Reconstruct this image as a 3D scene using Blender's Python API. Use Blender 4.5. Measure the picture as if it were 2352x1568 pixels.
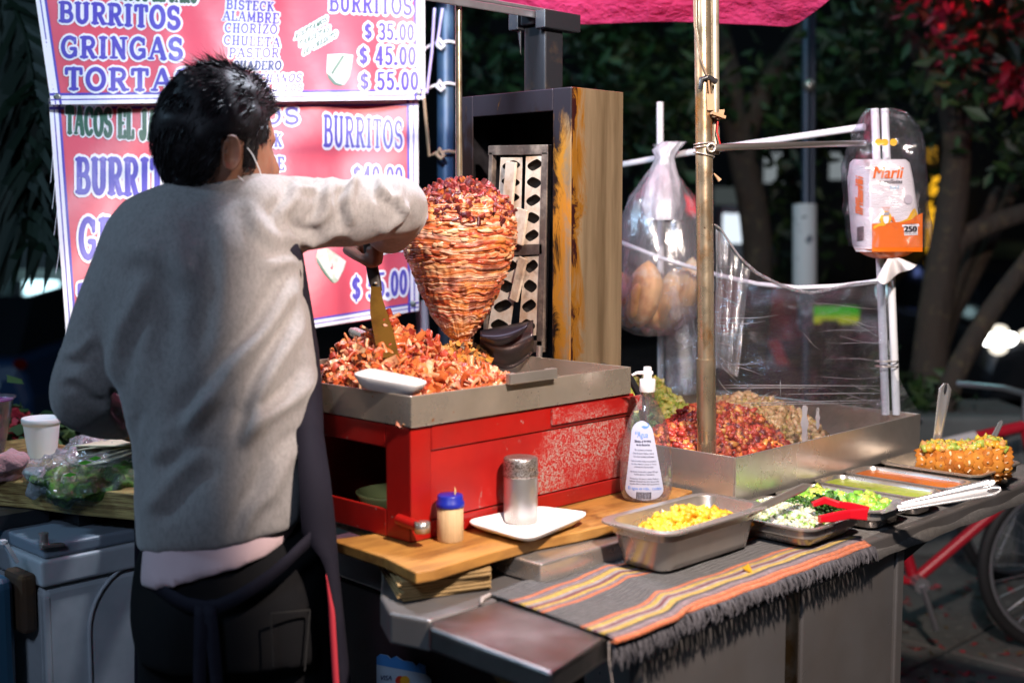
import bpy, math, random
import numpy as np
from mathutils import Vector, Matrix

for _o in list(bpy.data.objects):
    bpy.data.objects.remove(_o)
S = bpy.context.scene
R = math.radians
rng = np.random.default_rng(7)
random.seed(7)

# ------------------------------------------------------------------ camera
# X runs along the stall counter (away to the right), Y runs towards the back of the stall.
FPX, PCX, PCY, CAMH = 2900.0, 1176.0, 784.0, 1.38
YAW, PITCH = R(44.5), math.atan((784 - 495) / 2900.0)
FW = np.array([math.cos(YAW) * math.cos(PITCH), math.sin(YAW) * math.cos(PITCH), -math.sin(PITCH)])
RT = np.array([math.sin(YAW), -math.cos(YAW), 0.0])
UP = np.cross(RT, FW)
FH = np.array([math.cos(YAW), math.sin(YAW), 0.0])
ZU = np.array([0, 0, 1.0])
EYE = np.array([0, 0, CAMH])
cam = bpy.data.cameras.new('camera')
camo = bpy.data.objects.new('camera', cam)
S.collection.objects.link(camo)
M4 = Matrix.Identity(4)
for i in range(3):
    M4[i][0], M4[i][1], M4[i][2], M4[i][3] = RT[i], UP[i], -FW[i], EYE[i]
camo.matrix_world = M4
cam.sensor_width = 36.0
cam.lens = FPX / 2352.0 * 36.0
cam.clip_start, cam.clip_end = 0.05, 400
cam.dof.use_dof = True
cam.dof.focus_distance = 2.28
cam.dof.aperture_fstop = 2.7
S.camera = camo

# ------------------------------------------------------------------ night sky, lamps, exposure
W = bpy.data.worlds.new('World')
S.world = W
W.use_nodes = True
_n = W.node_tree.nodes
_bg = _n['Background']
_sky = _n.new('ShaderNodeTexSky')
_sky.sky_type = 'NISHITA'
_sky.sun_disc = False
_sky.sun_elevation = R(-4.0)
_sky.sun_rotation = R(200)
W.node_tree.links.new(_sky.outputs[0], _bg.inputs[0])
_bg.inputs[1].default_value = 0.15
S.view_settings.view_transform = 'Standard'
S.view_settings.look = 'None'
S.view_settings.exposure = 0.42
S.view_settings.gamma = 1.0
S.cycles.max_bounces = 10
S.cycles.transparent_max_bounces = 24
S.cycles.use_denoising = True
S.cycles.caustics_reflective = False
S.cycles.caustics_refractive = False
S.cycles.sample_clamp_indirect = 4.0


def lamp(name, kind, loc, power, col, radius=0.05, aim=None, angle=None, blend=0.1):
    l = bpy.data.lights.new(name, kind)
    l.energy = power
    l.color = col
    l.shadow_soft_size = radius
    o = bpy.data.objects.new(name, l)
    o.location = loc
    if aim is not None:
        o.rotation_euler = (Vector(aim) - Vector(loc)).to_track_quat('-Z', 'Y').to_euler()
    if angle:
        l.spot_size = R(angle)
        l.spot_blend = blend
    S.collection.objects.link(o)
    return o


# cool white lamp hanging under the canopy between the vendor and the banner
lamp('canopy_lamp_cool', 'POINT', (1.38, 1.66, 1.95), 34, (0.76, 0.87, 1.0), 0.05)
# second cool lamp under the canopy over the griddle
lamp('canopy_lamp_right', 'POINT', (2.12, 1.72, 2.12), 11, (0.84, 0.91, 1.0), 0.06)
# warm shaded lamp on the customer side of the canopy
lamp('canopy_lamp_warm', 'SPOT', (1.06, 0.35, 2.15), 182, (1.0, 0.84, 0.73), 0.045, (1.632, 0.922, 1.562), 77, 0.10)


def D(x, y, dep):
    return EYE + (FW + RT * ((x - PCX) / FPX) - UP * ((y - PCY) / FPX)) * dep


def ray(x, y):
    return FW + RT * ((x - PCX) / FPX) - UP * ((y - PCY) / FPX)


def Zp(x, y, z):
    d = ray(x, y)
    return EYE + d * ((z - CAMH) / d[2])


def Xp(x, y, c):
    d = ray(x, y)
    return EYE + d * (c / d[0])


def Yp(x, y, c):
    d = ray(x, y)
    return EYE + d * (c / d[1])


def proj(V):
    V = np.asarray(V) - EYE
    dd = V @ FW
    return PCX + FPX * (V @ RT) / dd, PCY - FPX * (V @ UP) / dd, dd


# ------------------------------------------------------------------ helpers
WL = {}


def tag(o, label=None, cat=None, group=None, kind=None):
    if label: o['label'] = label
    if cat: o['category'] = cat
    if group: o['group'] = group
    if kind: o['kind'] = kind
    return o


def thing(name, loc, label, cat, group=None):
    o = bpy.data.objects.new(name, None)
    o.empty_display_size = 0.05
    o.location = tuple(float(t) for t in loc)
    S.collection.objects.link(o)
    WL[o.name] = np.array(o.location)
    return tag(o, label, cat, group)


def unit(a):
    a = np.asarray(a, float)
    return a / (np.linalg.norm(a) + 1e-12)


class MB:
    def __init__(s):
        s.v, s.f, s.m, s.s = [], [], [], []

    def add(s, verts, faces, mat=0, smooth=False):
        b = len(s.v)
        s.v.extend([tuple(map(float, t)) for t in verts])
        for q in faces:
            s.f.append(tuple(i + b for i in q))
            s.m.append(mat)
            s.s.append(smooth)
        return s

    def box(s, x0, x1, y0, y1, z0, z1, mat=0):
        v = [(x, y, z) for z in (z0, z1) for (x, y) in ((x0, y0), (x1, y0), (x1, y1), (x0, y1))]
        return s.add(v, [(3, 2, 1, 0), (4, 5, 6, 7), (0, 1, 5, 4), (1, 2, 6, 5), (2, 3, 7, 6), (3, 0, 4, 7)], mat)

    def obox(s, c, ax, ay, az, hx, hy, hz, mat=0):
        c, ax, ay, az = map(np.asarray, (c, ax, ay, az))
        v = [c + ax * (hx * i) + ay * (hy * j) + az * (hz * k) for k in (-1, 1) for (i, j) in ((-1, -1), (1, -1), (1, 1), (-1, 1))]
        return s.add(v, [(3, 2, 1, 0), (4, 5, 6, 7), (0, 1, 5, 4), (1, 2, 6, 5), (2, 3, 7, 6), (3, 0, 4, 7)], mat)

    def bar(s, a, b, w, t, mat=0, side=None):
        a, b = np.asarray(a, float), np.asarray(b, float)
        d = unit(b - a)
        sd = unit(np.cross(d, ZU if abs(d[2]) < .95 else RT)) if side is None else unit(side)
        n = unit(np.cross(sd, d))
        return s.obox((a + b) / 2, d, sd, n, np.linalg.norm(b - a) / 2, w / 2, t / 2, mat)

    def loft(s, rings, mat=0, smooth=True, cap=True, closed=True):
        n = len(rings[0])
        v = [p for r in rings for p in r]
        f = []
        for i in range(len(rings) - 1):
            for j in range(n if closed else n - 1):
                k = (j + 1) % n
                f.append((i * n + j, i * n + k, (i + 1) * n + k, (i + 1) * n + j))
        s.add(v, f, mat, smooth)
        if cap and closed:
            s.add(rings[0], [tuple(range(n))[::-1]], mat, False)
            s.add(rings[-1], [tuple(range(n))], mat, False)
        return s

    def tube(s, pts, r, n=10, mat=0, cap=True, flat=1.0):
        pts = [np.asarray(p, float) for p in pts]
        rs = r if hasattr(r, '__len__') else [r] * len(pts)
        rings = []
        t0 = unit(pts[1] - pts[0])
        u = unit(np.cross(t0, ZU if abs(t0[2]) < .9 else RT))
        for i, p in enumerate(pts):
            t = unit(pts[min(i + 1, len(pts) - 1)] - pts[max(i - 1, 0)])
            u = unit(u - t * (u @ t))
            w = np.cross(t, u)
            rings.append([p + (u * math.cos(a) + w * math.sin(a) * flat) * rs[i] for a in np.linspace(0, 2 * math.pi, n, endpoint=False)])
        return s.loft(rings, mat, True, cap)

    def lathe(s, c, prof, n=24, mat=0, cap=True):
        c = np.asarray(c, float)
        rings = [[c + np.array([r * math.cos(a), r * math.sin(a), z]) for a in np.linspace(0, 2 * math.pi, n, endpoint=False)] for r, z in prof]
        return s.loft(rings, mat, True, cap)

    def grid(s, fn, nu, nv, mat=0, smooth=True):
        v = [fn(i / nu, j / nv) for j in range(nv + 1) for i in range(nu + 1)]
        f = [(j * (nu + 1) + i, j * (nu + 1) + i + 1, (j + 1) * (nu + 1) + i + 1, (j + 1) * (nu + 1) + i) for j in range(nv) for i in range(nu)]
        if callable(mat):
            b = len(s.v)
            s.v.extend([tuple(map(float, t)) for t in v])
            for q in range(len(f)):
                s.f.append(tuple(i + b for i in f[q])); s.m.append(mat((q % nu + .5) / nu, (q // nu + .5) / nv)); s.s.append(smooth)
            return s
        return s.add(v, f, mat, smooth)

    def ball(s, c, rx, ry, rz, axes=None, n=14, m=9, mat=0, noise=0.0):
        c = np.asarray(c, float)
        A = np.eye(3) if axes is None else np.array([unit(a) for a in axes])
        rings = []
        for i in range(m + 1):
            th = math.pi * (0.02 + 0.96 * i / m)
            rings.append([c + A.T @ (np.array([rx * math.sin(th) * math.cos(a), ry * math.sin(th) * math.sin(a), rz * math.cos(th)]) * (1 + noise * rng.normal())) for a in np.linspace(0, 2 * math.pi, n, endpoint=False)])
        return s.loft(rings, mat, True, True)

    def build(s, name, mats, parent=None, bevel=0, seg=2, solid=0, sub=0):
        me = bpy.data.meshes.new(name)
        off = np.zeros(3) if parent is None else WL[parent.name]
        V = np.array(s.v, float).reshape(-1, 3) - off
        me.from_pydata(V.tolist(), [], s.f)
        if not isinstance(mats, (list, tuple)): mats = [mats]
        for mm in mats: me.materials.append(mm)
        me.polygons.foreach_set('material_index', s.m)
        me.polygons.foreach_set('use_smooth', s.s)
        me.update()
        o = bpy.data.objects.new(name, me)
        S.collection.objects.link(o)
        WL[o.name] = off
        if parent is not None: o.parent = parent
        if solid:
            md = o.modifiers.new('solid', 'SOLIDIFY'); md.thickness = solid; md.offset = 0
        if sub:
            md = o.modifiers.new('sub', 'SUBSURF'); md.levels = sub; md.render_levels = sub
        if bevel:
            md = o.modifiers.new('bevel', 'BEVEL'); md.width = bevel; md.segments = seg; md.limit_method = 'ANGLE'; md.angle_limit = R(35)
            md.harden_normals = False
        return o


def rr(cx, cy, z, hx, hy, r, n=5):
    out = []
    for (sx, sy, a0) in ((1, 1, 0), (-1, 1, 90), (-1, -1, 180), (1, -1, 270)):
        for k in range(n + 1):
            a = R(a0 + 90 * k / n)
            out.append(np.array([cx + sx * (hx - r) + r * math.cos(a), cy + sy * (hy - r) + r * math.sin(a), z]))
    return out


def rot(v, k, a):
    k = unit(k)
    return v * math.cos(a) + np.cross(k, v) * math.sin(a) + k * (k @ v) * (1 - math.cos(a))


def rbasis():
    q = rng.normal(size=4); q /= np.linalg.norm(q)
    w, x, y, z = q
    return np.array([[1 - 2 * (y * y + z * z), 2 * (x * y - z * w), 2 * (x * z + y * w)], [2 * (x * y + z * w), 1 - 2 * (x * x + z * z), 2 * (y * z - x * w)], [2 * (x * z - y * w), 2 * (y * z + x * w), 1 - 2 * (x * x + y * y)]])


_CUBE = np.array([(x, y, z) for z in (-1, 1) for (x, y) in ((-1, -1), (1, -1), (1, 1), (-1, 1))], float)
_CF = [(3, 2, 1, 0), (4, 5, 6, 7), (0, 1, 5, 4), (1, 2, 6, 5), (2, 3, 7, 6), (3, 0, 4, 7)]


def chip(mb, c, a, b, d, mat=0, jit=.25, smooth=False):
    v = (_CUBE * np.array([a, b, d]) + rng.normal(size=(8, 3)) * jit * np.array([a, b, d])) @ rbasis().T + c
    mb.add(v, _CF, mat, smooth)


def flake(mb, c, L, w, t, mat=0, curl=1.5, B=None):
    """a bent strip of meat: a thin box curled along an arc"""
    B = rbasis() if B is None else B
    k = curl * rng.uniform(-1, 1); tw = rng.uniform(-1, 1)
    rings = []
    for i in range(6):
        u = i / 5 - .5
        a = k * u
        cen = np.array([L * u, 0, L * k * u * u * .8])
        ww = w * (1 - 1.6 * abs(u) ** 2.2) * rng.uniform(.75, 1.15); tt = t * rng.uniform(.7, 1.2)
        ax = np.array([0, math.cos(tw * u), math.sin(tw * u)]); az = np.array([-math.sin(a), -math.sin(tw * u) * .8, math.cos(tw * u)])
        rings.append([c + B @ (cen + ax * ww * p + az * tt * q) for p, q in ((-1, -.5), (-.6, -1), (.6, -1), (1, -.4), (1, .4), (.6, 1), (-.6, 1), (-1, .5))])
    mb.loft(rings, mat, True, True)


# smooth value noise for shapes
_NT = rng.normal(size=(32, 32, 32))


def vnoise(P, sc):
    P = np.asarray(P, float).reshape(-1, 3) * sc
    i = np.floor(P).astype(int); f = P - i; f = f * f * (3 - 2 * f)
    out = 0
    for dx in (0, 1):
        for dy in (0, 1):
            for dz in (0, 1):
                w = (f[:, 0] if dx else 1 - f[:, 0]) * (f[:, 1] if dy else 1 - f[:, 1]) * (f[:, 2] if dz else 1 - f[:, 2])
                out = out + w * _NT[(i[:, 0] + dx) % 32, (i[:, 1] + dy) % 32, (i[:, 2] + dz) % 32]
    return out


def remesh(mb, voxel, it=6):
    me = bpy.data.meshes.new('tmp'); me.from_pydata(mb.v, [], mb.f)
    o = bpy.data.objects.new('tmp', me); S.collection.objects.link(o)
    m = o.modifiers.new('r', 'REMESH'); m.mode = 'VOXEL'; m.voxel_size = voxel; m.adaptivity = 0
    if it:
        m = o.modifiers.new('s', 'SMOOTH'); m.factor = .5; m.iterations = it
    dg = bpy.context.evaluated_depsgraph_get(); dg.update()
    ev = o.evaluated_get(dg); em = ev.to_mesh()
    V = np.zeros(len(em.vertices) * 3); em.vertices.foreach_get('co', V)
    Nn = np.zeros(len(em.vertices) * 3); em.vertices.foreach_get('normal', Nn)
    Fs = [tuple(p.vertices) for p in em.polygons]
    ev.to_mesh_clear()
    bpy.data.objects.remove(o); bpy.data.meshes.remove(me)
    return V.reshape(-1, 3), Nn.reshape(-1, 3), Fs


def ptext(txt, shear=0.0):
    """flat mesh of a line of lettering: verts (unit cap height), faces, width"""
    cu = bpy.data.curves.new('t', 'FONT'); cu.body = txt; cu.size = 1.0; cu.resolution_u = 2; cu.fill_mode = 'FRONT'
    o = bpy.data.objects.new('t', cu); S.collection.objects.link(o)
    dg = bpy.context.evaluated_depsgraph_get(); dg.update()
    ev = o.evaluated_get(dg); me = ev.to_mesh()
    v = np.array([tuple(q.co) for q in me.vertices]).reshape(-1, 3); f = [tuple(p.vertices) for p in me.polygons]
    ev.to_mesh_clear(); bpy.data.objects.remove(o); bpy.data.curves.remove(cu)
    v[:, 0] -= v[:, 0].min(); v[:, :2] /= 0.7
    v[:, 0] += v[:, 1] * shear
    return v, f, v[:, 0].max()


def put_text(mb, txt, fn, x0, x1, yb, h, mat=0, shear=0.0, bold=0):
    """lettering fitted between x0..x1 on baseline yb with cap height h, mapped by fn(x, y, lift)"""
    v, f, w = ptext(txt, shear)
    for k in range(1 + bold):
        mb.add([fn(x0 + p[0] / w * (x1 - x0) + k * h * .07, yb + p[1] * h, 0.0002 * k) for p in v], f, mat)


# ------------------------------------------------------------------ materials
def _mix(nt, fac, a, b):
    n = nt.nodes.new('ShaderNodeMix'); n.data_type = 'RGBA'
    for i, x in ((0, fac), (6, a), (7, b)):
        if hasattr(x, 'links') or hasattr(x, 'is_linked'): nt.links.new(x, n.inputs[i])
        elif i == 0: n.inputs[0].default_value = x
        else: n.inputs[i].default_value = (*x[:3], 1)
    return n.outputs[2]


def _noise(nt, vec, scale, detail=4, rough=.6, dist=0):
    n = nt.nodes.new('ShaderNodeTexNoise'); n.inputs['Scale'].default_value = scale; n.inputs['Detail'].default_value = detail
    n.inputs['Roughness'].default_value = rough; n.inputs['Distortion'].default_value = dist
    nt.links.new(vec, n.inputs['Vector'])
    return n.outputs[0]


def _range(nt, v, lo, hi, a=0., b=1.):
    n = nt.nodes.new('ShaderNodeMapRange'); n.inputs[1].default_value = lo; n.inputs[2].default_value = hi
    n.inputs[3].default_value = a; n.inputs[4].default_value = b
    nt.links.new(v, n.inputs[0])
    return n.outputs[0]


def pbr(name, col, rough=.5, metal=0., var=(), bump=None, spec=.5, coat=0., island=None, rvar=None, sv=(1, 1, 1), sheen=0., sss=0., emis=None, trans=0., ramp=None, alpha=None, bump2=None):
    m = bpy.data.materials.new(name); m.use_nodes = True
    nt = m.node_tree; N, L = nt.nodes, nt.links
    b = N['Principled BSDF']
    tc = N.new('ShaderNodeTexCoord'); mp = N.new('ShaderNodeMapping'); mp.inputs['Scale'].default_value = sv
    L.new(tc.outputs['Object'], mp.inputs['Vector']); vec = mp.outputs[0]
    c = (*col[:3], 1)
    b.inputs['Base Color'].default_value = c
    sock = None
    if ramp:
        g = N.new('ShaderNodeNewGeometry'); cr = N.new('ShaderNodeValToRGB'); cr.color_ramp.interpolation = 'CONSTANT'
        el = cr.color_ramp.elements
        while len(el) < len(ramp): el.new(.5)
        for i, q in enumerate(ramp):
            el[i].position = i / len(ramp); el[i].color = (*q, 1)
        L.new(g.outputs['Random Per Island'], cr.inputs[0]); sock = cr.outputs[0]
    if island:
        g = N.new('ShaderNodeNewGeometry')
        sock = _mix(nt, g.outputs['Random Per Island'], sock or col, island)
    for q in var:
        c2, sc, lo, hi = q[:4]
        v2 = vec
        if len(q) > 4:
            mp2 = N.new('ShaderNodeMapping'); mp2.inputs['Scale'].default_value = q[4]; L.new(tc.outputs['Object'], mp2.inputs['Vector']); v2 = mp2.outputs[0]
        fac = _range(nt, _noise(nt, v2, sc, 5, .65, q[5] if len(q) > 5 else 0), lo, hi)
        sock = _mix(nt, fac, sock or col, c2)
    if sock: L.new(sock, b.inputs['Base Color'])
    b.inputs['Roughness'].default_value = rough
    if rvar: L.new(_range(nt, _noise(nt, vec, rvar[0], 4), .3, .7, rvar[1], rvar[2]), b.inputs['Roughness'])
    b.inputs['Metallic'].default_value = metal
    b.inputs['Specular IOR Level'].default_value = spec
    b.inputs['Coat Weight'].default_value = coat
    b.inputs['Sheen Weight'].default_value = sheen
    if sss:
        b.inputs['Subsurface Weight'].default_value = sss; b.inputs['Subsurface Radius'].default_value = (.01, .004, .002)
    if trans:
        b.inputs['Transmission Weight'].default_value = trans
    if emis:
        b.inputs['Emission Color'].default_value = (*emis[0], 1); b.inputs['Emission Strength'].default_value = emis[1]
    last = None
    for bm in (bump, bump2):
        if bm:
            bn = N.new('ShaderNodeBump'); bn.inputs['Strength'].default_value = bm[1]; bn.inputs['Distance'].default_value = bm[2] if len(bm) > 2 else .002
            v3 = vec
            if len(bm) > 3:
                mp3 = N.new('ShaderNodeMapping'); mp3.inputs['Scale'].default_value = bm[3]; L.new(tc.outputs['Object'], mp3.inputs['Vector']); v3 = mp3.outputs[0]
            L.new(_noise(nt, v3, bm[0], 5, .6), bn.inputs['Height'])
            if last: L.new(last, bn.inputs['Normal'])
            last = bn.outputs[0]
    if last: L.new(last, b.inputs['Normal'])
    return m


def emit(name, col, st):
    m = bpy.data.materials.new(name); m.use_nodes = True
    nt = m.node_tree; nt.nodes.remove(nt.nodes['Principled BSDF'])
    e = nt.nodes.new('ShaderNodeEmission'); e.inputs[0].default_value = (*col, 1); e.inputs[1].default_value = st
    nt.links.new(e.outputs[0], nt.nodes['Material Output'].inputs[0])
    return m


def film(name, tint=(.96, .97, 1), gloss=.12, haze=.05, scale=30, streak=(1, 1, 1), rough=.08, bump=.6, thr=.62, edge=.5, hcol=(.8, .82, .9), hadd=.45):
    """clear plastic: see-through, glossy, with milky creases and smears"""
    m = bpy.data.materials.new(name); m.use_nodes = True
    nt = m.node_tree; N, L = nt.nodes, nt.links
    N.remove(N['Principled BSDF'])
    tc = N.new('ShaderNodeTexCoord'); mp = N.new('ShaderNodeMapping'); mp.inputs['Scale'].default_value = streak; L.new(tc.outputs['Object'], mp.inputs[0])
    t = N.new('ShaderNodeBsdfTransparent'); t.inputs[0].default_value = (*tint, 1)
    g = N.new('ShaderNodeBsdfGlossy'); g.inputs['Roughness'].default_value = rough
    d = N.new('ShaderNodeBsdfTranslucent'); d.inputs[0].default_value = (*hcol, 1)
    d2 = N.new('ShaderNodeBsdfDiffuse'); d2.inputs[0].default_value = (*hcol, 1)
    dd = N.new('ShaderNodeMixShader'); dd.inputs[0].default_value = .5; L.new(d.outputs[0], dd.inputs[1]); L.new(d2.outputs[0], dd.inputs[2])
    nz = _noise(nt, mp.outputs[0], scale, 6, .65, .6)
    bp = N.new('ShaderNodeBump'); bp.inputs['Strength'].default_value = bump; bp.inputs['Distance'].default_value = .004
    L.new(nz, bp.inputs['Height']); L.new(bp.outputs[0], g.inputs['Normal'])
    lw = N.new('ShaderNodeLayerWeight'); lw.inputs[0].default_value = .25; L.new(bp.outputs[0], lw.inputs['Normal'])
    hz = _range(nt, nz, thr, thr + .15, haze, min(1, haze + hadd))
    m1 = N.new('ShaderNodeMixShader'); L.new(hz, m1.inputs[0]); L.new(t.outputs[0], m1.inputs[1]); L.new(dd.outputs[0], m1.inputs[2])
    gf = _range(nt, lw.outputs['Facing'], 0, 1, gloss, min(1, gloss + edge))
    m2 = N.new('ShaderNodeMixShader'); L.new(gf, m2.inputs[0]); L.new(m1.outputs[0], m2.inputs[1]); L.new(g.outputs[0], m2.inputs[2])
    L.new(m2.outputs[0], N['Material Output'].inputs[0])
    return m


steel = pbr('brushed_steel', (.58, .54, .50), .3, .78, var=[((.46, .42, .38), 6, .4, .75)], bump=(60, .05, .001, (1, 1, 14)), rvar=(8, .22, .36))
steel_dark = pbr('dull_dark_steel', (.20, .19, .19), .4, .6, var=[((.19, .17, .16), 6, .4, .7)], bump=(40, .1, .001), rvar=(8, .25, .5))
steel_smear = pbr('greasy_steel', (.54, .47, .39), .36, .72, var=[((.45, .38, .30), 7, .4, .75), ((.42, .14, .03), 38, .68, .72)], bump=(50, .05, .001, (1, 1, 12)), rvar=(10, .18, .42))
black_metal = pbr('black_painted_metal', (.02, .022, .028), .45, .3, var=[((.06, .045, .035), 20, .55, .7)], bump=(80, .2, .001))
white_plastic = pbr('white_plastic', (.78, .78, .78), .35)
foam = pbr('white_foam', (.84, .83, .82), .6, bump=(420, .12, .0006), sss=.05)
black_plastic = pbr('black_plastic', (.015, .015, .018), .35)
rope_white = pbr('white_rope', (.75, .78, .85), .6)

# ================================================================== THE CART
wood = pbr('oiled_plywood', (.42, .20, .045), .5, 0, var=[((.20, .085, .02), 7, .42, .68, (1, 6, 6)), ((.55, .30, .09), 5, .55, .75), ((.05, .03, .015), 13, .63, .75)], bump=(60, .35, .002, (.4, 3, 3)))
cardboard = pbr('greasy_cardboard', (.34, .22, .09), .75, 0, var=[((.16, .10, .04), 9, .4, .7)], bump=(40, .3, .002))
red_paint = pbr('worn_red_paint', (.36, .007, .005), .38, 0, var=[((.22, .008, .006), 4, .4, .7), ((.34, .24, .21), 34, .685, .70, (1, 1, 1), 1.5), ((.08, .03, .02), 9, .66, .75)], bump=(30, .12, .001), rvar=(9, .28, .5))


def worn_red():
    m = pbr('chipped_red_paint', (.40, .010, .008), .4)
    nt = m.node_tree; N, L = nt.nodes, nt.links; b = N['Principled BSDF']
    tc = N.new('ShaderNodeTexCoord'); v = tc.outputs['Object']
    big = _noise(nt, v, 5.5, 5, .6)
    fine = _noise(nt, v, 260, 2, .5, 1.4)
    sx = N.new('ShaderNodeSeparateXYZ'); L.new(v, sx.inputs[0])
    gx = _range(nt, sx.outputs[0], .02, .46, -.14, .07)
    a = N.new('ShaderNodeMath'); a.operation = 'ADD'; L.new(big, a.inputs[0]); L.new(gx, a.inputs[1])
    mask = _range(nt, a.outputs[0], .50, .64)
    k = N.new('ShaderNodeMath'); k.operation = 'MULTIPLY'; L.new(mask, k.inputs[0]); L.new(_range(nt, fine, .50, .56), k.inputs[1])
    scr = _range(nt, _noise(nt, v, 24, 6, .7, 1.5), .66, .68, 0, .6)
    mx = N.new('ShaderNodeMath'); mx.operation = 'MAXIMUM'; L.new(k.outputs[0], mx.inputs[0]); L.new(scr, mx.inputs[1])
    col = _mix(nt, mx.outputs[0], _mix(nt, _range(nt, big, .35, .6), (.27, .006, .006), (.38, .012, .009)), (.36, .28, .25))
    L.new(col, b.inputs['Base Color'])
    return m


red_chipped = worn_red()

def slab(mb, pts, z0, z1, mat=0):
    n = len(pts)
    v = [(p[0], p[1], z0) for p in pts] + [(p[0], p[1], z1) for p in pts]
    mb.add(v, [tuple(range(n))[::-1], tuple(range(n, 2 * n))] + [(i, (i + 1) % n, (i + 1) % n + n, i + n) for i in range(n)], mat)

# counter, one steel table with rolled lip, panels, legs and brace
ctr = thing('steel_counter', (1.8, 1.5, 0), 'stainless steel food cart counter with rolled edge and dull steel front panels', 'cart counter')
m = MB()
# left wing plate with clipped corner, then the main plate
wing = [Zp(987, 1424, .85), Zp(985, 1440, .85), Zp(1266, 1546, .85), Zp(1386, 1468, .85), (1.30, 1.0, .85), (1.30, 1.208, .85)]
top = [np.array(p) for p in wing]
m.add(top + [p - ZU * .032 for p in top], [tuple(range(6))] + [tuple(range(11, 5, -1))] + [(i, i + 6, (i + 1) % 6 + 6, (i + 1) % 6) for i in range(6)], 0)
m.build('worktop_flap', pbr('flap_steel', (.36, .34, .33), .34, 1, var=[((.25, .23, .22), 7, .4, .7)], rvar=(6, .22, .45)), ctr, .006, 3)
m = MB(); m.box(1.302, 2.62, 1.0, 1.20, .818, .85); slab(m, [(1.078, 1.212), (1.302, 1.2121), (2.62, 1.2121), (2.62, 1.66), (1.215, 1.66), (1.205, 1.46), (1.10, 1.34), (1.062, 1.275)], .806, .85); m.box(1.60, 2.62, 1.6605, 1.95, .806, .8495)
m.build('worktop', steel_dark, ctr, .005, 3)
m = MB(); m.box(1.27, 1.62, 1.008, 1.03, .02, .812); m.build('front_panel', steel_dark, ctr, .003)
m = MB(); m.box(1.665, 1.955, 1.008, 1.03, .02, .812); m.build('front_panel', steel_dark, ctr, .003)
m = MB(); m.tube([(1.643, 1.022, 0), (1.643, 1.022, .81)], .018, 14); m.build('leg', pbr('rusty_leg', (.20, .17, .14), .4, 1, var=[((.12, .07, .03), 12, .45, .6)]), ctr)
m = MB(); m.box(1.962, 1.987, 1.006, 1.85, .02, .812); m.build('side_panel', steel_dark, ctr, .003)
m = MB(); m.box(1.235, 1.262, 1.10, 1.85, .02, .79); m.build('side_panel', pbr('dark_end_panel', (.03, .008, .010), .5, 0, var=[((.015, .012, .018), 4, .4, .6)]), ctr, .003)
m = MB(); m.bar((1.985, 1.12, .70), (2.40, 1.10, .81), .03, .02); m.box(1.988, 2.01, 1.04, 1.09, .66, .74)
m.build('shelf_bracket', black_metal, ctr)
m = MB(); m.bar((1.235, 1.10, .62), (1.12, 1.14, .80), .02, .012); m.build('flap_brace', pbr('brass_brace', (.30, .22, .10), .5, .8), ctr)

# card-payment sticker on the end panel
stk = thing('sticker', (1.23, 1.25, .62), 'torn white and blue card payment sticker low on the dark cart end', 'sticker')
sX = 1.2315
def stm(px, py, l=0.): return Xp(px, py, sX - l)
m = MB()
edge = [(865, 1600), (865, 1507), (873, 1501), (889, 1504), (897, 1512), (909, 1506), (925, 1516), (948, 1520), (955, 1529), (962, 1521), (976, 1527), (978, 1547), (985, 1553), (990, 1560), (988, 1600)]
fr = [stm(*p) for p in edge]; n = len(fr)
m.add(fr + [p + np.array([.0012, 0, 0]) for p in fr], [tuple(range(n)), tuple(range(2 * n - 1, n - 1, -1))] + [(i, i + n, (i + 1) % n + n, (i + 1) % n) for i in range(n)])
m.build('paper', pbr('sticker_paper', (.42, .50, .60), .5), stk)
m = MB(); m.add([stm(*p, .0006) for p in ((865, 1525), (865, 1507), (873, 1501), (889, 1504), (897, 1512), (909, 1506), (925, 1516), (948, 1520), (955, 1529), (962, 1521), (976, 1527), (978, 1547))], [tuple(range(12))])
m.build('blue_band', pbr('sticker_blue', (.05, .22, .55), .5), stk)
m = MB(); put_text(m, 'VISA', lambda x, y, l: stm(x, y, .0012 + l), 873, 900, 1561, -11, 0, .2, 1); m.build('lettering', pbr('sticker_navy', (.01, .015, .09), .5), stk)
for cx, cc, nm, l in ((919, (.6, .03, .01), 'red_disc', .0012), (930, (.75, .35, .02), 'orange_disc', .0018)):
    m = MB(); m.add([stm(cx + 11 * math.cos(a), 1562 + 11 * math.sin(a), l) for a in np.linspace(0, 6.283, 24, endpoint=False)], [tuple(range(24))]); m.build(nm, pbr(nm, cc, .5), stk)

# low steel gutter tray under the boards
g = thing('gutter_tray', (1.5, 1.3, .851), 'low upturned stainless tray under the wooden boards', 'tray')
m = MB(); m.box(1.293, 1.775, 1.212, 1.56, .8515, .883); m.build('body', steel, g, .004, 3)

# folded cardboard under the board end
cb = thing('folded_cardboard', (1.15, 1.42, .851), 'stack of folded brown cardboard under the board end', 'cardboard')
m = MB()
for k in range(7):
    z = .8515 + .0042 * k; e = rng.uniform(-.006, .008)
    m.add([p for q in [[(1.095 + e, 1.30 - e, z + d), (1.225 + e, 1.245 + e, z + d), (1.268 + e, 1.30, z + d), (1.26, 1.56, z + d), (1.215, 1.50, z + d)] for d in (0, .0032)] for p in q],
          [(4, 3, 2, 1, 0), (5, 6, 7, 8, 9)] + [(i, (i + 1) % 5, (i + 1) % 5 + 5, i + 5) for i in range(5)])
m.build('folds', cardboard, cb, .001)

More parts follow.
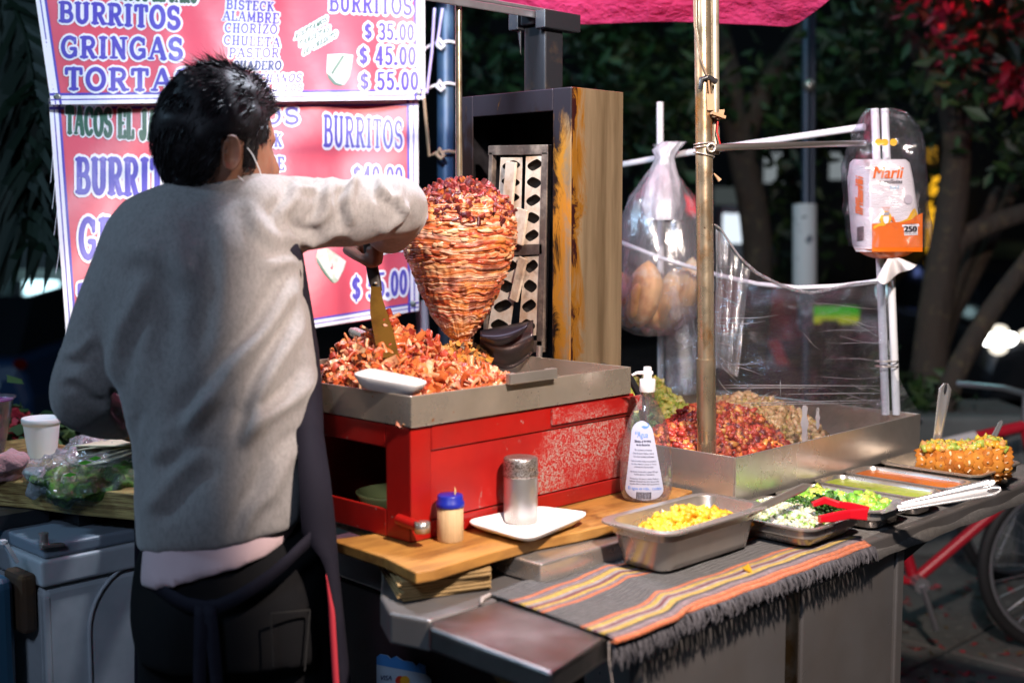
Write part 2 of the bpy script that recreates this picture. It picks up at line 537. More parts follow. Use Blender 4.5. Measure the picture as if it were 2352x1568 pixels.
# boards
bd = thing('wooden_board', (1.4, 1.35, .885), 'long worn ply board with split corner carrying the red grill stand', 'board')
m = MB()
p = [Zp(760, 1240, .9), Zp(882, 1280, .9), Zp(955, 1316, .9), Zp(1000, 1308, .9), Zp(1120, 1272, .9), Zp(1235, 1240, .9), Zp(1330, 1222, .9), Zp(1440, 1197, .9), (1.775, 1.30, .9), (1.775, 1.62, .9), (1.215, 1.62, .9), (1.20, 1.46, .9)]
slab(m, p, .885, .901)
m.build('plank', wood, bd, .002)
m = MB(); slab(m, [(1.335, 1.268, 0), (1.40, 1.255, 0), (1.77, 1.25, 0), (1.77, 1.40, 0), (1.34, 1.40, 0)], .8838, .8846 + .004); m.build('split_ply', wood, bd, .001)
for o in bd.children:
    if o.name.startswith('split'): o.location.z -= .0003

# ------------------------------------------------------------------ red grill stand
rb = thing('grill_stand', (1.19, 1.378, .9015), 'chipped red steel box stand under the meat tray', 'grill stand')
X0, X1, Y0, Y1, z0, z1 = 1.190, 1.705, 1.378, 1.66, .902, 1.072
m = MB()
m.box(X0, X0 + .004, Y0, Y0 + .055, z0, z1); m.box(X0, X0 + .004, Y0 + .055, Y1, z1 - .035, z1); m.box(X0, X0 + .004, Y0 + .055, Y1, z0, z0 + .042)
m.box(X0 + .004, X1, Y1 - .004, Y1, z0, z1); m.box(X1 - .004, X1, Y0 + .004, Y1 - .004, z0, z1); m.box(X0 + .004, X1 - .004, Y0 + .004, Y1 - .004, z0, z0 + .004)
m.box(X0, X0 + .042, Y0, Y0 + .004, z0, z1, 0); m.box(X0 + .042, X1, Y0 - .001, Y0 + .003, z1 - .038, z1, 0); m.box(X0 + .042, X1, Y0, Y0 + .004, z0, z0 + .026, 0)
m.build('frame', red_paint, rb, .002)
m = MB(); m.box(X0 + .042, X1 - .004, Y0 + .002, Y0 + .006, z0 + .028, z1 - .040); pp = m.build('front_panel', red_chipped, rb)
m = MB(); m.box(X0 + .30, X1 + .016, Y0 - .006, Y0 - .002, z1 - .030, z1 - .004); m.build('grey_patch', red_chipped, rb)
m = MB(); m.tube([(X0 - .006, Y0 + .02, z0 + .034), (X0 - .006, Y0 - .03, z0 + .030)], .008, 12, 0); m.lathe((X0 - .004, Y0 - .030, z0 + .022), [(.004, 0), (.012, 0), (.012, .016), (.004, .016)], 6, 1)
m.build('bolt', [red_paint, steel], rb)
# things stored inside it
bw = MB(); bw.lathe((1.29, 1.53, .907), [(.02, 0), (.05, .004), (.062, .03), (.064, .034), (.058, .034), (.046, .008)], 24)
tag(bw.build('plastic_bowl', pbr('cream_plastic', (.55, .50, .16), .45)), 'cream plastic bowl stored inside the red stand', 'bowl')
m = MB()
for k in range(9): m.tube([(1.215 + .01 * k, 1.45 + .012 * rng.normal(), .912 + .004 * k % 3), (1.26 + .012 * k, 1.50 + .02 * rng.normal(), .925)], .006, 8)
tag(m.build('tool_bundle', pbr('dark_tools', (.14, .11, .05), .4, .5)), 'bundle of dark and brassy hand tools inside the red stand', 'tools')

# ------------------------------------------------------------------ meat tray
tr = thing('meat_tray', (1.188, 1.374, 1.0735), 'shallow square stainless tray on the red stand under the spit', 'tray')
tx0, tx1, ty0, ty1, tz0, tz1 = 1.188, 1.690, 1.372, 1.85, 1.0735, 1.120
m = MB(); t = .003
m.box(tx0, tx1, ty0, ty0 + t, tz0, tz1); m.box(tx0, tx1, ty1 - t, ty1, tz0, tz1); m.box(tx0, tx0 + t, ty0 + t, ty1 - t, tz0, tz1); m.box(tx1 - t, tx1, ty0 + t, ty1 - t, tz0, tz1)
m.box(tx0 + t, tx1 - t, ty0 + t, ty1 - t, tz0, tz0 + .003)
m.build('walls', steel_smear, tr, .0012)
m = MB()
a, b = Yp(1150, 870, ty0), Yp(1268, 858, ty0)
m.tube([(a[0], ty0 + .002, a[2]), (a[0] + .004, ty0 - .022, a[2]), (b[0] - .004, ty0 - .022, b[2]), (b[0], ty0 + .002, b[2])], .0001, 4)
m = MB(); zc = (a[2] + b[2]) / 2
m.box(a[0] + .01, b[0], ty0 - .012, ty0 - .0095, zc - .008, zc + .009); m.box(a[0] + .01, a[0] + .025, ty0 - .0095, ty0 - .0005, zc - .008, zc + .009); m.box(b[0] - .02, b[0], ty0 - .0095, ty0 - .0005, zc - .008, zc + .009)
m.build('handle', steel, tr, .002)

# ------------------------------------------------------------------ spit roaster
ov = thing('gas_roaster', (1.77, 1.67, 1.075), 'tall greasy stainless upright gas roaster behind the meat cone', 'roaster')
ox0, ox1, oy0, oy1, oz0, oz1 = 1.700, 1.846, 1.523, 1.82, 1.076, 1.608


def grease_panel(name, front):
    m = pbr(name, (.62, .55, .44), .3, .55, bump=(50, .1, .001, (8, 8, .6)))
    nt = m.node_tree; N, L = nt.nodes, nt.links; b = N['Principled BSDF']
    tc = N.new('ShaderNodeTexCoord'); v = tc.outputs['Object']
    mp = N.new('ShaderNodeMapping'); mp.inputs['Scale'].default_value = (1, 1, .35); L.new(v, mp.inputs[0])
    mp3 = N.new('ShaderNodeMapping'); mp3.inputs['Scale'].default_value = (1, 1, .07); L.new(v, mp3.inputs[0])
    sx = N.new('ShaderNodeSeparateXYZ'); L.new(v, sx.inputs[0])
    n1 = _noise(nt, v, 70, 5, .7); n2 = _noise(nt, mp.outputs[0], 26, 7, .75, .8)
    base = _mix(nt, _range(nt, _noise(nt, mp3.outputs[0], 26, 5), .35, .68), (.44, .33, .205), (.20, .14, .08))
    add = N.new('ShaderNodeMath'); add.operation = 'ADD'
    if front:   # burnt inner border, amber running grease near the outer edge
        e = _range(nt, sx.outputs[1], -.138, -.088, .0, .42)
        L.new(e, add.inputs[0]); L.new(n2, add.inputs[1])
        c1 = _mix(nt, _range(nt, add.outputs[0], .42, .60), base, (.58, .25, .03))
        c = _mix(nt, _range(nt, add.outputs[0], .66, .78), c1, (.022, .013, .012))
        top = N.new('ShaderNodeMath'); top.operation = 'ADD'; L.new(_range(nt, sx.outputs[2], .38, .53, 0, .5), top.inputs[0]); L.new(n2, top.inputs[1])
        c = _mix(nt, _range(nt, top.outputs[0], .70, .86), c, (.03, .026, .035))
    else:
        e = _range(nt, sx.outputs[0], -.07, .0, .30, -.2)
        L.new(e, add.inputs[0]); L.new(n2, add.inputs[1])
        c1 = _mix(nt, _range(nt, add.outputs[0], .50, .66), base, (.40, .17, .02))
        c = _mix(nt, _range(nt, add.outputs[0], .70, .76), c1, (.05, .012, .012))
        c = _mix(nt, _range(nt, n1, .70, .74), c, (.16, .10, .06))
    L.new(c, b.inputs['Base Color'])
    return m


gp_front, gp_side = grease_panel('roaster_front_steel', True), grease_panel('roaster_side_steel', False)
m = MB(); m.box(ox0 + .004, ox1, oy0, oy0 + .004, oz0, oz1); m.build('side_panel', gp_side, ov, .0015)
m = MB(); m.box(ox0 + .004, ox1, oy1 - .004, oy1, oz0, oz1); m.box(ox1 - .004, ox1, oy0 + .004, oy1 - .004, oz0, oz1); m.box(ox0 + .004, ox1 - .004, oy0 + .004, oy1 - .004, oz1 - .004, oz1 - .0002)
m.build('shell', pbr('sooty_inside', (.035, .032, .038), .5, .6, var=[((.012, .011, .013), 9, .4, .6)]), ov)
ya, yb = Xp(1269, 444, ox0)[1], Xp(1086, 468, ox0)[1]
zt = Xp(1180, 262, ox0)[2]
m = MB(); m.box(ox0, ox0 + .004, oy0, ya, oz0, oz1, 0); m.box(ox0, ox0 + .004, yb, oy1, oz0, oz1, 0); m.box(ox0, ox0 + .004, ya, yb, zt, oz1, 0)
m.box(ox0 + .004, ox0 + .035, oy0 + .004, ya, oz0, zt + .03, 0)
m.build('front_frame', gp_front, ov, .003, 3)
# burner frame, standing tilted in the opening
burnt = pbr('scorched_iron', (.17, .13, .11), .5, .6, var=[((.42, .33, .26), 22, .5, .7), ((.05, .03, .03), 9, .5, .7)], bump=(70, .4, .002))
def bp(px, py, dx=0.): return Xp(px, py, ox0 + .018 + dx)
m = MB()
for a, b, w in (((1126, 346), (1263, 344), .018), ((1132, 350), (1118, 790), .010), ((1256, 350), (1244, 800), .016), ((1175, 575), (1250, 572), .020), ((1110, 795), (1250, 795), .022)):
    m.bar(bp(*a), bp(*b), w, .012, 0, np.cross(unit(bp(*b) - bp(*a)), np.array([1, 0, 0])))
m.build('burner_frame', burnt, ov, .001)
clay = pbr('burner_clay', (.66, .56, .46), .75, 0, var=[((.42, .24, .13), 14, .45, .70), ((.10, .07, .06), 9, .54, .70)], bump=(50, .4, .002))
dark_hole = pbr('burner_gap', (.012, .010, .010), .9)
def plate_grid(c0, c1, c2, c3, rows, cols):
    """a pierced ceramic burner plate: solid webs round leaf-shaped gaps"""
    mb = MB(); C4 = [np.array(q, float) for q in (c0, c1, c2, c3)]
    def pt(u, v, d=0.):
        q = (C4[0] * (1 - u) + C4[1] * u) * (1 - v) + (C4[3] * (1 - u) + C4[2] * u) * v
        return bp(q[0], q[1], d)
    for r in range(rows):
        for c in range(cols):
            k = 8; u0, u1, v0, v1 = c / cols, (c + 1) / cols, r / rows, (r + 1) / rows
            um, vm = (u0 + u1) / 2, (v0 + v1) / 2
            out, inn = [], []
            for i in range(4 * k):
                a = -math.pi * .75 + 2 * math.pi * i / (4 * k)
                e = max(abs(math.cos(a)), abs(math.sin(a)))
                out.append((um + math.cos(a) / e * (u1 - u0) / 2, vm + math.sin(a) / e * (v1 - v0) / 2))
                rad = .30 + .10 * math.cos(2 * a)
                inn.append((um + math.cos(a) * rad * (u1 - u0) + (.10 if (r + c) % 2 else -.10) * math.sin(a) * (u1 - u0), vm + math.sin(a) * .33 * (v1 - v0)))
            n = 4 * k
            v = [pt(*q, -.004) for q in out] + [pt(*q, -.004) for q in inn] + [pt(*q, .008) for q in inn]
            f = [(i, (i + 1) % n, (i + 1) % n + n, i + n) for i in range(n)] + [(i + n, (i + 1) % n + n, (i + 1) % n + 2 * n, i + 2 * n) for i in range(n)]
            mb.add(v, f, 0)
            mb.add([pt(*q, .0085) for q in inn], [tuple(range(n))], 1)
    return mb
for q in (((1150, 362), (1200, 362), (1196, 548), (1140, 548), 5, 1), ((1208, 360), (1250, 358), (1240, 560), (1202, 562), 5, 1), ((1150, 590), (1195, 590), (1170, 770), (1118, 770), 4, 1), ((1205, 590), (1240, 588), (1232, 770), (1190, 770), 4, 1)):
    plate_grid(*q).build('burner_plate', [clay, dark_hole], ov)
m = MB(); m.bar(bp(1175, 372, -.012), bp(1160, 540, -.012), .026, .006, 0, np.cross(unit(bp(1160, 540) - bp(1175, 372)), [1, 0, 0])); m.bar(bp(1200, 480, -.014), bp(1188, 560, -.014), .03, .006, 0, np.cross(unit(bp(1188, 560) - bp(1200, 480)), [1, 0, 0]))
m.bar(bp(1202, 592, -.008), bp(1180, 690, -.008), .02, .006, 0, np.cross(unit(bp(1180, 690) - bp(1202, 592)), [1, 0, 0]))
m.build('broken_clay', clay, ov, .001)
m = MB(); m.tube([(ox0 - .004, Xp(1240, 800, ox0)[1], 1.09), (ox0 - .004, Xp(1243, 820, ox0)[1], 1.14)], .006); m.build('gas_nozzle', steel, ov)
# rolled heat shield
def shield(u, v):
    a = R(-15 + 150 * v)
    px = 1104 + (1228 - 1104) * u
    c = D(px, 742 + 8 * (1 - u) + 22 * math.sin(a * 1.25) + 95 * v - 22 * v * (1 - u), 2.30 - .05 * math.sin(R(180 * v)) + .03 * u)
    return c
m = MB()
def sh(u, v):   # curved scoop: upper flap and rounded lower apron
    px = 1103 + 122 * u
    top = 760 - 24 * u
    bot = 800 + 48 * math.sin(math.pi * (.08 + .86 * u)) * (1 if u > .05 else .6)
    py = top + (bot - top) * v
    return D(px, py, 2.335 - .055 * math.sin(math.pi * min(1, v * 1.1)))
m.grid(sh, 20, 14)
m.build('heat_shield', pbr('blued_sheet_iron', (.07, .06, .07), .38, .75, var=[((.16, .08, .06), 14, .5, .7)], bump=(40, .2, .002)), ov, solid=.002)
m = MB()
m.grid(lambda u, v: D(1103 + 112 * u - 8 * v * u, 762 - 22 * u + (12 + 28 * math.sin(math.pi * (.05 + .9 * u))) * v, 2.27 - .03 * math.sin(math.pi * v)), 18, 8)
m.build('shield_flap', pbr('blue_black_flap', (.05, .045, .07), .35, .6), ov, solid=.002)
# post and bracket on top, flat bar holding the skewer
m = MB()
m.box(1.752, 1.802, 1.635, 1.690, 1.6085, 1.735); m.build('post', black_metal, ov, .003)
m = MB()
m.box(1.735, 1.835, 1.620, 1.645, 1.725, 1.7585); m.box(1.735, 1.815, 1.690, 1.715, 1.728, 1.7585); m.box(1.742, 1.81, 1.6455, 1.6895, 1.7355, 1.757)
m.add([(1.748, 1.70, 1.728), (1.748, 1.692, 1.728), (1.748, 1.692, 1.68), (1.744, 1.70, 1.728), (1.744, 1.692, 1.728), (1.744, 1.692, 1.68)], [(0, 1, 2), (5, 4, 3), (0, 3, 4, 1), (1, 4, 5, 2), (2, 5, 3, 0)])
m.build('bracket', black_metal, ov, .002)
SPX, SPY = 1.562, 1.668
m = MB(); m.box(1.20, 1.80, 1.648, 1.686, 1.7590, 1.766); m.box(1.20, 1.80, 1.648, 1.652, 1.745, 1.7588); m.build('support_bar', pbr('galvanised_bar', (.42, .44, .48), .42, .9, var=[((.3, .3, .33), 15, .45, .7)]), ov, .0015)

# ------------------------------------------------------------------ chopped-meat griddle box
gx0, gx1, gy0, gy1, gz0, gz1 = 1.790, 2.462, 1.221, 1.912, .886, .968
gr = thing('griddle_box', (2.1, 1.5, .886), 'big rectangular stainless griddle box heaped with chopped meats', 'griddle')
m = MB(); t = .003
m.box(gx0, gx1, gy0, gy0 + t, gz0, gz1); m.box(gx0, gx1, gy1 - t, gy1, gz0, gz1); m.box(gx0, gx0 + t, gy0 + t, gy1 - t, gz0, gz1); m.box(gx1 - t, gx1, gy0 + t, gy1 - t, gz0, gz1)
m.box(gx0 + t, gx1 - t, gy0 + t, gy1 - t, gz0 + .004, gz0 + .010)
m.build('walls', steel, gr, .0012)
m = MB(); m.box(gx0 + .02, gx1 - .02, gy0 + .01, gy1 - .02, .8505, .8855); m.build('base', black_metal, gr)

# ------------------------------------------------------------------ uprights
grease_pole = pbr('greasy_brass_pole', (.52, .42, .29), .28, .85, var=[((.45, .19, .04), 20, .5, .72, (1, 1, .5)), ((.12, .05, .02), 45, .70, .75)], bump=(35, .15, .002), rvar=(18, .18, .4))
pl = thing('canopy_pole', (1.764, 1.261, .85), 'greasy tan metal canopy pole standing in front of the griddle box', 'pole')
pb, pt_ = Zp(1624, 1150, .87), D(1613, -60, 2.20)
pm = Yp(1622, 823, pb[1])
m = MB(); m.tube([pb, pm], .0172, 20); m.build('lower_tube', grease_pole, pl)
m = MB(); m.tube([pm + (pb - pm) * .01, pt_ + (pm - pt_) * .0], .0152, 20); m.build('upper_tube', grease_pole, pl)
def on_pole(y, dx=0., dd=0.):
    t = (y + 60) / (823 + 60); x = 1613 + 9 * t
    dep = 2.20 + (proj([pm])[2][0] - 2.20) * t if False else None
    q = pt_ + (pm - pt_) * t
    return q + RT * dx - FH * dd
m = MB(); m.tube([on_pole(-60, .022, -.012), on_pole(350, .021, -.012)], .0085, 10); m.build('conduit', pbr('old_conduit', (.40, .36, .28), .45, .6, var=[((.2, .15, .1), 20, .5, .7)]), pl)
# wire and clips on the pole
wr = thing('wiring', on_pole(180), 'loose brown wire with black tape ends and tan tape tied to the pole', 'wire')
m = MB(); m.tube([on_pole(-60, -.017, .012), on_pole(60, -.016, .012), on_pole(130, -.008, .018), on_pole(178, .004, .020)], .0018, 8); m.build('cable', pbr('brown_cable', (.16, .10, .06), .5), wr)
m = MB(); m.tube([on_pole(178, .004, .021), on_pole(182, -.006, .021), on_pole(205, -.008, .019)], [.0045, .0052, .004], 10); m.tube([on_pole(176, .004, .021), on_pole(188, .020, .016)], [.0045, .005], 10); m.build('tape_end', black_plastic, wr)
tan = pbr('tan_tape', (.36, .22, .12), .7, bump=(60, .3, .002))
m = MB(); m.tube([on_pole(185, .006, .019), on_pole(215, .008, .018)], .002, 6)
m.bar(on_pole(215, .008, .018), on_pole(252, .010, .017), .012, .004, 0, RT); m.bar(on_pole(258, .010, .016), on_pole(268, .034, .010), .016, .005); m.bar(on_pole(250, .030, .010), on_pole(272, .026, .010), .010, .005, 0, RT)
m.build('tape', tan, wr)
m = MB(); m.tube([on_pole(275, .024, .004), on_pole(300, .022, .006), on_pole(330, .028, .004)], .0014, 6); m.build('red_wire', pbr('red_wire', (.6, .01, .01), .4), wr)
m = MB(); m.tube([on_pole(395, .016, .006), on_pole(405, .022, .008), on_pole(412, .026, .008)], [.001, .003, .004], 8); m.build('tape_scrap', tan, wr)
# wire ring clamp and grey crossbar
cl = thing('crossbar', on_pole(335), 'grey metal crossbar wired to the pole and running to the napkin bag', 'bar')
m = MB()
for yy in (326, 333): m.tube([on_pole(yy, .0175 * math.sin(a), .0175 * math.cos(a)) + ZU * .002 * math.sin(a) for a in np.linspace(0, 6.283, 22)], .0016, 6)
m.tube([on_pole(352, .0175 * math.sin(a), .0175 * math.cos(a)) - ZU * .004 * math.sin(a) for a in np.linspace(-1.7, 1.7, 12)], .0016, 6)
m.tube([on_pole(337, .010 + .007 * math.cos(a), .020) + ZU * .007 * math.sin(a) for a in np.linspace(0, 6.283, 14)], .0022, 6)
m.build('wire_clamp', steel, cl)
PR = np.array([2.452, 1.300, .96])
prt = Xp(2020, 250, 2.452)
m = MB(); m.tube([on_pole(337, .010, .012), on_pole(334, .05, 0), D(1985, 329, 2.62)], .0062, 12); m.build('tube', pbr('grey_tube', (.45, .42, .40), .35, .9), cl)

post_mat = pbr('white_painted_post', (.66, .68, .72), .35)
post_b = Xp(2046, 952, 2.452)
rp = thing('rear_post', post_b, 'twin white tube post at the right end of the griddle box', 'post')
for k, s in enumerate((-.011, .012)):
    m = MB(); m.tube([post_b + RT * s, prt + RT * s * .9 + ZU * .0], .0085, 14); m.build('tube', post_mat, rp)
m = MB()
for zz in (1.155, 1.166): m.tube([Xp(2036, 835, 2.44) + np.array([.0, .0, zz - 1.16]) + RT * .024 * math.sin(a) + FH * .014 * math.cos(a) for a in np.linspace(0, 6.283, 20)], .0015, 6)
m.build('wire_tie', steel, rp)
lpb, lpt = Xp(1518, 903, 2.452), Xp(1516, 235, 2.452)
m = MB(); m.tube([lpb, lpt], .0085, 14)
tag(m.build('corner_post', post_mat), 'thin white post at the far corner of the griddle box, behind the bread bag', 'post')
m = MB(); q0, q1, q2 = D(1425, 379, 3.15), D(1575, 352, 2.98), D(1985, 292, 2.655)
m.tube([q0, q1, q2], .0078, 12)
tag(m.build('cross_rail', post_mat), 'white rail sloping from the bread bag to the napkin bag', 'rail')
m = MB()
q = [(1425, 556, 3.0), (1516, 592, 2.99), (1650, 632, 2.9), (1740, 652, 2.84), (1832, 661, 2.78), (1930, 657, 2.71), (2036, 643, 2.65)]
m.tube([D(*p) for p in q], .0052, 10)
tag(m.build('rope', rope_white), 'sagging white rope carrying the clear film behind the griddle', 'rope')
# hose behind the red stand
m = MB(); m.tube([(1.73, 1.50, 1.10), (1.755, 1.49, 1.105), (1.80, 1.47, 1.09), (1.83, 1.46, 1.04), (1.84, 1.46, .975)], .007, 10)
tag(m.build('gas_hose', black_plastic), 'black gas hose curving down beside the red stand', 'hose')

# ================================================================== FOOD
# ------------------------------------------------------------------ meat cone on its skewer
meat_strip = pbr('marinated_pork_slices', (.6, .2, .08), .42, 0, spec=.4,
                 ramp=[(.52, .16, .05), (.64, .30, .13), (.44, .09, .035), (.66, .40, .22), (.58, .15, .05), (.70, .48, .30), (.54, .16, .07), (.60, .26, .15), (.54, .28, .21), (.36, .06, .03), (.62, .36, .22), (.50, .12, .05)],
                 var=[((.66, .27, .06), 40, .54, .75), ((.74, .56, .40), 45, .58, .66, (.6, .6, 6)), ((.34, .045, .015), 42, .58, .66, (.5, .5, 5)), ((.28, .04, .02), 60, .64, .75)], bump=(120, .35, .002), sss=.04)
char = pbr('charred_glazed_pork', (.22, .03, .018), .18, 0, spec=.6, ramp=[(.20, .025, .018), (.11, .012, .012), (.30, .045, .02), (.08, .010, .012), (.44, .12, .03), (.22, .022, .022), (.14, .016, .016)], bump=(120, .7, .003), rvar=(60, .12, .5), coat=.15, var=[((.46, .13, .03), 50, .60, .70)])
sp = thing('meat_spit', (SPX, SPY, 1.078), 'tall cone of orange marinated pork slices stacked on an upright skewer', 'meat spit')
PX2M = 2.300 / FPX
def spz(py): return D(1054, py, 2.300)[2]
prof = [(786, 22), (776, 24), (762, 38), (751, 46), (735, 57), (722, 66), (698, 77), (680, 86), (660, 95), (634, 106), (610, 116), (575, 127), (550, 131), (520, 130), (500, 125), (485, 119), (470, 110), (455, 96), (442, 76), (432, 50), (424, 20)]
pz = np.array([spz(a) for a, b in prof]); pr_ = np.array([b for a, b in prof]) * PX2M
def srad(z): return float(np.interp(z, pz, pr_))
def stacked(nth, nz):
    """the cone as one shaved surface of thin wavy slices, with a colour per slice piece"""
    th, z = np.meshgrid(np.linspace(0, 2 * math.pi, nth, endpoint=False), np.linspace(pz[0], pz[-3], nz))
    th, z = th.ravel(), z.ravel(); c, s = np.cos(th), np.sin(th)
    N = lambda a, b, k=0.: vnoise(np.stack([c * a + k, s * a + k * .7, z * b + k], 1), 1.0)
    warp = .0036 * N(1.3, 28) + .0019 * N(3.5, 60, 5) + .0008 * N(9, 90, 9)
    hh = .0044
    l = (z + warp) / hh + .55 * N(2.2, 40, 3)
    k = np.floor(l); f = l - k
    hsh = lambda a, b: np.modf(np.abs(np.sin(a * 12.9898 + b * 78.233) * 43758.5453))[0]
    seg = np.floor(th / (2 * math.pi) * (3 + 5 * hsh(k, 1)) + hsh(k, 2) * 7 + .16 * N(4, 50, 2))
    id1 = hsh(k, seg + 3); id2 = hsh(k + 31, seg + 11); id3 = hsh(k + 57, seg + 23)
    depth = .0004 + .0030 * id2 ** 2
    off = .0034 * (id1 - .5) * (.6 + .8 * id3) - depth * np.abs(2 * f - 1) ** 5 + .0011 * N(7, 190, 4) * (id3 > .3) + .0010 * N(14, 60, 6)
    up = np.clip((z - spz(610)) / (spz(490) - spz(610)), 0, 1)
    off += up * .0035 * N(10, 110, 8)
    r = np.interp(z, pz, pr_) * .985 + off
    V = np.stack([SPX + r * c, SPY + r * s, z], 1)
    pal = np.array([(.52, .13, .035), (.62, .24, .08), (.46, .09, .03), (.64, .34, .17), (.56, .15, .045), (.66, .42, .25), (.56, .21, .12), (.54, .27, .20), (.38, .055, .025), (.60, .18, .05), (.58, .30, .20), (.50, .12, .04)])
    col = pal[(id1 * 11.99).astype(int)]
    fat = np.exp(-((f - .70 + .2 * N(5, 70, 7)) / .11) ** 2) * (id2 > .45) * np.clip(.6 + .8 * N(6, 120, 1), 0, 1)
    col = col * (1 - fat[:, None] * .8) + np.array([.76, .55, .36]) * fat[:, None] * .8
    lean = np.clip(1.3 * N(9, 170, 12) - .3, 0, 1) * .6
    col = col * (1 - lean[:, None]) + np.array([.40, .055, .02]) * lean[:, None]
    ora = np.clip(1.2 * N(3, 60, 14) - .2, 0, 1) * .55
    col = col * (1 - ora[:, None]) + np.array([.68, .25, .035]) * ora[:, None]
    brn = np.clip(1.6 * N(5, 45, 17) - 1.1, 0, 1) * .8
    col = col * (1 - brn[:, None]) + np.array([.16, .03, .018]) * brn[:, None]
    F = [(j * nth + i, j * nth + (i + 1) % nth, (j + 1) * nth + (i + 1) % nth, (j + 1) * nth + i) for j in range(nz - 1) for i in range(nth)]
    return V, F, np.clip(col, 0, 1)


V, Fs, colr = stacked(300, 380)
mm_ = pbr('marinated_pork_slices', (.6, .2, .08), .34, 0, spec=.45, bump=(140, .5, .002, (1, 1, 2)), rvar=(70, .2, .5), coat=.12, sss=.04)
at_ = mm_.node_tree.nodes.new('ShaderNodeVertexColor'); at_.layer_name = 'slice_colour'
mm_.node_tree.links.new(at_.outputs[0], mm_.node_tree.nodes['Principled BSDF'].inputs['Base Color'])
m = MB(); m.add(V, Fs, 0, True)
mo = m.build('meat_slices', mm_, sp)
ca_ = mo.data.color_attributes.new('slice_colour', 'FLOAT_COLOR', 'POINT')
ca_.data.foreach_set('color', np.concatenate([colr, np.ones((len(colr), 1))], 1).ravel())
m = MB()
def band(mb, a0, z, L, h, out, mat=0, wav=.004):
    """a curl of meat standing off the cone"""
    k = max(5, int(L / .006)); rings = []
    ph, fr = rng.uniform(0, 6.28), rng.uniform(18, 62); ph2 = rng.uniform(0, 6.28); tilt = rng.normal() * .05
    for i in range(k + 1):
        u = i / k - .5
        zz = z + wav * math.sin(ph + u * L * fr) + .0015 * math.sin(ph2 + u * L * 190) + tilt * u * L
        r = srad(zz); a = a0 + u * L / max(r, .02)
        e = (1 - abs(2 * u) ** 3)
        hh = h * (.25 + .75 * e) * (1 + .3 * math.sin(ph2 + u * 9)); o = out * e * (1 + .4 * math.sin(ph + u * L * 110)) - .002
        rad = np.array([math.cos(a), math.sin(a), 0]); c = np.array([SPX, SPY, zz])
        sl = (srad(zz + .01) - srad(zz - .01)) / .02
        tz = unit(ZU + rad * sl)
        rings.append([c + rad * (r + p) + tz * q for p, q in ((-.006, -hh), (o * .6, -hh), (o, -hh * .35), (o, hh * .3), (o * .5, hh), (-.006, hh))])
    mb.loft(rings, mat, True, True)
for k in range(150):
    z = rng.uniform(spz(600), spz(478)); a = rng.uniform(0, 6.28)
    band(m, a, z, rng.uniform(.010, .035), rng.uniform(.0018, .0042), rng.uniform(.002, .0042), wav=rng.uniform(.002, .005))
m.build('meat_curls', meat_strip, sp)
m = MB()
for k in range(620):
    py = 424 + 88 * rng.uniform() ** 1.0; z = spz(py); a = rng.uniform(0, 6.28); r = srad(z) * rng.uniform(.80, 1.0)
    c = np.array([SPX + r * math.cos(a), SPY + r * math.sin(a), z + rng.uniform(-.002, .003)])
    flake(m, c, rng.uniform(.010, .030), rng.uniform(.004, .009), rng.uniform(.0015, .004), 0, 2.0)
m.build('charred_top', char, sp)
ir = pbr('skewer_steel', (.62, .55, .42), .25, .9, var=[((.35, .2, .08), 25, .5, .7)])
m = MB(); m.tube([(SPX, SPY, 1.0775), (SPX, SPY, 1.86)], .0060, 12)
m.build('skewer', ir, sp)
zpl = spz(829)
m = MB(); m.lathe((SPX, SPY, zpl - .004), [(.010, -.008), (.045, .0), (.056, .002), (.057, .005), (.045, .004), (.006, .004)], 40)
m.build('drip_plate', pbr('greasy_plate', (.35, .18, .05), .3, .8, bump=(30, .2, .002)), sp)
m = MB()
crumb = pbr('fried_scraps', (.6, .2, .05), .5, 0, ramp=[(.58, .22, .03), (.50, .15, .03), (.62, .30, .05), (.40, .09, .02), (.10, .05, .02), (.55, .26, .07)], bump=(150, .5, .002))
for k in range(620):
    a = rng.uniform(0, 6.28); q = rng.uniform() ** .5; r = q * .054
    z = zpl + .002 + .026 * rng.uniform(.25, 1) * (1 - q ** 4) + (.006 if q < .4 else 0)
    chip(m, np.array([SPX + r * math.cos(a), SPY + r * math.sin(a), z]), *rng.uniform(.0020, .0058, 3), 0)
m.build('fried_scraps', crumb, sp)

# ------------------------------------------------------------------ pile of cut meat in the tray
cut = pbr('carved_pork', (.6, .2, .08), .26, 0, spec=.5, ramp=[(.50, .12, .03), (.58, .19, .055), (.38, .045, .018), (.62, .30, .15), (.50, .10, .025), (.56, .16, .045), (.26, .025, .014), (.50, .18, .11), (.60, .36, .20), (.44, .065, .02)], var=[((.26, .025, .015), 70, .55, .68), ((.60, .22, .06), 55, .60, .70)], bump=(110, .6, .003), rvar=(60, .15, .5), coat=.25, sss=.04)
m = MB()
PC = np.array([1.350, 1.610]); PH = .105
def pile(x, y):
    d = np.array([x, y]) - PC
    u = d @ RT[:2] / .118; v = d @ FH[:2] / .155
    h = PH * max(0, 1 - (u * u + v * v)) ** .75 * (1 + .12 * math.sin(9 * u + 2) + .10 * math.cos(8 * v))
    d2 = np.array([x, y]) - np.array([1.425, 1.50]); h2 = .048 * max(0, 1 - (d2 @ d2) / .0060) ** .6
    return max(h, h2)
m.grid(lambda u, v: (1.20 + .32 * u, 1.38 + .42 * v, 1.0766 + .0006 + max(0, pile(1.20 + .32 * u, 1.38 + .42 * v) - .008)), 40, 40)
cnt = 0
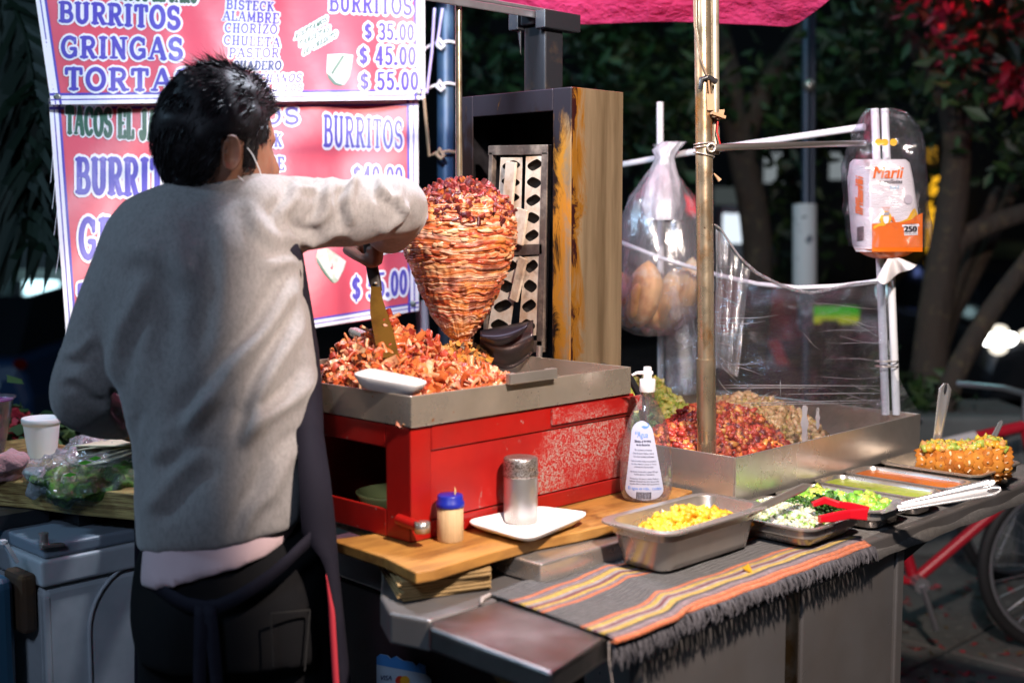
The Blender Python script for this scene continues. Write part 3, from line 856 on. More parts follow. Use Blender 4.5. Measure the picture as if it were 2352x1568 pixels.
while cnt < 1700:
    x, y = rng.uniform(1.195, 1.53), rng.uniform(1.382, 1.80)
    h = pile(x, y)
    if h < .012 and rng.uniform() > .02: continue
    z = 1.079 + h * rng.uniform(.8, 1.03); cnt += 1
    if cnt % 7 < 6: flake(m, np.array([x, y, z]), rng.uniform(.016, .046), rng.uniform(.005, .0105), rng.uniform(.0016, .0042), 0, 1.5)
    else: chip(m, np.array([x, y, z]), *rng.uniform(.002, .0085, 3), 0, .35, True)
for k in range(110):   # scraps scattered along the tray
    t = rng.uniform(); x = 1.46 + .20 * t; y = 1.43 + .05 * t + rng.normal() * .028
    flake(m, np.array([x, max(1.385, y), 1.081 + .010 * (1 - t) * rng.uniform()]), rng.uniform(.010, .028), rng.uniform(.003, .008), .0018, 0, 2.2)
for k in range(1500):   # shreds and crumbs between the strips
    x, y = rng.uniform(1.195, 1.53), rng.uniform(1.382, 1.80); h = pile(x, y)
    if h < .010: continue
    c = np.array([x, y, 1.079 + h * rng.uniform(.86, 1.06)])
    if k % 2: chip(m, c, *rng.uniform(.0015, .0045, 3), 0, .35, True)
    else: flake(m, c, rng.uniform(.010, .020), rng.uniform(.0015, .003), rng.uniform(.001, .002), 0, 2.2)
tag(m.build('carved_meat', cut), 'glistening heap of carved orange pork in the tray under the spit', 'carved meat', kind='stuff')

# foam clamshell half over the tray corner
m = MB()
L4 = [D(803, 882, 1.885), D(952, 908, 1.835), D(988, 898, 1.87), D(850, 866, 1.94)]
cL = sum(L4) / 4
def lring(k, dz, n=6):
    out = []; P = [cL + (p - cL) * k for p in L4]
    for i in range(4):
        a, b, c = P[i - 1], P[i], P[(i + 1) % 4]
        s_, e_ = b + (a - b) * .28, b + (c - b) * .28
        for j in range(n + 1):
            t = j / n; out.append(s_ * (1 - t) ** 2 + 2 * b * t * (1 - t) + e_ * t * t + ZU * dz)
    return out
m.loft([lring(.70, -.006), lring(.80, -.004), lring(.97, .010), lring(1.0, .014), lring(.97, .0155), lring(.93, .014), lring(.80, .002), lring(.70, .000)], 0, True, True)
tag(m.build('foam_dish', pbr('foam_dish_white', (.62, .60, .60), .6, bump=(420, .12, .0006))), 'white foam dish tipped on the near corner of the meat tray', 'foam dish')
kn = thing('knife', D(822, 765, 2.25), 'steel handled knife lying behind the carved meat heap', 'knife')
m = MB(); a, b = D(808, 760, 2.30), D(850, 778, 2.28)
m.bar(a, b, .016, .026, 0, ZU); m.build('handle', steel, kn, .006, 3)
m = MB(); m.bar(b, D(940, 830, 2.26), .003, .03, 0, FH); m.build('blade', steel, kn)

# ------------------------------------------------------------------ heaps on the griddle
def heap(name, label, cat, mt, cx, cy, rx, ry, ang, hgt, n, size, base, flat=1.0, fl=False, lim=None, pw=.9, basemat=None):
    m = MB(); ca, sa = math.cos(R(ang)), math.sin(R(ang))
    def H(x, y):
        dx, dy = x - cx, y - cy
        u, v = (dx * ca + dy * sa) / rx, (-dx * sa + dy * ca) / ry
        q = 1 - (u * u + v * v)
        return (hgt * q ** pw) * (1 + .10 * math.sin(11 * u + cx * 40) * math.cos(9 * v)) if q > 0 else 0
    R_ = max(rx, ry)
    def g(u, v):
        a = 2 * math.pi * u; x = cx + v * (rx * math.cos(a) * ca - ry * math.sin(a) * sa); y = cy + v * (rx * math.cos(a) * sa + ry * math.sin(a) * ca)
        if lim: x, y = min(max(x, lim[0]), lim[1]), min(max(y, lim[2]), lim[3])
        return (x, y, base + max(.0003, H(x, y) - size * .4))
    m.grid(g, 36, 9, 1 if basemat else 0)
    k = 0
    while k < n:
        x, y = cx + rng.uniform(-R_, R_), cy + rng.uniform(-R_, R_)
        if lim and not (lim[0] < x < lim[1] and lim[2] < y < lim[3]): continue
        h = H(x, y)
        if h <= 0: continue
        k += 1
        c = np.array([x, y, base + h + rng.uniform(-.5, .35) * size])
        s = size * rng.uniform(.55, 1.25)
        if fl: flake(m, c, s * 2.2, s * .8, s * .22, 0, 2.2)
        else: chip(m, c, s * rng.uniform(.5, 1.1), s * rng.uniform(.5, 1.0), s * rng.uniform(.4, .8) * flat, 0, .26, True)
    return tag(m.build(name, [mt, basemat] if basemat else mt), label, cat, kind='stuff')


gb = gz0 + .0105
gl = (gx0 + .008, gx1 - .008, gy0 + .008, gy1 - .008)
chor = pbr('chopped_chorizo', (.45, .07, .03), .35, ramp=[(.42, .05, .025), (.50, .09, .035), (.32, .03, .02), (.58, .17, .05), (.46, .06, .03), (.16, .03, .03), (.60, .26, .06), (.38, .04, .03)], bump=(160, .4, .001), coat=.2)
bist = pbr('chopped_beef', (.55, .34, .16), .45, ramp=[(.66, .46, .24), (.72, .54, .30), (.54, .34, .16), (.42, .26, .11), (.76, .60, .36), (.62, .44, .20), (.50, .40, .12)], bump=(140, .5, .001))
heap('chopped_chorizo', 'heap of bright red chopped chorizo at the near corner of the griddle box', 'chopped chorizo', chor, 1.975, 1.395, .205, .165, 20, .118, 2600, .0062, gb, lim=gl)
heap('chopped_beef', 'tan heap of chopped beef on the right half of the griddle box', 'chopped beef', bist, 2.225, 1.50, .215, .19, 35, .098, 2400, .0068, gb, lim=gl)
nop = pbr('sliced_nopales', (.05, .12, .03), .4, ramp=[(.05, .14, .04), (.03, .08, .03), (.09, .19, .05), (.02, .04, .02), (.12, .22, .08)], coat=.2)
heap('cooked_nopales', 'dark green sliced cactus heap behind the chorizo on the griddle', 'cooked cactus', nop, 1.955, 1.60, .10, .13, 0, .082, 520, .010, gb, fl=True, lim=gl)
lett = pbr('grilled_onion', (.55, .58, .14), .4, ramp=[(.58, .62, .16), (.46, .55, .10), (.70, .70, .30), (.62, .56, .12), (.36, .46, .08)], coat=.1)
heap('grilled_onions', 'pale yellow green heap of onions at the back left of the griddle', 'grilled onions', lett, 2.14, 1.715, .14, .14, 0, .125, 820, .010, gb, fl=True, lim=gl)
tom = pbr('fried_peppers', (.6, .25, .03), .35, ramp=[(.62, .27, .03), (.5, .10, .02), (.60, .35, .08), (.12, .05, .02), (.66, .2, .03)], coat=.3)
heap('fried_peppers', 'orange fried pepper scraps at the left wall of the griddle box', 'fried peppers', tom, 1.845, 1.46, .06, .085, 0, .072, 300, .0075, gb, fl=True, lim=gl)

# ------------------------------------------------------------------ condiment pans
def pan(label, x0, x1, y0, y1, zb, zt, fl=.006, r=.022, tap=.010, grp='steel condiment pans', mt=None):
    cx, cy, hx, hy = (x0 + x1) / 2, (y0 + y1) / 2, (x1 - x0) / 2, (y1 - y0) / 2
    m = MB()
    R_ = [rr(cx, cy, zb, hx - tap - .012, hy - tap - .012, r * .6), rr(cx, cy, zb + .004, hx - tap - .003, hy - tap - .003, r * .8), rr(cx, cy, zb + .014, hx - tap, hy - tap, r), rr(cx, cy, zt - .020, hx - .003, hy - .003, r),
          rr(cx, cy, zt - .018, hx, hy, r), rr(cx, cy, zt - .003, hx, hy, r), rr(cx, cy, zt - .004, hx + fl, hy + fl, r + fl * .5), rr(cx, cy, zt - .001, hx + fl, hy + fl, r + fl * .5), rr(cx, cy, zt, hx + fl - .002, hy + fl - .002, r + fl * .5),
          rr(cx, cy, zt - .0005, hx - .001, hy - .001, r), rr(cx, cy, zt - .004, hx - .002, hy - .002, r), rr(cx, cy, zb + .014, hx - tap - .0012, hy - tap - .0012, r), rr(cx, cy, zb + .0015, hx - tap - .012, hy - tap - .012, r * .6)]
    m.loft(R_, 0, True, True)
    o = m.build('condiment_pan', mt or steel)
    tag(o, label, 'pan', grp)
    o.modifiers.new('es', 'EDGE_SPLIT').split_angle = R(50)
    return o


ZC = .8545
pan('deep steel pan of yellow diced fruit standing nearest on the striped cloth', 1.427, 1.676, 1.090, 1.205, ZC + .003, .926, .014, .026)
pan('steel pan of chopped onion with the red tongs across it', 1.702, 1.868, 1.022, 1.205, ZC + .003, .893)
pan('steel pan of green chilli pieces holding the two long spoons', 1.888, 2.008, 1.008, 1.205, ZC, .893)
pan('steel pan of thin green salsa', 2.030, 2.118, 1.004, 1.212, ZC, .893)
pan('steel pan of orange salsa beside the pineapple tray', 2.140, 2.232, 1.004, 1.212, ZC, .893)
pan('deep tray carrying the cut pineapple at the far right end', 2.256, 2.450, 1.004, 1.200, ZC, .899, mt=steel_smear)


def fill(name, label, cat, mt, x0, x1, y0, y1, zf, n, size, mound=.01, fl=False, basemat=None, flat=1., bias=None):
    """loose food filling a pan"""
    m = MB(); cx, cy, hx, hy = (x0 + x1) / 2, (y0 + y1) / 2, (x1 - x0) / 2, (y1 - y0) / 2
    def H(x, y):
        u, v = (x - cx) / hx, (y - cy) / hy
        b = bias(u, v) if bias else 0
        return mound * max(0, 1 - u * u * .9) * max(0, 1 - v * v * .9) * (1 + .25 * math.sin(5 * u + 3 * v + cx * 30)) + b
    m.grid(lambda u, v: (x0 + (x1 - x0) * u, y0 + (y1 - y0) * v, zf + H(x0 + (x1 - x0) * u, y0 + (y1 - y0) * v) - size * .5), 14, 14, 1 if basemat else 0)
    for k in range(n):
        x, y = rng.uniform(x0, x1), rng.uniform(y0, y1)
        c = np.array([x, y, zf + H(x, y) + rng.uniform(-.5, .4) * size]); s = size * rng.uniform(.6, 1.2)
        if fl: flake(m, c, s * 2.2, s * .8, s * .2, 0, 1.8)
        else: chip(m, c, s * rng.uniform(.6, 1.1), s * rng.uniform(.5, 1.), s * rng.uniform(.5, .9) * flat, 0, .18, True)
    return tag(m.build(name, [mt, basemat] if basemat else mt), label, cat, kind='stuff')


yel = pbr('yellow_diced_fruit', (.75, .42, .02), .35, ramp=[(.78, .42, .02), (.84, .50, .04), (.68, .33, .015), (.80, .46, .03), (.66, .50, .06), (.82, .40, .02)], coat=.2, sss=.15)
fill('diced_fruit', 'bright yellow diced fruit in the deep nearest pan', 'diced fruit', yel, 1.445, 1.658, 1.104, 1.192, .904, 700, .0058, .024, bias=lambda u, v: -.010 * max(0, v) - .006 * max(0, u))
oni = pbr('chopped_white_onion', (.74, .76, .60), .35, ramp=[(.58, .59, .44), (.52, .54, .36), (.62, .63, .52), (.46, .51, .28), (.56, .57, .42), (.22, .38, .07), (.60, .61, .48)], coat=.2, sss=.2)
fill('chopped_onion', 'pale chopped onion filling the near half of its pan', 'chopped onion', oni, 1.716, 1.846, 1.036, 1.190, .888, 760, .0052, .014, flat=.6)
cil = pbr('chopped_cilantro', (.04, .12, .015), .5, ramp=[(.04, .13, .015), (.02, .07, .01), (.07, .20, .02), (.10, .26, .04), (.03, .09, .012)])
m = MB()
for k in range(420):
    x, y = rng.uniform(1.785, 1.860), rng.uniform(1.030, 1.140)
    flake(m, np.array([x, y, .893 + rng.uniform(0, .012)]), rng.uniform(.006, .012), .0035, .0005, 0, 2)
tag(m.build('chopped_cilantro', cil), 'dark green chopped cilantro at the right of the onion pan', 'chopped cilantro', kind='stuff')
chi = pbr('green_chilli_pieces', (.25, .5, .05), .3, ramp=[(.24, .52, .05), (.40, .58, .08), (.16, .42, .05), (.50, .58, .10), (.30, .60, .16), (.60, .62, .14)], coat=.4, sss=.2)
fill('chopped_chilli', 'light green chopped chilli pieces under the long spoons', 'chopped chilli', chi, 1.902, 1.992, 1.022, 1.19, .878, 210, .0088, .008, bias=lambda u, v: .014 * math.exp(-((u - .3) ** 2 + (v + .55) ** 2) * 5) + .006 * max(0, v))
def liquid(name, label, cat, mt, x0, x1, y0, y1, z):
    m = MB(); R1 = rr((x0 + x1) / 2, (y0 + y1) / 2, z, (x1 - x0) / 2, (y1 - y0) / 2, .02)
    R0 = [p - ZU * .015 for p in R1]; m.loft([R0, R1], 0, False, True)
    tag(m.build(name, mt), label, cat)
liquid('green_salsa', 'thin green salsa with pale froth lying in its pan', 'green salsa', pbr('green_salsa', (.36, .46, .04), .2, 0, var=[((.50, .52, .10), 60, .5, .65), ((.10, .22, .03), 25, .55, .75)], bump=(60, .3, .003)), 2.036, 2.112, 1.012, 1.204, .8875)
liquid('orange_salsa', 'smooth orange salsa lying in its pan', 'orange salsa', pbr('orange_salsa', (.62, .16, .015), .18, 0, var=[((.50, .10, .01), 40, .5, .7)], bump=(40, .2, .002)), 2.146, 2.226, 1.012, 1.204, .8875)

# cut pineapple in its tray
pn = thing('cut_pineapple', (2.36, 1.10, .86), 'cut pineapple half with orange scaly skin in the right tray', 'pineapple')
skin = pbr('pineapple_skin', (.38, .11, .012), .75, 0, spec=.2, island=(.54, .22, .03), var=[((.32, .10, .02), 60, .55, .7)], bump=(90, .5, .002))
pulp = pbr('pineapple_flesh', (.78, .58, .06), .4, 0, ramp=[(.66, .46, .04), (.55, .42, .08), (.34, .42, .07), (.66, .34, .03), (.6, .3, .1)], coat=.2, sss=.2)
m = MB()
A0, A1 = D(2120, 1062, 2.46), D(2312, 1064, 2.42)
ax = unit(A1 - A0); sd = unit(np.cross(ax, ZU)); pc = (A0 + A1) / 2 + FH * .012; HL = np.linalg.norm(A1 - A0) / 2
if sd @ FH > 0: sd = -sd
def prad(u): return (.046 + .006 * u) * (1 - abs(u) ** 5 * .35)
rings = [[pc + ax * HL * u + (sd * math.cos(a) + ZU * math.sin(a) * .86) * prad(u) * .96 for a in np.linspace(-.6, 3.6, 20)] for u in np.linspace(-1, 1, 16)]
m.loft([[p if p[2] < pc[2] + .030 else p * np.array([1, 1, 0]) + ZU * (pc[2] + .030) for p in r] for r in rings], 0, True, True)
for i in range(10):
    u = -1 + 2 * i / 9
    for j in range(-3, 7):
        a = j * .40 + (.2 if i % 2 else 0)
        p = pc + ax * HL * u + (sd * math.cos(a) + ZU * math.sin(a) * .86) * prad(u) * .97
        if p[2] > pc[2] + .032 or a > 2.2: continue
        nrm = sd * math.cos(a) + ZU * math.sin(a)
        t2 = unit(np.cross(nrm, ax))
        k = 6; ring = lambda r, h: [p + (ax * math.cos(b) * r + t2 * math.sin(b) * r * .95) + nrm * h for b in np.linspace(0, 6.283, k, endpoint=False)]
        q_ = rng.uniform(.85, 1.2); m.loft([ring(.0126 * q_, -.001), ring(.0120 * q_, .0012), ring(.0085 * q_, .0026), ring(.002, .0034)], 0, True, True)
        chip(m, p + nrm * .0036, .0034, .0014, .0012, 1, .4)
m.build('scaly_skin', [skin, pbr('pineapple_eye', (.75, .50, .28), .6)], pn)
m = MB()
for k in range(320):
    u = rng.uniform(-.97, .97); v = rng.uniform(-.8, .8)
    hump = .010 * math.exp(-((u - .62) ** 2) * 9) + .004
    chip(m, pc + ax * HL * u + sd * v * .038 + ZU * (.028 + hump * rng.uniform(.2, 1.2)), *(rng.uniform(.0025, .007, 3)), 0, .22, True)
m.build('flesh', pulp, pn)

# utensils
def paddle(name, label, a, b, w0, w1, t=.0022, side=None, slot=True, cat='spoon', mt=None, blade=None):
    o = thing(name, a, label, cat)
    a, b = np.asarray(a), np.asarray(b); d = unit(b - a); sd = unit(np.cross(d, FH) if side is None else side); nn = unit(np.cross(sd, d)); L = np.linalg.norm(b - a)
    m = MB(); rings = []
    for u in np.linspace(0, 1, 14):
        w = (w0 + (w1 - w0) * u) / 2 * (1 if u < .93 else math.sqrt(max(.05, 1 - ((u - .93) / .075) ** 2)))
        c = a + d * L * u
        rings.append([c + sd * w * p + nn * (t * q + w * .16 * (1 - p * p) * 1.5) for p, q in ((-1, -.5), (-.5, -.6), (.5, -.6), (1, -.5), (1, .5), (.5, .6), (-.5, .6), (-1, .5))])
    m.loft(rings, 0, True, True); m.build('handle', mt or steel, o)
    if slot:
        m = MB(); c = a + d * L * .93
        R0 = [c + d * .011 * math.cos(q) + sd * .0028 * math.sin(q) for q in np.linspace(0, 6.283, 14, endpoint=False)]
        for sg in (1, -1): m.add([p + nn * (w1 * .12 + t * .5 + .0006) if sg > 0 else p - nn * (t * .9) for p in R0], [tuple(range(14))])
        m.build('hanging_slot', black_metal, o)
    if blade is not None:
        m = MB(); bl = np.asarray(blade); e = unit(bl - a); s2 = unit(np.cross(e, nn)); wd = w0
        m.loft([[a + e * np.linalg.norm(bl - a) * u + s2 * wd * (.5 + .9 * min(1, u * 2)) * p + nn * q * .001 for p, q in ((-1, -1), (1, -1), (1, 1), (-1, 1))] for u in (0, .3, .6, 1)], 0, False)
        m.build('blade', mt or steel, o)
    return o
bright = pbr('bright_steel', (.70, .70, .72), .25, .8)
paddle('serving_spoon', 'flat steel spoon handle rising from the yellow fruit pan', Zp(1700, 1187, .915), D(1858, 1113, 2.04), .012, .014, slot=False, blade=Zp(1640, 1205, .898))
paddle('serving_spoon', 'broad bright spoon with slotted end over the green chilli pan', Zp(2062, 1166, .903), Zp(2298, 1122, .935), .013, .022, mt=bright, blade=Zp(2030, 1168, .890), side=unit(np.cross(unit(Zp(2298, 1122, .935) - Zp(2062, 1166, .903)), FH + ZU * -.9)))
paddle('serving_spoon', 'thin bright spoon crossing behind the broad slotted one', Zp(2072, 1158, .905), Zp(2285, 1106, .945), .010, .015, mt=bright, slot=False, blade=Zp(2040, 1162, .893), side=unit(np.cross(unit(Zp(2285, 1106, .945) - Zp(2072, 1158, .905)), FH + ZU * -.9)))
paddle('spatula', 'upright steel spatula handle with a slot at the pineapple tray', D(2146, 1050, 2.52), D(2173, 880, 2.50), .014, .026, mt=bright, cat='spatula', blade=D(2140, 1072, 2.52))
paddle('serving_spoon', 'short spoon handle leaning out behind the pineapple', D(2262, 1045, 2.56), D(2301, 966, 2.60), .014, .010, mt=bright, slot=False, blade=D(2258, 1062, 2.56))
tg = thing('tongs', Zp(1990, 1175, .905), 'red plastic tongs lying across the onion and cilantro pan', 'tongs')
redp = pbr('red_plastic', (.62, .008, .02), .3, coat=.2)
def arm(pts, ws, t=.004):
    m = MB(); pts = [np.asarray(p) for p in pts]
    for i in range(len(pts)): pass
    rings = []
    for i, p in enumerate(pts):
        d = unit(pts[min(i + 1, len(pts) - 1)] - pts[max(0, i - 1)]); s_ = unit(np.cross(d, FH)); n_ = np.cross(s_, d)
        rings.append([p + s_ * ws[i] * a + n_ * t * b for a, b in ((-1, -1), (1, -1), (1, 1), (-1, 1))])
    m.loft(rings, 0, False, True); return m
arm([Zp(1990, 1180, .905), Zp(1950, 1180, .906), Zp(1915, 1187, .904), Zp(1882, 1192, .903)], [.010, .0075, .0075, .0055]).build('arm', redp, tg, .002)
arm([Zp(1992, 1172, .908), Zp(1955, 1162, .916), Zp(1925, 1158, .920), Zp(1895, 1148, .926), Zp(1866, 1158, .920)], [.007, .006, .0055, .006, .004]).build('arm', redp, tg, .002)
m = MB()
for k in range(160):
    c = D(1895 + rng.normal() * 12, 1152 + rng.normal() * 9, 2.06 + rng.normal() * .006)
    flake(m, c, .011, .004, .0005, 0, 2)
tag(m.build('gripped_cilantro', cil), 'clump of dark cilantro gripped in the red tongs', 'cilantro', kind='stuff')

# ================================================================== TABLE THINGS
# toothpick jar
tj = thing('toothpick_jar', Zp(1033, 1250, .9015), 'small toothpick jar with a blue lid on the wooden board', 'toothpick jar')
tc_ = Zp(1033, 1247, .9015) + FH * .018
m = MB(); m.lathe(tc_, [(.0185, 0), (.0195, .002), (.0195, .050), (.0165, .052)], 40)
m.build('toothpicks', pbr('toothpick_wood', (.66, .47, .26), .6, 0, var=[((.52, .33, .16), 4, .35, .7, (160, 160, 2))], bump=(4, .9, .002, (200, 200, 1))), tj)
m = MB()
m.lathe(tc_, [(.0186, .0505), (.0208, .0512), (.0212, .0520), (.0212, .058), (.0190, .0602), (.0190, .0672), (.0178, .0690), (.006, .0692)], 40)
m.build('lid', pbr('blue_plastic_lid', (.012, .022, .32), .35), tj)
m = MB(); p0 = tc_ + RT * .007 + ZU * .068; m.tube([p0, p0 + ZU * .007 + RT * .0005, p0 + ZU * .0125], [.0014, .0013, .0003], 6); m.build('loose_pick', pbr('pick_wood', (.7, .48, .22), .6), tj)

# foam tray with the shaker on it
ft = MB()
P4 = [Zp(1062, 1195, .918), Zp(1212, 1238, .9155), Zp(1360, 1176, .920), Zp(1232, 1160, .918)]
cF = sum(P4) / 4
def ftray(sc, z): return None
def quad_ring(k, dz, n=6):
    out = []
    P = [cF + (p - cF) * k for p in P4]
    for i in range(4):
        a, b, c = P[i - 1], P[i], P[(i + 1) % 4]
        r = .20
        s_, e_ = b + (a - b) * r, b + (c - b) * r
        for j in range(n + 1):
            t = j / n; q = s_ * (1 - t) ** 2 + 2 * b * t * (1 - t) + e_ * t * t
            out.append(np.array([q[0], q[1], q[2] + dz]))
    return out
zf = lambda k, z: [np.array([p[0], p[1], z]) for p in quad_ring(k, 0)]
ft.loft([zf(.70, .9018), zf(.77, .9035), quad_ring(.985, -.004), quad_ring(1.0, -.001), quad_ring(.985, .0005), quad_ring(.955, -.001), zf(.78, .9075), zf(.72, .9060)], 0, True, True)
tag(ft.build('foam_tray', foam), 'white foam tray under the metal shaker', 'foam tray')
sh = thing('shaker', Zp(1197, 1207, .9062), 'steel spice shaker with perforated screw lid standing in the foam tray', 'shaker')
sc_ = Zp(1196, 1205, .9062) + FH * .024
brushed = pbr('spun_aluminium', (.58, .57, .56), .3, .85, bump=(3, .15, .001, (40, 40, 90)), rvar=(14, .22, .4))
m = MB(); m.lathe(sc_, [(.0245, .0), (.0262, .002), (.0266, .010), (.0266, .070), (.0262, .0715)], 48); m.build('body', brushed, sh)
m = MB(); m.lathe(sc_, [(.0262, .0712), (.0272, .0722), (.0276, .076), (.0272, .0785), (.0268, .080), (.0268, .086), (.0272, .0885), (.0268, .091), (.0268, .0985), (.0252, .1012), (.022, .1022)], 48)
m.lathe(sc_, [(.022, .1019), (.0215, .1000), (.004, .0998)], 48)
lidm = pbr('spice_dusted_lid', (.45, .42, .40), .4, .8, var=[((.08, .05, .03), 500, .5, .56)])
m.build('lid', lidm, sh)
m = MB()
for k in range(90):
    a, q = rng.uniform(0, 6.28), rng.uniform() ** .5 * .020
    chip(m, sc_ + np.array([q * math.cos(a), q * math.sin(a), .1003]), .0013, .0011, .0007, 0, .3)
m.build('spice_crumbs', pbr('spice', (.16, .09, .05), .8), sh)

# sanitiser bottle
bt = thing('sanitizer_bottle', Zp(1487, 1155, .9015), 'clear pump bottle of hand sanitizer with pale blue label on the board', 'bottle')
bC = Zp(1487, 1153, .9015) + FH * .020
bd_ = (bC - EYE) @ FW; k_ = bd_ / FPX
bprof = [(1153, 46), (1150, 52), (1142, 56), (1127, 60), (1098, 61), (1068, 60), (1040, 57), (1010, 52), (985, 47), (966, 41), (950, 34), (937, 27), (926, 20), (918, 16.5), (906, 16), (902, 16)]
bz = np.array([(1153 - y) * k_ * 1.005 for y, w in bprof]); bw_ = np.array([w * k_ for y, w in bprof])
def bwid(z): return float(np.interp(z, bz, bw_))
def bring(z, k=1.0, n=36, off=0.):
    a = bwid(z) * k - off; b = a * (.62 if z < bz[-4] else .62 + .38 * (z - bz[-4]) / (bz[-1] - bz[-4] + 1e-9))
    return [bC + RT * a * math.cos(t) + FH * b * math.sin(t) + ZU * z for t in np.linspace(0, 2 * math.pi, n, endpoint=False)]
def clear_plastic(name, tint, gl=.06):
    m = film(name, tint, gl, .07, 12, rough=.05, bump=.15, thr=.95, edge=.55)
    return m
m = MB(); m.loft([bring(z) for z in bz], 0, True, True); m.build('bottle_body', clear_plastic('clear_bottle', (.95, .95, .96)), bt)
zl = (1153 - 1068) * k_
m = MB(); m.loft([bring(z, 1, 36, .002) for z in np.linspace(.003, zl, 12)], 0, True, True); m.build('gel', clear_plastic('clear_gel', (.93, .92, .93), .04), bt)
m = MB(); m.lathe(bC + ZU * ((1153 - 903) * k_), [(.0128, 0), (.0135, .0015), (.0135, .0195), (.0125, .0215), (.007, .022), (.0068, .040), (.0060, .042)], 32)
zt_ = (1153 - 862) * k_
hp = [bC + ZU * (zt_ + .0015) + RT * s for s in (.009, .004, -.006, -.018, -.026)]
hp[3] = hp[3] - ZU * .0002; hp[4] = hp[4] - ZU * .004
m.tube(hp, [.0040, .0055, .0042, .0032, .0024], 12, 0, True, .8)
m.build('pump', white_plastic, bt)
m = MB(); m.tube([bC + ZU * (zt_ - .015), bC + ZU * .012], .0032, 10); m.build('dip_tube', clear_plastic('tube_plastic', (.92, .92, .94)), bt)
def blab(px, py, l=0.):
    z = (1153 - py) * k_; s = (px - 1487) * k_; a = bwid(z)
    b = .62 * a * math.sqrt(max(0., 1 - min(.97, (s / a)) ** 2))
    return bC + RT * s - FH * (b + .0006 + l) + ZU * z
m = MB()
def lb(u, v):
    py = 966 + 182 * v
    yy = min(1, v / .14); yb = min(1, (1 - v) / .16)
    hw = (20 + 26 * v) * math.sqrt(max(.02, 1 - (1 - yy) ** 2)) * math.sqrt(max(.02, 1 - (1 - yb) ** 2)) * 1.02
    c = 1473 + 8 * v
    return blab(c + hw * (2 * u - 1), py, .0)
m.grid(lb, 14, 40); m.build('label', pbr('pale_blue_label', (.46, .50, .66), .45), bt)
lines = [('Elimina el 99.999%', 1014, 5.2, 36, 1), ('de las Bacterias', 1021.5, 5, 30, 1), ('Da resultados al instante', 1033, 4.2, 38, 0), ('Deja las manos limpias y suaves', 1040.5, 4.2, 46, 0), ('Con micro burbujas purificantes', 1048, 4.2, 46, 0),
         ('Modo de empleo: Aplique una cantidad de', 1058, 3.8, 56, 0), ('en las manos secas y frote', 1064.5, 3.8, 56, 0), ('uniformemente. Seca muy rápido.', 1071, 3.8, 44, 0), ('Ingredientes: Alcohol etílico, carbopol 940, agua', 1082, 3.6, 62, 0), ('destilada, glicerina y Trietanolamina.', 1088, 3.6, 46, 0),
         ('Precauciones: Sólo para uso externo. Puede ser', 1098, 3.6, 64, 0), ('inflamable. Manténgalo lejos de los ojos. Los niños', 1104, 3.6, 66, 0), ('pequeños deberán utilizarlo bajo la supervisión de', 1110, 3.6, 66, 0)]
m = MB()
bl2 = MB()
for t, y, h, w, b in lines:
    c = 1473 + 8 * (y - 966) / 182
    put_text(m, t, lambda x, yy, l: blab(x, yy, .0005 + l), c - w / 2, c + w / 2, y, -h, 0, 0, b)
for t, y, h, w, x in (('Hecho en México para', 1134, 3, 20, 1468), ('Distribuidora S.A. de C.V.', 1129 + 9, 3, 24, 1466), ('T. 55 5582-1353 / 55 5582-6246', 1136, 3, 34, 1502)):
    pass
m.build('small_print', pbr('label_ink', (.06, .06, .12), .5), bt)
blu = pbr('label_blue', (.10, .26, .75), .5)
put_text(bl2, 'sin', lambda x, yy, l: blab(x, yy, .0005 + l), 1457, 1467, 996, -8, 0, .1)
put_text(bl2, 'Agua', lambda x, yy, l: blab(x, yy, .0006 + l), 1462, 1486, 1003, -13, 0, .15)
put_text(bl2, 'El agua es vida... cuídala', lambda x, yy, l: blab(x, yy, .0005 + l), 1443, 1518, 1122, -7, 0, 0, 0)
sw = [(1470 + 9 * math.cos(a), 979 + 7 * math.sin(a)) for a in np.linspace(2.8, -1.2, 14)]
sw2 = [(1472 + 5 * math.cos(a), 977.5 + 3.5 * math.sin(a)) for a in np.linspace(-1.2, 2.6, 12)]
q = [blab(x + 10, y - 3, .0005) for x, y in sw + sw2]
bl2.add(q, [tuple(range(len(q)))])
bl2.build('emblem', blu, bt)
m = MB()
rx = np.random.default_rng(3)
x = 1461.
while x < 1494:
    w = rx.choice([.5, .8, 1.3]); m.add([blab(x, 1119 + 8, .0005), blab(x + w, 1127, .0005), blab(x + w, 1143, .0005), blab(x, 1143, .0005)], [(0, 1, 2, 3)]); x += w + rx.choice([.5, .7, 1.])
put_text(m, '7 502213 004606', lambda x, yy, l: blab(x, yy, .0005 + l), 1460, 1495, 1147, -3)
m.build('barcode', pbr('barcode_ink', (.02, .02, .03), .5), bt)

# ------------------------------------------------------------------ striped cloth with fringe
cth = thing('striped_cloth', (1.5, 1.1, .851), 'grey woven cloth with orange, yellow and maroon stripes and dark fringe', 'cloth')
def wv(name, c):
    return pbr(name, c, .85, 0, var=[(tuple(x * .45 for x in c), 5, .40, .62, (160, 420, 160)), (tuple(min(1, x * 1.3 + .02) for x in c), 120, .5, .7)], bump=(4, 1., .003, (170, 430, 170)), sheen=.2)
cmats = [wv('cloth_grey', (.085, .080, .083)), wv('cloth_orange', (.78, .17, .035)), wv('cloth_mauve', (.26, .17, .19)), wv('cloth_black', (.018, .016, .018)), wv('cloth_yellow', (.72, .45, .04)), wv('cloth_maroon', (.20, .008, .03)), wv('cloth_pale', (.46, .36, .36))]
bands = [(.03, 1), (.07, 2), (.09, 3), (.13, 4), (.15, 6), (.175, 5), (.19, 6), (.225, 4), (.24, 2), (.27, 1), (.55, 0), (.58, 1), (.61, 2), (.64, 4), (.67, 5), (.70, 6), (.75, 4), (.80, 2), (.83, 1), (1.01, 0)]
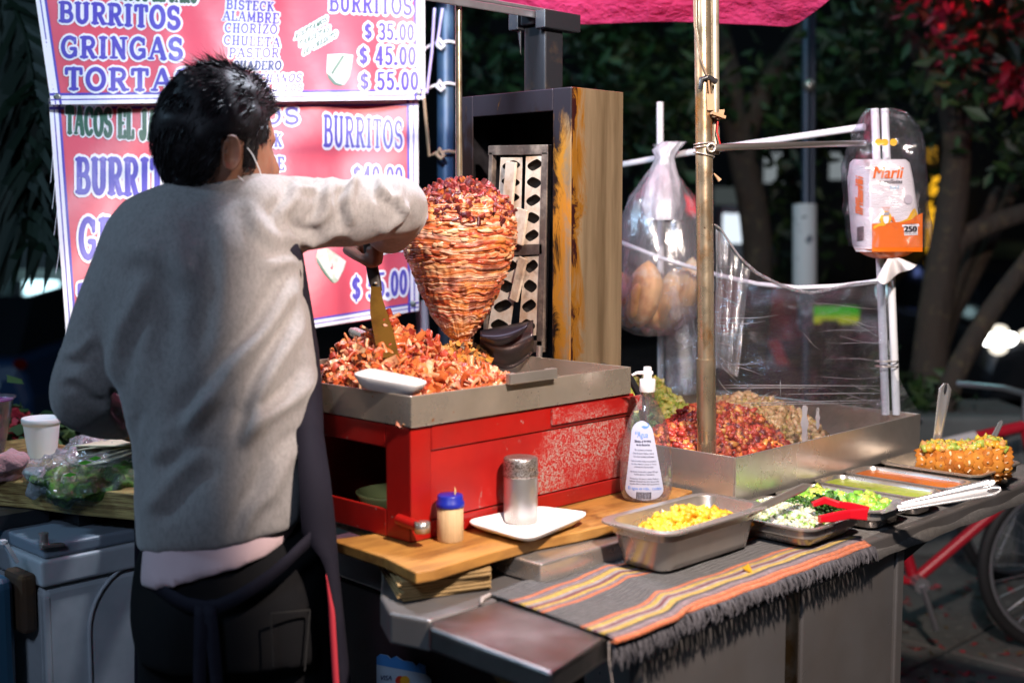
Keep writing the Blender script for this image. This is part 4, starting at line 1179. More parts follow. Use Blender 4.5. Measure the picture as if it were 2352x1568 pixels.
XA, XB = 1.185, 1.847
def cl(u, v):   # v = 0 at the front edge
    x = XA + (XB - XA) * u
    yb = 1.235 + .004 * math.sin(20 * x) if u > .0 else 1.235
    s = .020 / (1 + math.exp(-(x - 1.345) / .014)) - .016
    y = .996 + (yb - .996) * v + s * (1 - v) ** .4 * (v > 0) + (.0 if v > .02 else -.002)
    y += .035 * (1 - u) * .0
    z = .8535 + .0035 * math.exp(-((x - 1.335 - .09 * v) / .018) ** 2) + .0008 * math.sin(60 * x + 8 * v) + .0006
    xx = x + .045 * v * max(0, 1 - u * 3) * .0 + .02 * v * (1 - u)
    if v < .04: z -= (.04 - v) * .22
    return np.array([xx, y, z])
m = MB()
vs = sorted(set([0] + [min(1, b[0]) for b in bands] + list(np.linspace(.27, .55, 8)) + list(np.linspace(.83, 1, 6)) + [.015]))
nu = 110
vv = [[cl(i / nu, v) for i in range(nu + 1)] for v in vs]
for j in range(len(vs) - 1):
    vm = (vs[j] + vs[j + 1]) / 2
    mi = next(b[1] for b in bands if vm < b[0])
    m.add(vv[j] + vv[j + 1], [(i, i + 1, nu + 2 + i, nu + 1 + i) for i in range(nu)], mi, True)
m.build('weave', cmats, cth, solid=.0028)
m = MB()
for k in range(330):
    u = k / 330 + rng.normal() * .0015
    if not 0 <= u <= 1: continue
    p = cl(u, 0) + np.array([0, -.001, -.001])
    L = rng.uniform(.013, .022) + .014 * max(0, .35 - u) / .35 * rng.uniform(.5, 1.3)
    q = [p]
    dx, dy = rng.normal() * .004, rng.normal() * .002
    for s in (.2, .5, .8, 1.):
        q.append(p + np.array([dx * s + .003 * math.sin(4 * s + k), -.010 * math.sin(min(1, s * 1.4) * 1.57) + dy * s, -L * s + .004 * (s < .3)]))
    m.tube(q, [.0016, .0017, .0015, .0013, .0008], 5)
fr_ = m.build('fringe', pbr('fringe_yarn', (.034, .032, .038), .9, 0, island=(.085, .08, .09)), cth); fr_['kind'] = 'stuff'
m = MB()
a = cl(0, .0)
m.tube([a + ZU * .002, a + np.array([-.004, -.004, -.02]), a + np.array([-.002, -.010, -.06]), a + np.array([.02, -.018, -.11])], .0011, 6)
b_ = cl(0, .98); m.tube([b_, b_ + np.array([-.02, -.005, -.001]), b_ + np.array([-.035, -.018, -.0005])], [.003, .004, .002], 6)
m.build('loose_thread', pbr('thread', (.30, .26, .24), .9), cth)
# dark woven mat on the right shelf
m = MB()
def mt_(u, v):
    x = 1.838 + .82 * u; y = .993 + .215 * v; z = .8525
    if v < .1: z -= (.1 - v) ** 1.2 * .55
    return (x, y + .002 * math.sin(30 * x) * (v < .2), z + .0006 * math.sin(70 * x + 30 * v))
m.grid(mt_, 60, 14)
tag(m.build('woven_mat', wv('mat_weave', (.085, .075, .068)), solid=.002), 'dark brown woven mat under the small salsa pans', 'mat')
# dropped crumbs on cloth and board
for px, py, z, c in ((1708, 1307, .858, 'fruit'), (1718, 1300, .858, 'fruit')): pass
m = MB(); chip(m, Zp(1717, 1306, .859), .005, .004, .0035); tag(m.build('fruit_crumb', yel), 'single yellow fruit crumb on the striped cloth edge', 'crumb')

# ================================================================== THE VENDOR
def ering(c, a1, a2, a, b, n=28, pw=2.3):
    out = []
    for t in np.linspace(0, 2 * math.pi, n, endpoint=False):
        ct, st = math.cos(t), math.sin(t)
        out.append(np.asarray(c) + a1 * (a * math.copysign(abs(ct) ** (2 / pw), ct)) + a2 * (b * math.copysign(abs(st) ** (2 / pw), st)))
    return out


def trunk(mb, rows, shrink=0.0, n=36):
    rings = []
    for y, xl, xr, d, b, tilt in rows:
        c = D((xl + xr) / 2, y, d); a = (xr - xl) / 2 * d / FPX - shrink
        r = ering(c, RT, FH, a, b - shrink, n)
        rings.append([p - ZU * (tilt * ((p - c) @ RT)) for p in r])
    mb.loft(rings, 0, True, True)


def limb(mb, pts, rs, n=20, flat=1.0):
    pts = [np.asarray(p) for p in pts]
    # refine with Catmull-Rom
    P, Rr = [], []
    ext = [2 * pts[0] - pts[1]] + pts + [2 * pts[-1] - pts[-2]]
    er = [rs[0]] + list(rs) + [rs[-1]]
    for i in range(1, len(ext) - 2):
        for t in np.linspace(0, 1, 6, endpoint=False):
            a, b, c, d = ext[i - 1:i + 3]
            P.append(.5 * (2 * b + (c - a) * t + (2 * a - 5 * b + 4 * c - d) * t * t + (3 * b - a - 3 * c + d) * t ** 3)); Rr.append(er[i] * (1 - t) + er[i + 1] * t)
    P.append(pts[-1]); Rr.append(rs[-1])
    mb.tube(P, Rr, n)
    mb.ball(pts[0], rs[0], rs[0], rs[0], n=16, m=10)
    mb.ball(pts[-1], rs[-1], rs[-1], rs[-1], n=16, m=10)


rows_sw = [(1222, 326, 692, 1.87, .105, -.15), (1212, 320, 700, 1.87, .108, -.14), (1150, 315, 704, 1.87, .112, -.06), (1050, 318, 716, 1.88, .117, 0), (950, 300, 728, 1.885, .120, 0), (850, 264, 728, 1.89, .121, 0),
           (750, 238, 712, 1.90, .120, 0), (650, 224, 694, 1.905, .118, 0), (560, 232, 690, 1.91, .112, 0), (505, 255, 668, 1.915, .102, 0), (468, 290, 640, 1.92, .088, .03), (445, 335, 612, 1.925, .074, .05), (428, 385, 588, 1.93, .062, .05), (412, 402, 578, 1.93, .052, .05)]
L_ARM = [(336, 548, 1.905), (272, 670, 1.885), (222, 800, 1.875), (184, 905, 1.88), (212, 938, 1.95), (262, 958, 2.06)]
L_RAD = [.060, .054, .050, .046, .042, .037]
R_ARM = [(590, 500, 1.915), (700, 490, 1.95), (800, 488, 1.985), (892, 474, 2.02), (915, 486, 2.07), (893, 524, 2.13), (858, 548, 2.18)]
R_RAD = [.067, .058, .055, .053, .050, .043, .036]

# -- body: one continuous skin mesh (head, neck, torso, arms, hands with five fingers, legs)
HC = D(497, 334, 1.925)
hf = unit(RT * .73 + FH * .68 - ZU * .12); hs = unit(np.cross(hf, ZU)); hu = np.cross(hs, hf)
def head_local(th, ph):
    """skull with brow, nose, cheeks, lips and jaw; x forward, y right, z up"""
    x, y, z = math.sin(th) * math.cos(ph), math.sin(th) * math.sin(ph), math.cos(th)
    X, Y, Z_ = .092 * x, .073 * y, .112 * z
    if z < 0:
        k = -z
        Y *= 1 - .28 * k * k
        if x > 0: X += .012 * k * (1 - k * .4)
        else: X *= 1 - .30 * k
    fr = max(0, x)
    g = lambda cy, cz, w, h: math.exp(-((Y - cy) / w) ** 2 - ((Z_ - cz) / h) ** 2) * (fr > .2)
    X += .020 * g(0, -.028, .011, .018) + .012 * g(0, -.006, .008, .022)      # nose
    X -= .009 * (g(.031, .003, .016, .011) + g(-.031, .003, .016, .011))      # eye sockets
    X += .005 * (g(.030, .020, .022, .007) + g(-.030, .020, .022, .007))      # brows
    X += .007 * g(0, -.062, .022, .006) - .004 * g(0, -.068, .022, .003) + .006 * g(0, -.074, .018, .006)   # lips
    X += .008 * g(0, -.105, .020, .014)                                        # chin
    return np.array([X, Y, Z_])
def head_w(p): return HC + hf * p[0] + hs * p[1] + hu * p[2]
body = MB()
body.loft([[head_w(head_local(th, ph)) for ph in np.linspace(0, 2 * math.pi, 72, endpoint=False)] for th in np.linspace(.03, math.pi - .03, 56)], 0)
# ears
for sg in (1, -1):
    ec = HC + hs * (sg * .074) - hf * .012 - hu * .020
    out = unit(hs * sg - hf * .35)
    body.loft([[ec + (hf * math.cos(a) * .017 + hu * math.sin(a) * .031 * (1 if math.sin(a) > 0 else .85)) * k + out * o - hf * o * .5 for a in np.linspace(0, 6.283, 20, endpoint=False)] for k, o in ((.35, -.012), (.70, .006), (.96, .012), (1.0, .016), (.92, .019), (.80, .017), (.60, .011), (.3, .009))], 0)
limb(body, [D(478, 370, 1.915), D(486, 440, 1.925)], [.050, .056])
trunk(body, [(r[0], r[1] + 30, r[2] - 30, r[3], r[4] - .012, r[5]) for r in rows_sw[:-2]])
limb(body, [D(*p) for p in L_ARM], [r * .72 for r in L_RAD]); limb(body, [D(*p) for p in R_ARM], [r * .70 for r in R_RAD])
# right hand closed round the spatula handle
def finger(pts, r0, r1):
    k = len(pts); limb(body, pts, [r0 + (r1 - r0) * i / (k - 1) for i in range(k)], 10)
limb(body, [D(858, 548, 2.18), D(842, 560, 2.19), D(828, 572, 2.19)], [.024, .024, .021])
body.ball(D(826, 574, 2.185), .026, .020, .015, [unit(RT * .8 - ZU * .5), unit(RT * .5 + ZU * .8), FH], 16, 10)
for i, (dx, dy) in enumerate(((0, 0), (3, 12), (4, 24), (3, 35))):
    L = (1.0, 1.06, 1.0, .85)[i]
    finger([D(838 + dx * .3, 562 + dy, 2.185), D(850 + 8 * L + dx, 560 + dy, 2.170), D(862 + 5 * L + dx, 563 + dy, 2.150), D(858 + dx, 570 + dy, 2.128), D(848 + dx, 573 + dy, 2.130)], .0092, .0068)
finger([D(800, 574, 2.18), D(818, 586, 2.15), D(836, 597, 2.132), D(850, 607, 2.130)], .0105, .0078)
# left hand reaching to the table
limb(body, [D(262, 965, 2.08), D(288, 980, 2.16)], [.026, .022])
body.ball(D(302, 988, 2.20), .030, .022, .014, [unit(FH * .8 + RT * .5 - ZU * .2), RT, ZU], 16, 10)
for i in range(4):
    o = (i - 1.5) * .017
    b0 = D(308, 992, 2.22) + RT * o; f_ = unit(FH * .9 + RT * .2 - ZU * .25); L = (.07, .078, .073, .058)[i]
    finger([b0, b0 + f_ * L * .45 + ZU * .003, b0 + f_ * L * .78 - ZU * .010, b0 + f_ * L - ZU * .024], .0092, .0066)
finger([D(290, 985, 2.19), D(284, 998, 2.24), D(296, 1006, 2.27)], .0105, .0075)
# legs
hips = D(530, 1300, 1.87)
legs = [[hips + RT * (s * .078), hips + RT * (s * .088) - ZU * .38 + FH * .02, hips + RT * (s * .09) - ZU * .72 - FH * .0] for s in (-1, 1)]
for l in legs: limb(body, [l[0], l[1], np.array([l[2][0], l[2][1], .09])], [.058, .048, .036])
for l in legs: limb(body, [np.array([l[2][0], l[2][1], .07]), np.array([l[2][0], l[2][1], .05]) + FH * .12], [.036, .030])
V, Nn, Fs = remesh(body, .0042, 3)
skinm = pbr('skin', (.26, .125, .08), .5, 0, var=[((.24, .09, .05), 25, .45, .7)], bump=(160, .25, .001), sss=.15)
mb = MB(); mb.add(V, Fs, 0, True)
person = mb.build('person', skinm)
WL[person.name] = np.zeros(3)
tag(person, 'person in grey sweater and dark apron, back turned, right arm raised to the meat', 'person')

# -- hair
hair_m = pbr('black_hair', (.006, .005, .006), .5, 0, spec=.18, island=(.014, .011, .012))
m = MB()
def scalp(th, ph, k): 
    p = head_local(th, ph)
    return head_w(p * k)
def in_hair(p):
    """hair line in head coordinates (x forward, y right, z up)"""
    x, y, z = p
    if x > .045: return z > .046 + .35 * (x - .045)
    if abs(y) > .035 and .004 < x < .024: return z > -.036
    if abs(y) > .035 and -.030 < x: return z > .004 + .2 * max(0, x - .02)
    return z > -.068 + max(0, (x + .05)) * .9
rings = []
nph = 80
for th in np.linspace(.02, 2.25, 46):
    ring = []
    for ph in np.linspace(0, 2 * math.pi, nph, endpoint=False):
        p = head_local(th, ph); ok = in_hair(p)
        t = .0095 + .0035 * max(0, min(1, (p[2] + .02) / .1))
        n = vnoise([p * 1.0], 50)[0] * .0022
        nn = unit(p)
        ring.append(head_w(p + nn * (t + n)) if ok else head_w(p * .90))
    rings.append(ring)
m.loft(rings, 0, True, True)
cnt = 0
while cnt < 6500:
    th, ph = math.acos(rng.uniform(-.62, 1)), rng.uniform(0, 2 * math.pi)
    p = head_local(th, ph)
    if not in_hair(p): continue
    cnt += 1
    nn = unit(p); top = max(0, (p[2] - .03) / .085)
    # whorl: hair on top sweeps up and back, sides lie close and point down
    back = np.array([-1, 0, .1])
    tang = back * (.8 + .2 * top) + np.array([0, 0, -1.1 * (1 - top)])
    tang = tang - nn * (tang @ nn)
    d = unit(tang + nn * (.06 + .10 * top) + rng.normal(size=3) * (.09 + .11 * top))
    L = rng.uniform(.007, .013) + .009 * top * rng.uniform(.4, 1.2)
    if p[2] > .100 and p[0] < .02 and rng.uniform() < .22: L += .014; d = unit(d + nn * .45 + np.array([-.45, 0, .15]))
    if p[0] > .02 and p[2] > .050: d = unit(np.array([.35, 0, .1]) + nn * .5 + rng.normal(size=3) * .35); L += .003
    b = p + nn * (.0100 + .002 * top)
    w = rng.uniform(.0004, .0010); sd = unit(np.cross(d, rng.normal(size=3)))
    bend = (np.array([0, 0, -.35]) * (1 - top) + rng.normal(size=3) * .18) * L
    q = [head_w(b - sd * w), head_w(b + sd * w), head_w(b + d * L * .55 + bend * .3 + sd * w * .7), head_w(b + d * L * .55 + bend * .3 - sd * w * .7), head_w(b + d * L + bend)]
    m.add(q, [(0, 1, 2, 3), (3, 2, 4)], 0, False)
m.build('hair', hair_m, person)
# -- face mask with ear loop
m = MB()
m.grid(lambda u, v: head_w(head_local(math.pi * (.63 + .24 * v), (u - .5) * 2.1) * 1.0 + np.array([.006, 0, 0]) + unit(head_local(math.pi * (.63 + .24 * v), (u - .5) * 2.1)) * .004), 20, 12)
m.build('face_mask', pbr('mask_cloth', (.62, .66, .70), .8, bump=(200, .3, .001)), person, solid=.002)
m = MB()
ea = HC + hs * .079 - hf * .004 + hu * .012; 
ea = ea + hs * .004
m.tube([ea + hf * .008 - hu * .018, ea + hf * .016 + hs * .002 - hu * .026, ea + hf * .034 - hu * .046 - hs * .004, ea + hf * .05 - hu * .066 - hs * .014], .0009, 6)
m.tube([ea - hf * .004 - hu * .062 + hs * .002, ea + hf * .010 - hu * .070 - hs * .000, ea + hf * .05 - hu * .080 - hs * .014], .0009, 6)
m.build('ear_loop', pbr('ear_elastic', (.75, .78, .82), .7), person)

# -- sweater
sw = MB(); trunk(sw, rows_sw)
limb(sw, [D(*p) for p in L_ARM], L_RAD); limb(sw, [D(*p) for p in R_ARM[:-1]], R_RAD[:-1])
V, Nn, Fs = remesh(sw, .0062, 10)
px, py, dd = proj(V)
facing = np.clip((Nn * (EYE - V)).sum(1) / np.linalg.norm(EYE - V, axis=1) * 1.6 + .25, 0, 1)
def fold(a, b, amp, w, both=False):
    """soft ridge with a valley beside it along the line a-b, fading at the ends"""
    a, b = np.array(a, float), np.array(b, float); d = b - a; L = np.linalg.norm(d); d /= L; n = np.array([-d[1], d[0]])
    rx, ry = px - a[0], py - a[1]
    t = (rx * d[0] + ry * d[1]) / L; s = rx * n[0] + ry * n[1] + 6 * np.sin(t * 7 + a[0])
    e = np.clip(np.minimum(t, 1 - t) * 4 + .3, 0, 1) * (t > -.08) * (t < 1.08)
    return amp * e * (np.exp(-(s / w) ** 2) - .75 * np.exp(-((s - 1.7 * w) / w) ** 2))
disp = np.zeros(len(V))
for f in [((690, 640), (500, 905), .0085, 22), ((692, 715), (556, 1010), .010, 20), ((722, 860), (560, 1010), .009, 20), ((700, 1000), (590, 1170), .006, 18), ((345, 1045), (505, 890), .009, 26), ((500, 905), (380, 1060), .008, 24),
          ((330, 1170), (470, 1040), .005, 24), ((640, 1020), (560, 1240), .005, 18), ((560, 470), (640, 560), .004, 20), ((700, 610), (600, 600), .004, 18), ((300, 560), (460, 640), .004, 34), ((420, 520), (430, 900), .003, 30), ((520, 480), (505, 820), .003, 24),
          ((250, 880), (330, 640), .005, 20), ((262, 985), (235, 900), .007, 12), ((150, 860), (245, 900), .005, 14), ((140, 820), (225, 780), .004, 14), ((300, 1080), (280, 940), .005, 16),
          ((690, 410), (640, 520), .006, 15), ((770, 405), (735, 520), .007, 14), ((812, 405), (800, 515), .008, 13), ((862, 400), (905, 470), .007, 12), ((905, 400), (935, 500), .006, 11), ((880, 545), (940, 470), .006, 13), ((700, 560), (800, 540), .005, 14), ((720, 572), (640, 520), .006, 16), ((840, 400), (780, 430), .006, 10), ((740, 410), (690, 440), .005, 10)]:
    disp += fold(f[0], f[1], f[2] * 1.45, f[3] * .9)
Q = V.copy(); Q[:, 2] *= .45
disp += vnoise(Q, 16) * .0032 + vnoise(Q, 38) * .0012
V2 = V + Nn * (disp * (.25 + .75 * facing))[:, None]
sweat = pbr('heather_knit', (.235, .218, .213), .85, 0, var=[((.175, .162, .158), 210, .42, .66, (1, 1, .45)), ((.30, .28, .27), 520, .52, .72)], bump=(900, .5, .001), bump2=(9, .5, .010, (1, 1, .5)), sheen=.25)
mb = MB(); mb.add(V2, Fs, 0, True); mb.build('sweater', sweat, person)
# cuff and pale shirt under it
m = MB(); trunk(m, [(1195, 334, 686, 1.87, .102, -.14), (1240, 330, 684, 1.87, .106, -.18), (1262, 329, 678, 1.87, .109, -.22), (1286, 330, 668, 1.868, .111, -.26)])
V, Nn, Fs = remesh(m, .008, 4)
V = V + Nn * (vnoise(V * np.array([1, 1, .3]), 26) * .003)[:, None]
mb = MB(); mb.add(V, Fs, 0, True); mb.build('shirt', pbr('pale_pink_shirt', (.56, .40, .42), .85, 0, bump=(500, .25, .001), sheen=.2), person)
# trousers
m = MB()
trunk(m, [(1215, 352, 668, 1.87, .088, -.1), (1260, 345, 680, 1.87, .092, -.1), (1300, 334, 705, 1.87, .100, 0), (1350, 325, 730, 1.87, .109, 0), (1420, 318, 742, 1.87, .112, 0), (1500, 320, 748, 1.87, .108, 0)])
for s, l in zip((-1, 1), legs): limb(m, [l[0] - RT * s * .006, l[1] - RT * s * .004, np.array([l[2][0], l[2][1], .06])], [.070, .068, .060])
V, Nn, Fs = remesh(m, .010, 6)
V = V + Nn * (vnoise(V * np.array([1, 1, .5]), 20) * .004)[:, None]
den = pbr('black_denim', (.0045, .0045, .0055), .9, 0, spec=.15, var=[((.008, .007, .007), 8, .5, .7)], bump=(500, .4, .001))
mb = MB(); mb.add(V, Fs, 0, True); mb.build('trousers', den, person)
m = MB()
for l in legs: limb(m, [np.array([l[2][0], l[2][1], .055]) - FH * .03, np.array([l[2][0], l[2][1], .05]) + FH * .08, np.array([l[2][0], l[2][1], .04]) + FH * .16], [.050, .048, .038])
V, Nn, Fs = remesh(m, .008, 2); mb = MB(); mb.add(V, Fs, 0, True); mb.build('shoes', black_plastic, person)
# apron, its red lining and the tied strap
navy = pbr('navy_apron', (.010, .009, .016), .85, 0, spec=.15, bump=(600, .3, .001), var=[((.015, .013, .021), 10, .5, .7)])
def ipol(y, tab): return float(np.interp(y, [t[0] for t in tab], [t[1] for t in tab]))
xr_t = [(560, 690), (800, 730), (900, 738), (1000, 742), (1100, 757), (1200, 768), (1300, 776), (1400, 786), (1568, 804), (1900, 830)]
xe_t = [(560, 660), (1180, 690), (1232, 694), (1252, 712), (1275, 733), (1310, 749), (1400, 758), (1568, 768), (1900, 790)]
ys = list(range(560, 1901, 20))
m = MB(); rings = []
for y in ys:
    xr, xe = ipol(y, xr_t), ipol(y, xe_t)
    wob = .006 * math.sin(y * .012)
    q = min(1, max(0, (y - 700) / 480)); q = q * q * (3 - 2 * q)
    P = [D(xe, y, 1.875 - .085 * q), D((xe + xr) / 2 + 6, y, 1.885 - .09 * q + wob * (1 - q)), D(xr - 2, y, 1.93 - .125 * q), D(xr, y, 1.95 - .13 * q + wob * (1 - q)), D(xr - 20, y, 1.98 - .10 * q), D(620, y, 2.025), D(500, y, 2.03 + wob), D(380, y, 2.01), D(310, y, 1.96)]
    rings.append(P)
m.loft(rings, 0, True, False, False); m.build('apron', navy, person, solid=.003)
m = MB(); ys2 = list(range(1318, 1901, 12))
m.loft([[D(ipol(y, xe_t) - 1 - min(1, (y - 1318) / 120) * 2, y, 1.784), D(ipol(y, xe_t) + min(1, (y - 1318) / 90) * 11, y, 1.784)] for y in ys2], 0, True, False, False)
m.build('apron_lining', pbr('red_lining', (.42, .02, .035), .75), person, solid=.002)
def bd2(x): return 1.868 - .122 * math.sqrt(max(.03, 1 - ((x - 530) / 228) ** 2))
def strip(pts, w, name):
    m = MB(); r = []
    for x, y in pts:
        r.append([D(x, y - w / 2, bd2(x) - .004), D(x, y + w / 2, bd2(x) - .004)])
    m.loft(r, 0, True, False, False); m.build(name, navy, person, solid=.002)
pts = [(735, 1222), (712, 1238), (690, 1258), (660, 1288), (620, 1322), (580, 1350), (540, 1374), (500, 1392), (470, 1396), (430, 1388), (390, 1368), (355, 1342), (335, 1325)]
strip(pts, 34, 'waist_strap')
for x0, x1 in ((462, 455), (482, 512)):
    m = MB(); m.loft([[D(x0 + (x1 - x0) * t - 15, 1390 + 330 * t, bd2(x0) - .010), D(x0 + (x1 - x0) * t + 15, 1390 + 330 * t, bd2(x0) - .010 - .004 * math.sin(9 * t))] for t in np.linspace(0, 1, 14)], 0, True, False, False)
    m.build('strap_tail', navy, person, solid=.002)
m = MB(); m.bar(D(620, 1408, 1.752), D(712, 1400, 1.80), .0025, .002); m.bar(D(622, 1410, 1.752), D(628, 1530, 1.752), .0025, .002); m.bar(D(712, 1402, 1.80), D(700, 1540, 1.79), .0025, .002); m.build('back_pocket', pbr('pocket_seam', (.007, .0065, .0065), .9), person)

# -- spatula in the hand
st_ = thing('spatula', D(856, 640, 2.13), 'dark handled steel scraper in the raised hand, its blade in the carved meat', 'spatula')
m = MB(); rings = []
for x, y, w in ((846, 556, 15), (852, 600, 16), (860, 640, 17), (866, 668, 14)):
    c = D(x, y, 2.142); rings.append([c + RT * w * 2.142 / FPX * a * .85 + FH * .007 * b for a, b in ((-1, -.6), (-.6, -1), (.6, -1), (1, -.6), (1, .6), (.6, 1), (-.6, 1), (-1, .6))])
m.loft(rings, 0, True, True); m.build('handle', pbr('dark_handle', (.03, .022, .02), .45), st_, .002)
m = MB()
for x, y in ((857, 610), (863, 650)): m.ball(D(x, y, 2.131), .0035, .0035, .0025, n=10, m=6)
m.build('rivets', steel, st_)
m = MB(); rings = []
for y, xl, xr in ((655, 853, 873), (690, 850, 880), (720, 850, 890), (760, 857, 903), (800, 865, 913), (822, 869, 917)):
    dep = 2.138 - .145 * (y - 655) / 167
    rings.append([D(xl, y, dep - .001), D(xr, y, dep + .001), D(xr, y, dep + .003), D(xl, y, dep + .001)])
m.loft(rings, 0, False, True); m.build('blade', pbr('greasy_blade', (.27, .14, .025), .35, .6, var=[((.14, .065, .014), 16, .45, .7)], bump=(40, .2, .001)), st_)

# ================================================================== BANNERS
def arc(cx, cy, rx, ry, a0, a1, n=14):
    return [(cx + rx * math.cos(R(a)), cy + ry * math.sin(R(a))) for a in np.linspace(a0, a1, n)]


def stem(x, top=True, bot=True, w=.19):
    s = [(1, [(x, 0), (x, 1)])]
    if top: s.append((.62, [(x - w, 1), (x + w, 1)]))
    if bot: s.append((.62, [(x - w, 0), (x + w, 0)]))
    return s


GL = {
    'A': (1.0, [(.6, [(.08, 0), (.47, 1)]), (1, [(.53, 1), (.92, 0)]), (.6, [(.25, .34), (.72, .34)]), (.55, [(-.04, 0), (.24, 0)]), (.55, [(.74, 0), (1.04, 0)])]),
    'B': (.9, stem(.2) + [(.8, [(.2, 1), (.5, 1)] + arc(.5, .76, .28, .24, 90, -90) + [(.2, .52)]), (.9, [(.5, .52)] + arc(.54, .26, .32, .26, 90, -90) + [(.2, 0)])]),
    'C': (.95, [(.9, arc(.52, .5, .42, .5, 48, 312, 22)), (.6, [(.85, .98), (.85, .68)])]),
    'D': (.95, stem(.2) + [(.9, [(.2, 1), (.42, 1)] + arc(.42, .5, .46, .5, 90, -90, 18) + [(.2, 0)])]),
    'E': (.85, stem(.2) + [(.7, [(.2, 1), (.78, 1), (.78, .80)]), (.6, [(.2, .52), (.62, .52)]), (.7, [(.2, 0), (.8, 0), (.8, .22)])]),
    'G': (1.0, [(.9, arc(.5, .5, .43, .5, 48, 330, 22)), (.8, [(.86, .08), (.86, .42), (.60, .42)]), (.6, [(.84, .96), (.84, .70)])]),
    'H': (1.0, stem(.2) + stem(.8) + [(.6, [(.2, .5), (.8, .5)])]),
    'I': (.5, stem(.25)),
    'J': (.7, [(1, [(.48, 1), (.48, .22)] + arc(.26, .22, .22, .22, 0, -180)), (.6, [(.28, 1), (.68, 1)])]),
    'K': (.95, stem(.2) + [(.7, [(.82, 1), (.26, .46)]), (.95, [(.42, .60), (.86, 0)]), (.55, [(.66, 1), (.98, 1)]), (.55, [(.70, 0), (1.02, 0)])]),
    'L': (.8, stem(.2) + [(.7, [(.2, 0), (.76, 0), (.76, .26)])]),
    'M': (1.2, [(.7, [(.16, 0), (.2, 1)]), (.95, [(.2, 1), (.6, .12)]), (.7, [(.6, .12), (1.0, 1)]), (1, [(1.0, 1), (1.04, 0)]), (.55, [(0, 0), (.34, 0)]), (.55, [(.88, 0), (1.22, 0)])]),
    'N': (1.05, [(.65, [(.2, 0), (.2, 1)]), (1, [(.2, 1), (.84, 0)]), (.65, [(.84, 0), (.84, 1)]), (.55, [(.02, 0), (.40, 0)]), (.55, [(.66, 1), (1.02, 1)]), (.5, [(.04, 1), (.22, 1)])]),
    'O': (1.0, [(.95, arc(.5, .5, .43, .5, 0, 360, 26))]),
    'P': (.88, stem(.2) + [(.85, [(.2, 1), (.5, 1)] + arc(.5, .73, .30, .27, 90, -90) + [(.2, .46)])]),
    'R': (.95, stem(.2) + [(.85, [(.2, 1), (.5, 1)] + arc(.5, .74, .29, .26, 90, -90) + [(.2, .48)]), (.95, [(.48, .48), (.80, 0)]), (.55, [(.70, 0), (1.0, 0)])]),
    'S': (.85, [(.95, arc(.44, .74, .31, .26, 30, 270, 16) + arc(.44, .25, .34, .25, 90, -155, 16)), (.5, [(.76, .98), (.76, .72)]), (.5, [(.10, .26), (.10, .02)])]),
    'T': (.9, [(1, [(.45, 0), (.45, 1)]), (.7, [(.06, .76), (.06, 1), (.84, 1), (.84, .76)]), (.6, [(.26, 0), (.64, 0)])]),
    'U': (1.0, [(1, [(.2, 1), (.2, .3)] + arc(.5, .3, .3, .3, 180, 360) + [(.8, 1)]), (.55, [(.02, 1), (.38, 1)]), (.55, [(.62, 1), (.98, 1)])]),
    'Z': (.85, [(.7, [(.1, .78), (.1, 1), (.76, 1)]), (1, [(.76, 1), (.1, 0)]), (.7, [(.1, 0), (.78, 0), (.78, .24)])]),
    '$': (.8, [(.9, arc(.4, .70, .28, .20, 30, 270, 14) + arc(.4, .30, .30, .20, 90, -155, 14)), (.5, [(.4, -.06), (.4, 1.06)])]),
    '0': (.72, [(.9, arc(.36, .5, .27, .5, 0, 360, 24))]),
    '3': (.72, [(.9, arc(.34, .75, .27, .25, 140, -90, 14) + arc(.34, .26, .30, .26, 90, -140, 14))]),
    '4': (.8, [(.7, [(.74, .26), (.06, .26), (.52, 1)]), (1, [(.54, 1), (.54, 0)])]),
    '5': (.74, [(.75, [(.66, 1), (.18, 1), (.16, .56)]), (.9, arc(.34, .32, .31, .31, 130, -140, 18))]),
    '.': (.34, [(1.3, [(.15, .04), (.17, .04)])]),
    'Q': (1.0, [(.95, arc(.5, .5, .43, .5, 0, 360, 26)), (.8, [(.55, .2), (.9, -.05)])]),
    'V': (.95, [(1, [(.1, 1), (.48, 0)]), (.6, [(.48, 0), (.86, 1)])]),
    ' ': (.45, []),
}
_lift = [0]


def glyphs(mb, txt, fn, p0, p1, h0, h1, wt, mat, lift, xs=1.0, slant=0.0, gap=.22):
    """stroke letters from p0 to p1 (baseline ends), heights h0..h1, pen width wt (share of height)"""
    tot = sum(GL[c][0] + gap for c in txt) - gap
    p0, p1 = np.array(p0, float), np.array(p1, float); dirn = p1 - p0; Lp = np.linalg.norm(dirn)
    x = 0
    for c in txt:
        w, strokes = GL[c]
        for k, pts in strokes:
            Q, r = [], []
            for q in pts:
                u = (x + q[0]) / tot; h = h0 + (h1 - h0) * u
                b = p0 + dirn * u
                Q.append(np.array([b[0] + slant * q[1] * h, b[1] - q[1] * h])); r.append(h)
            pen = max(.5, wt * k * np.mean(r) / 2 if mat_is_fill(mat) else (wt * k * np.mean(r) / 2))
            ribbon(mb, Q, pen, fn, mat, lift, xs)
        x += w + gap


def mat_is_fill(m): return m != 1


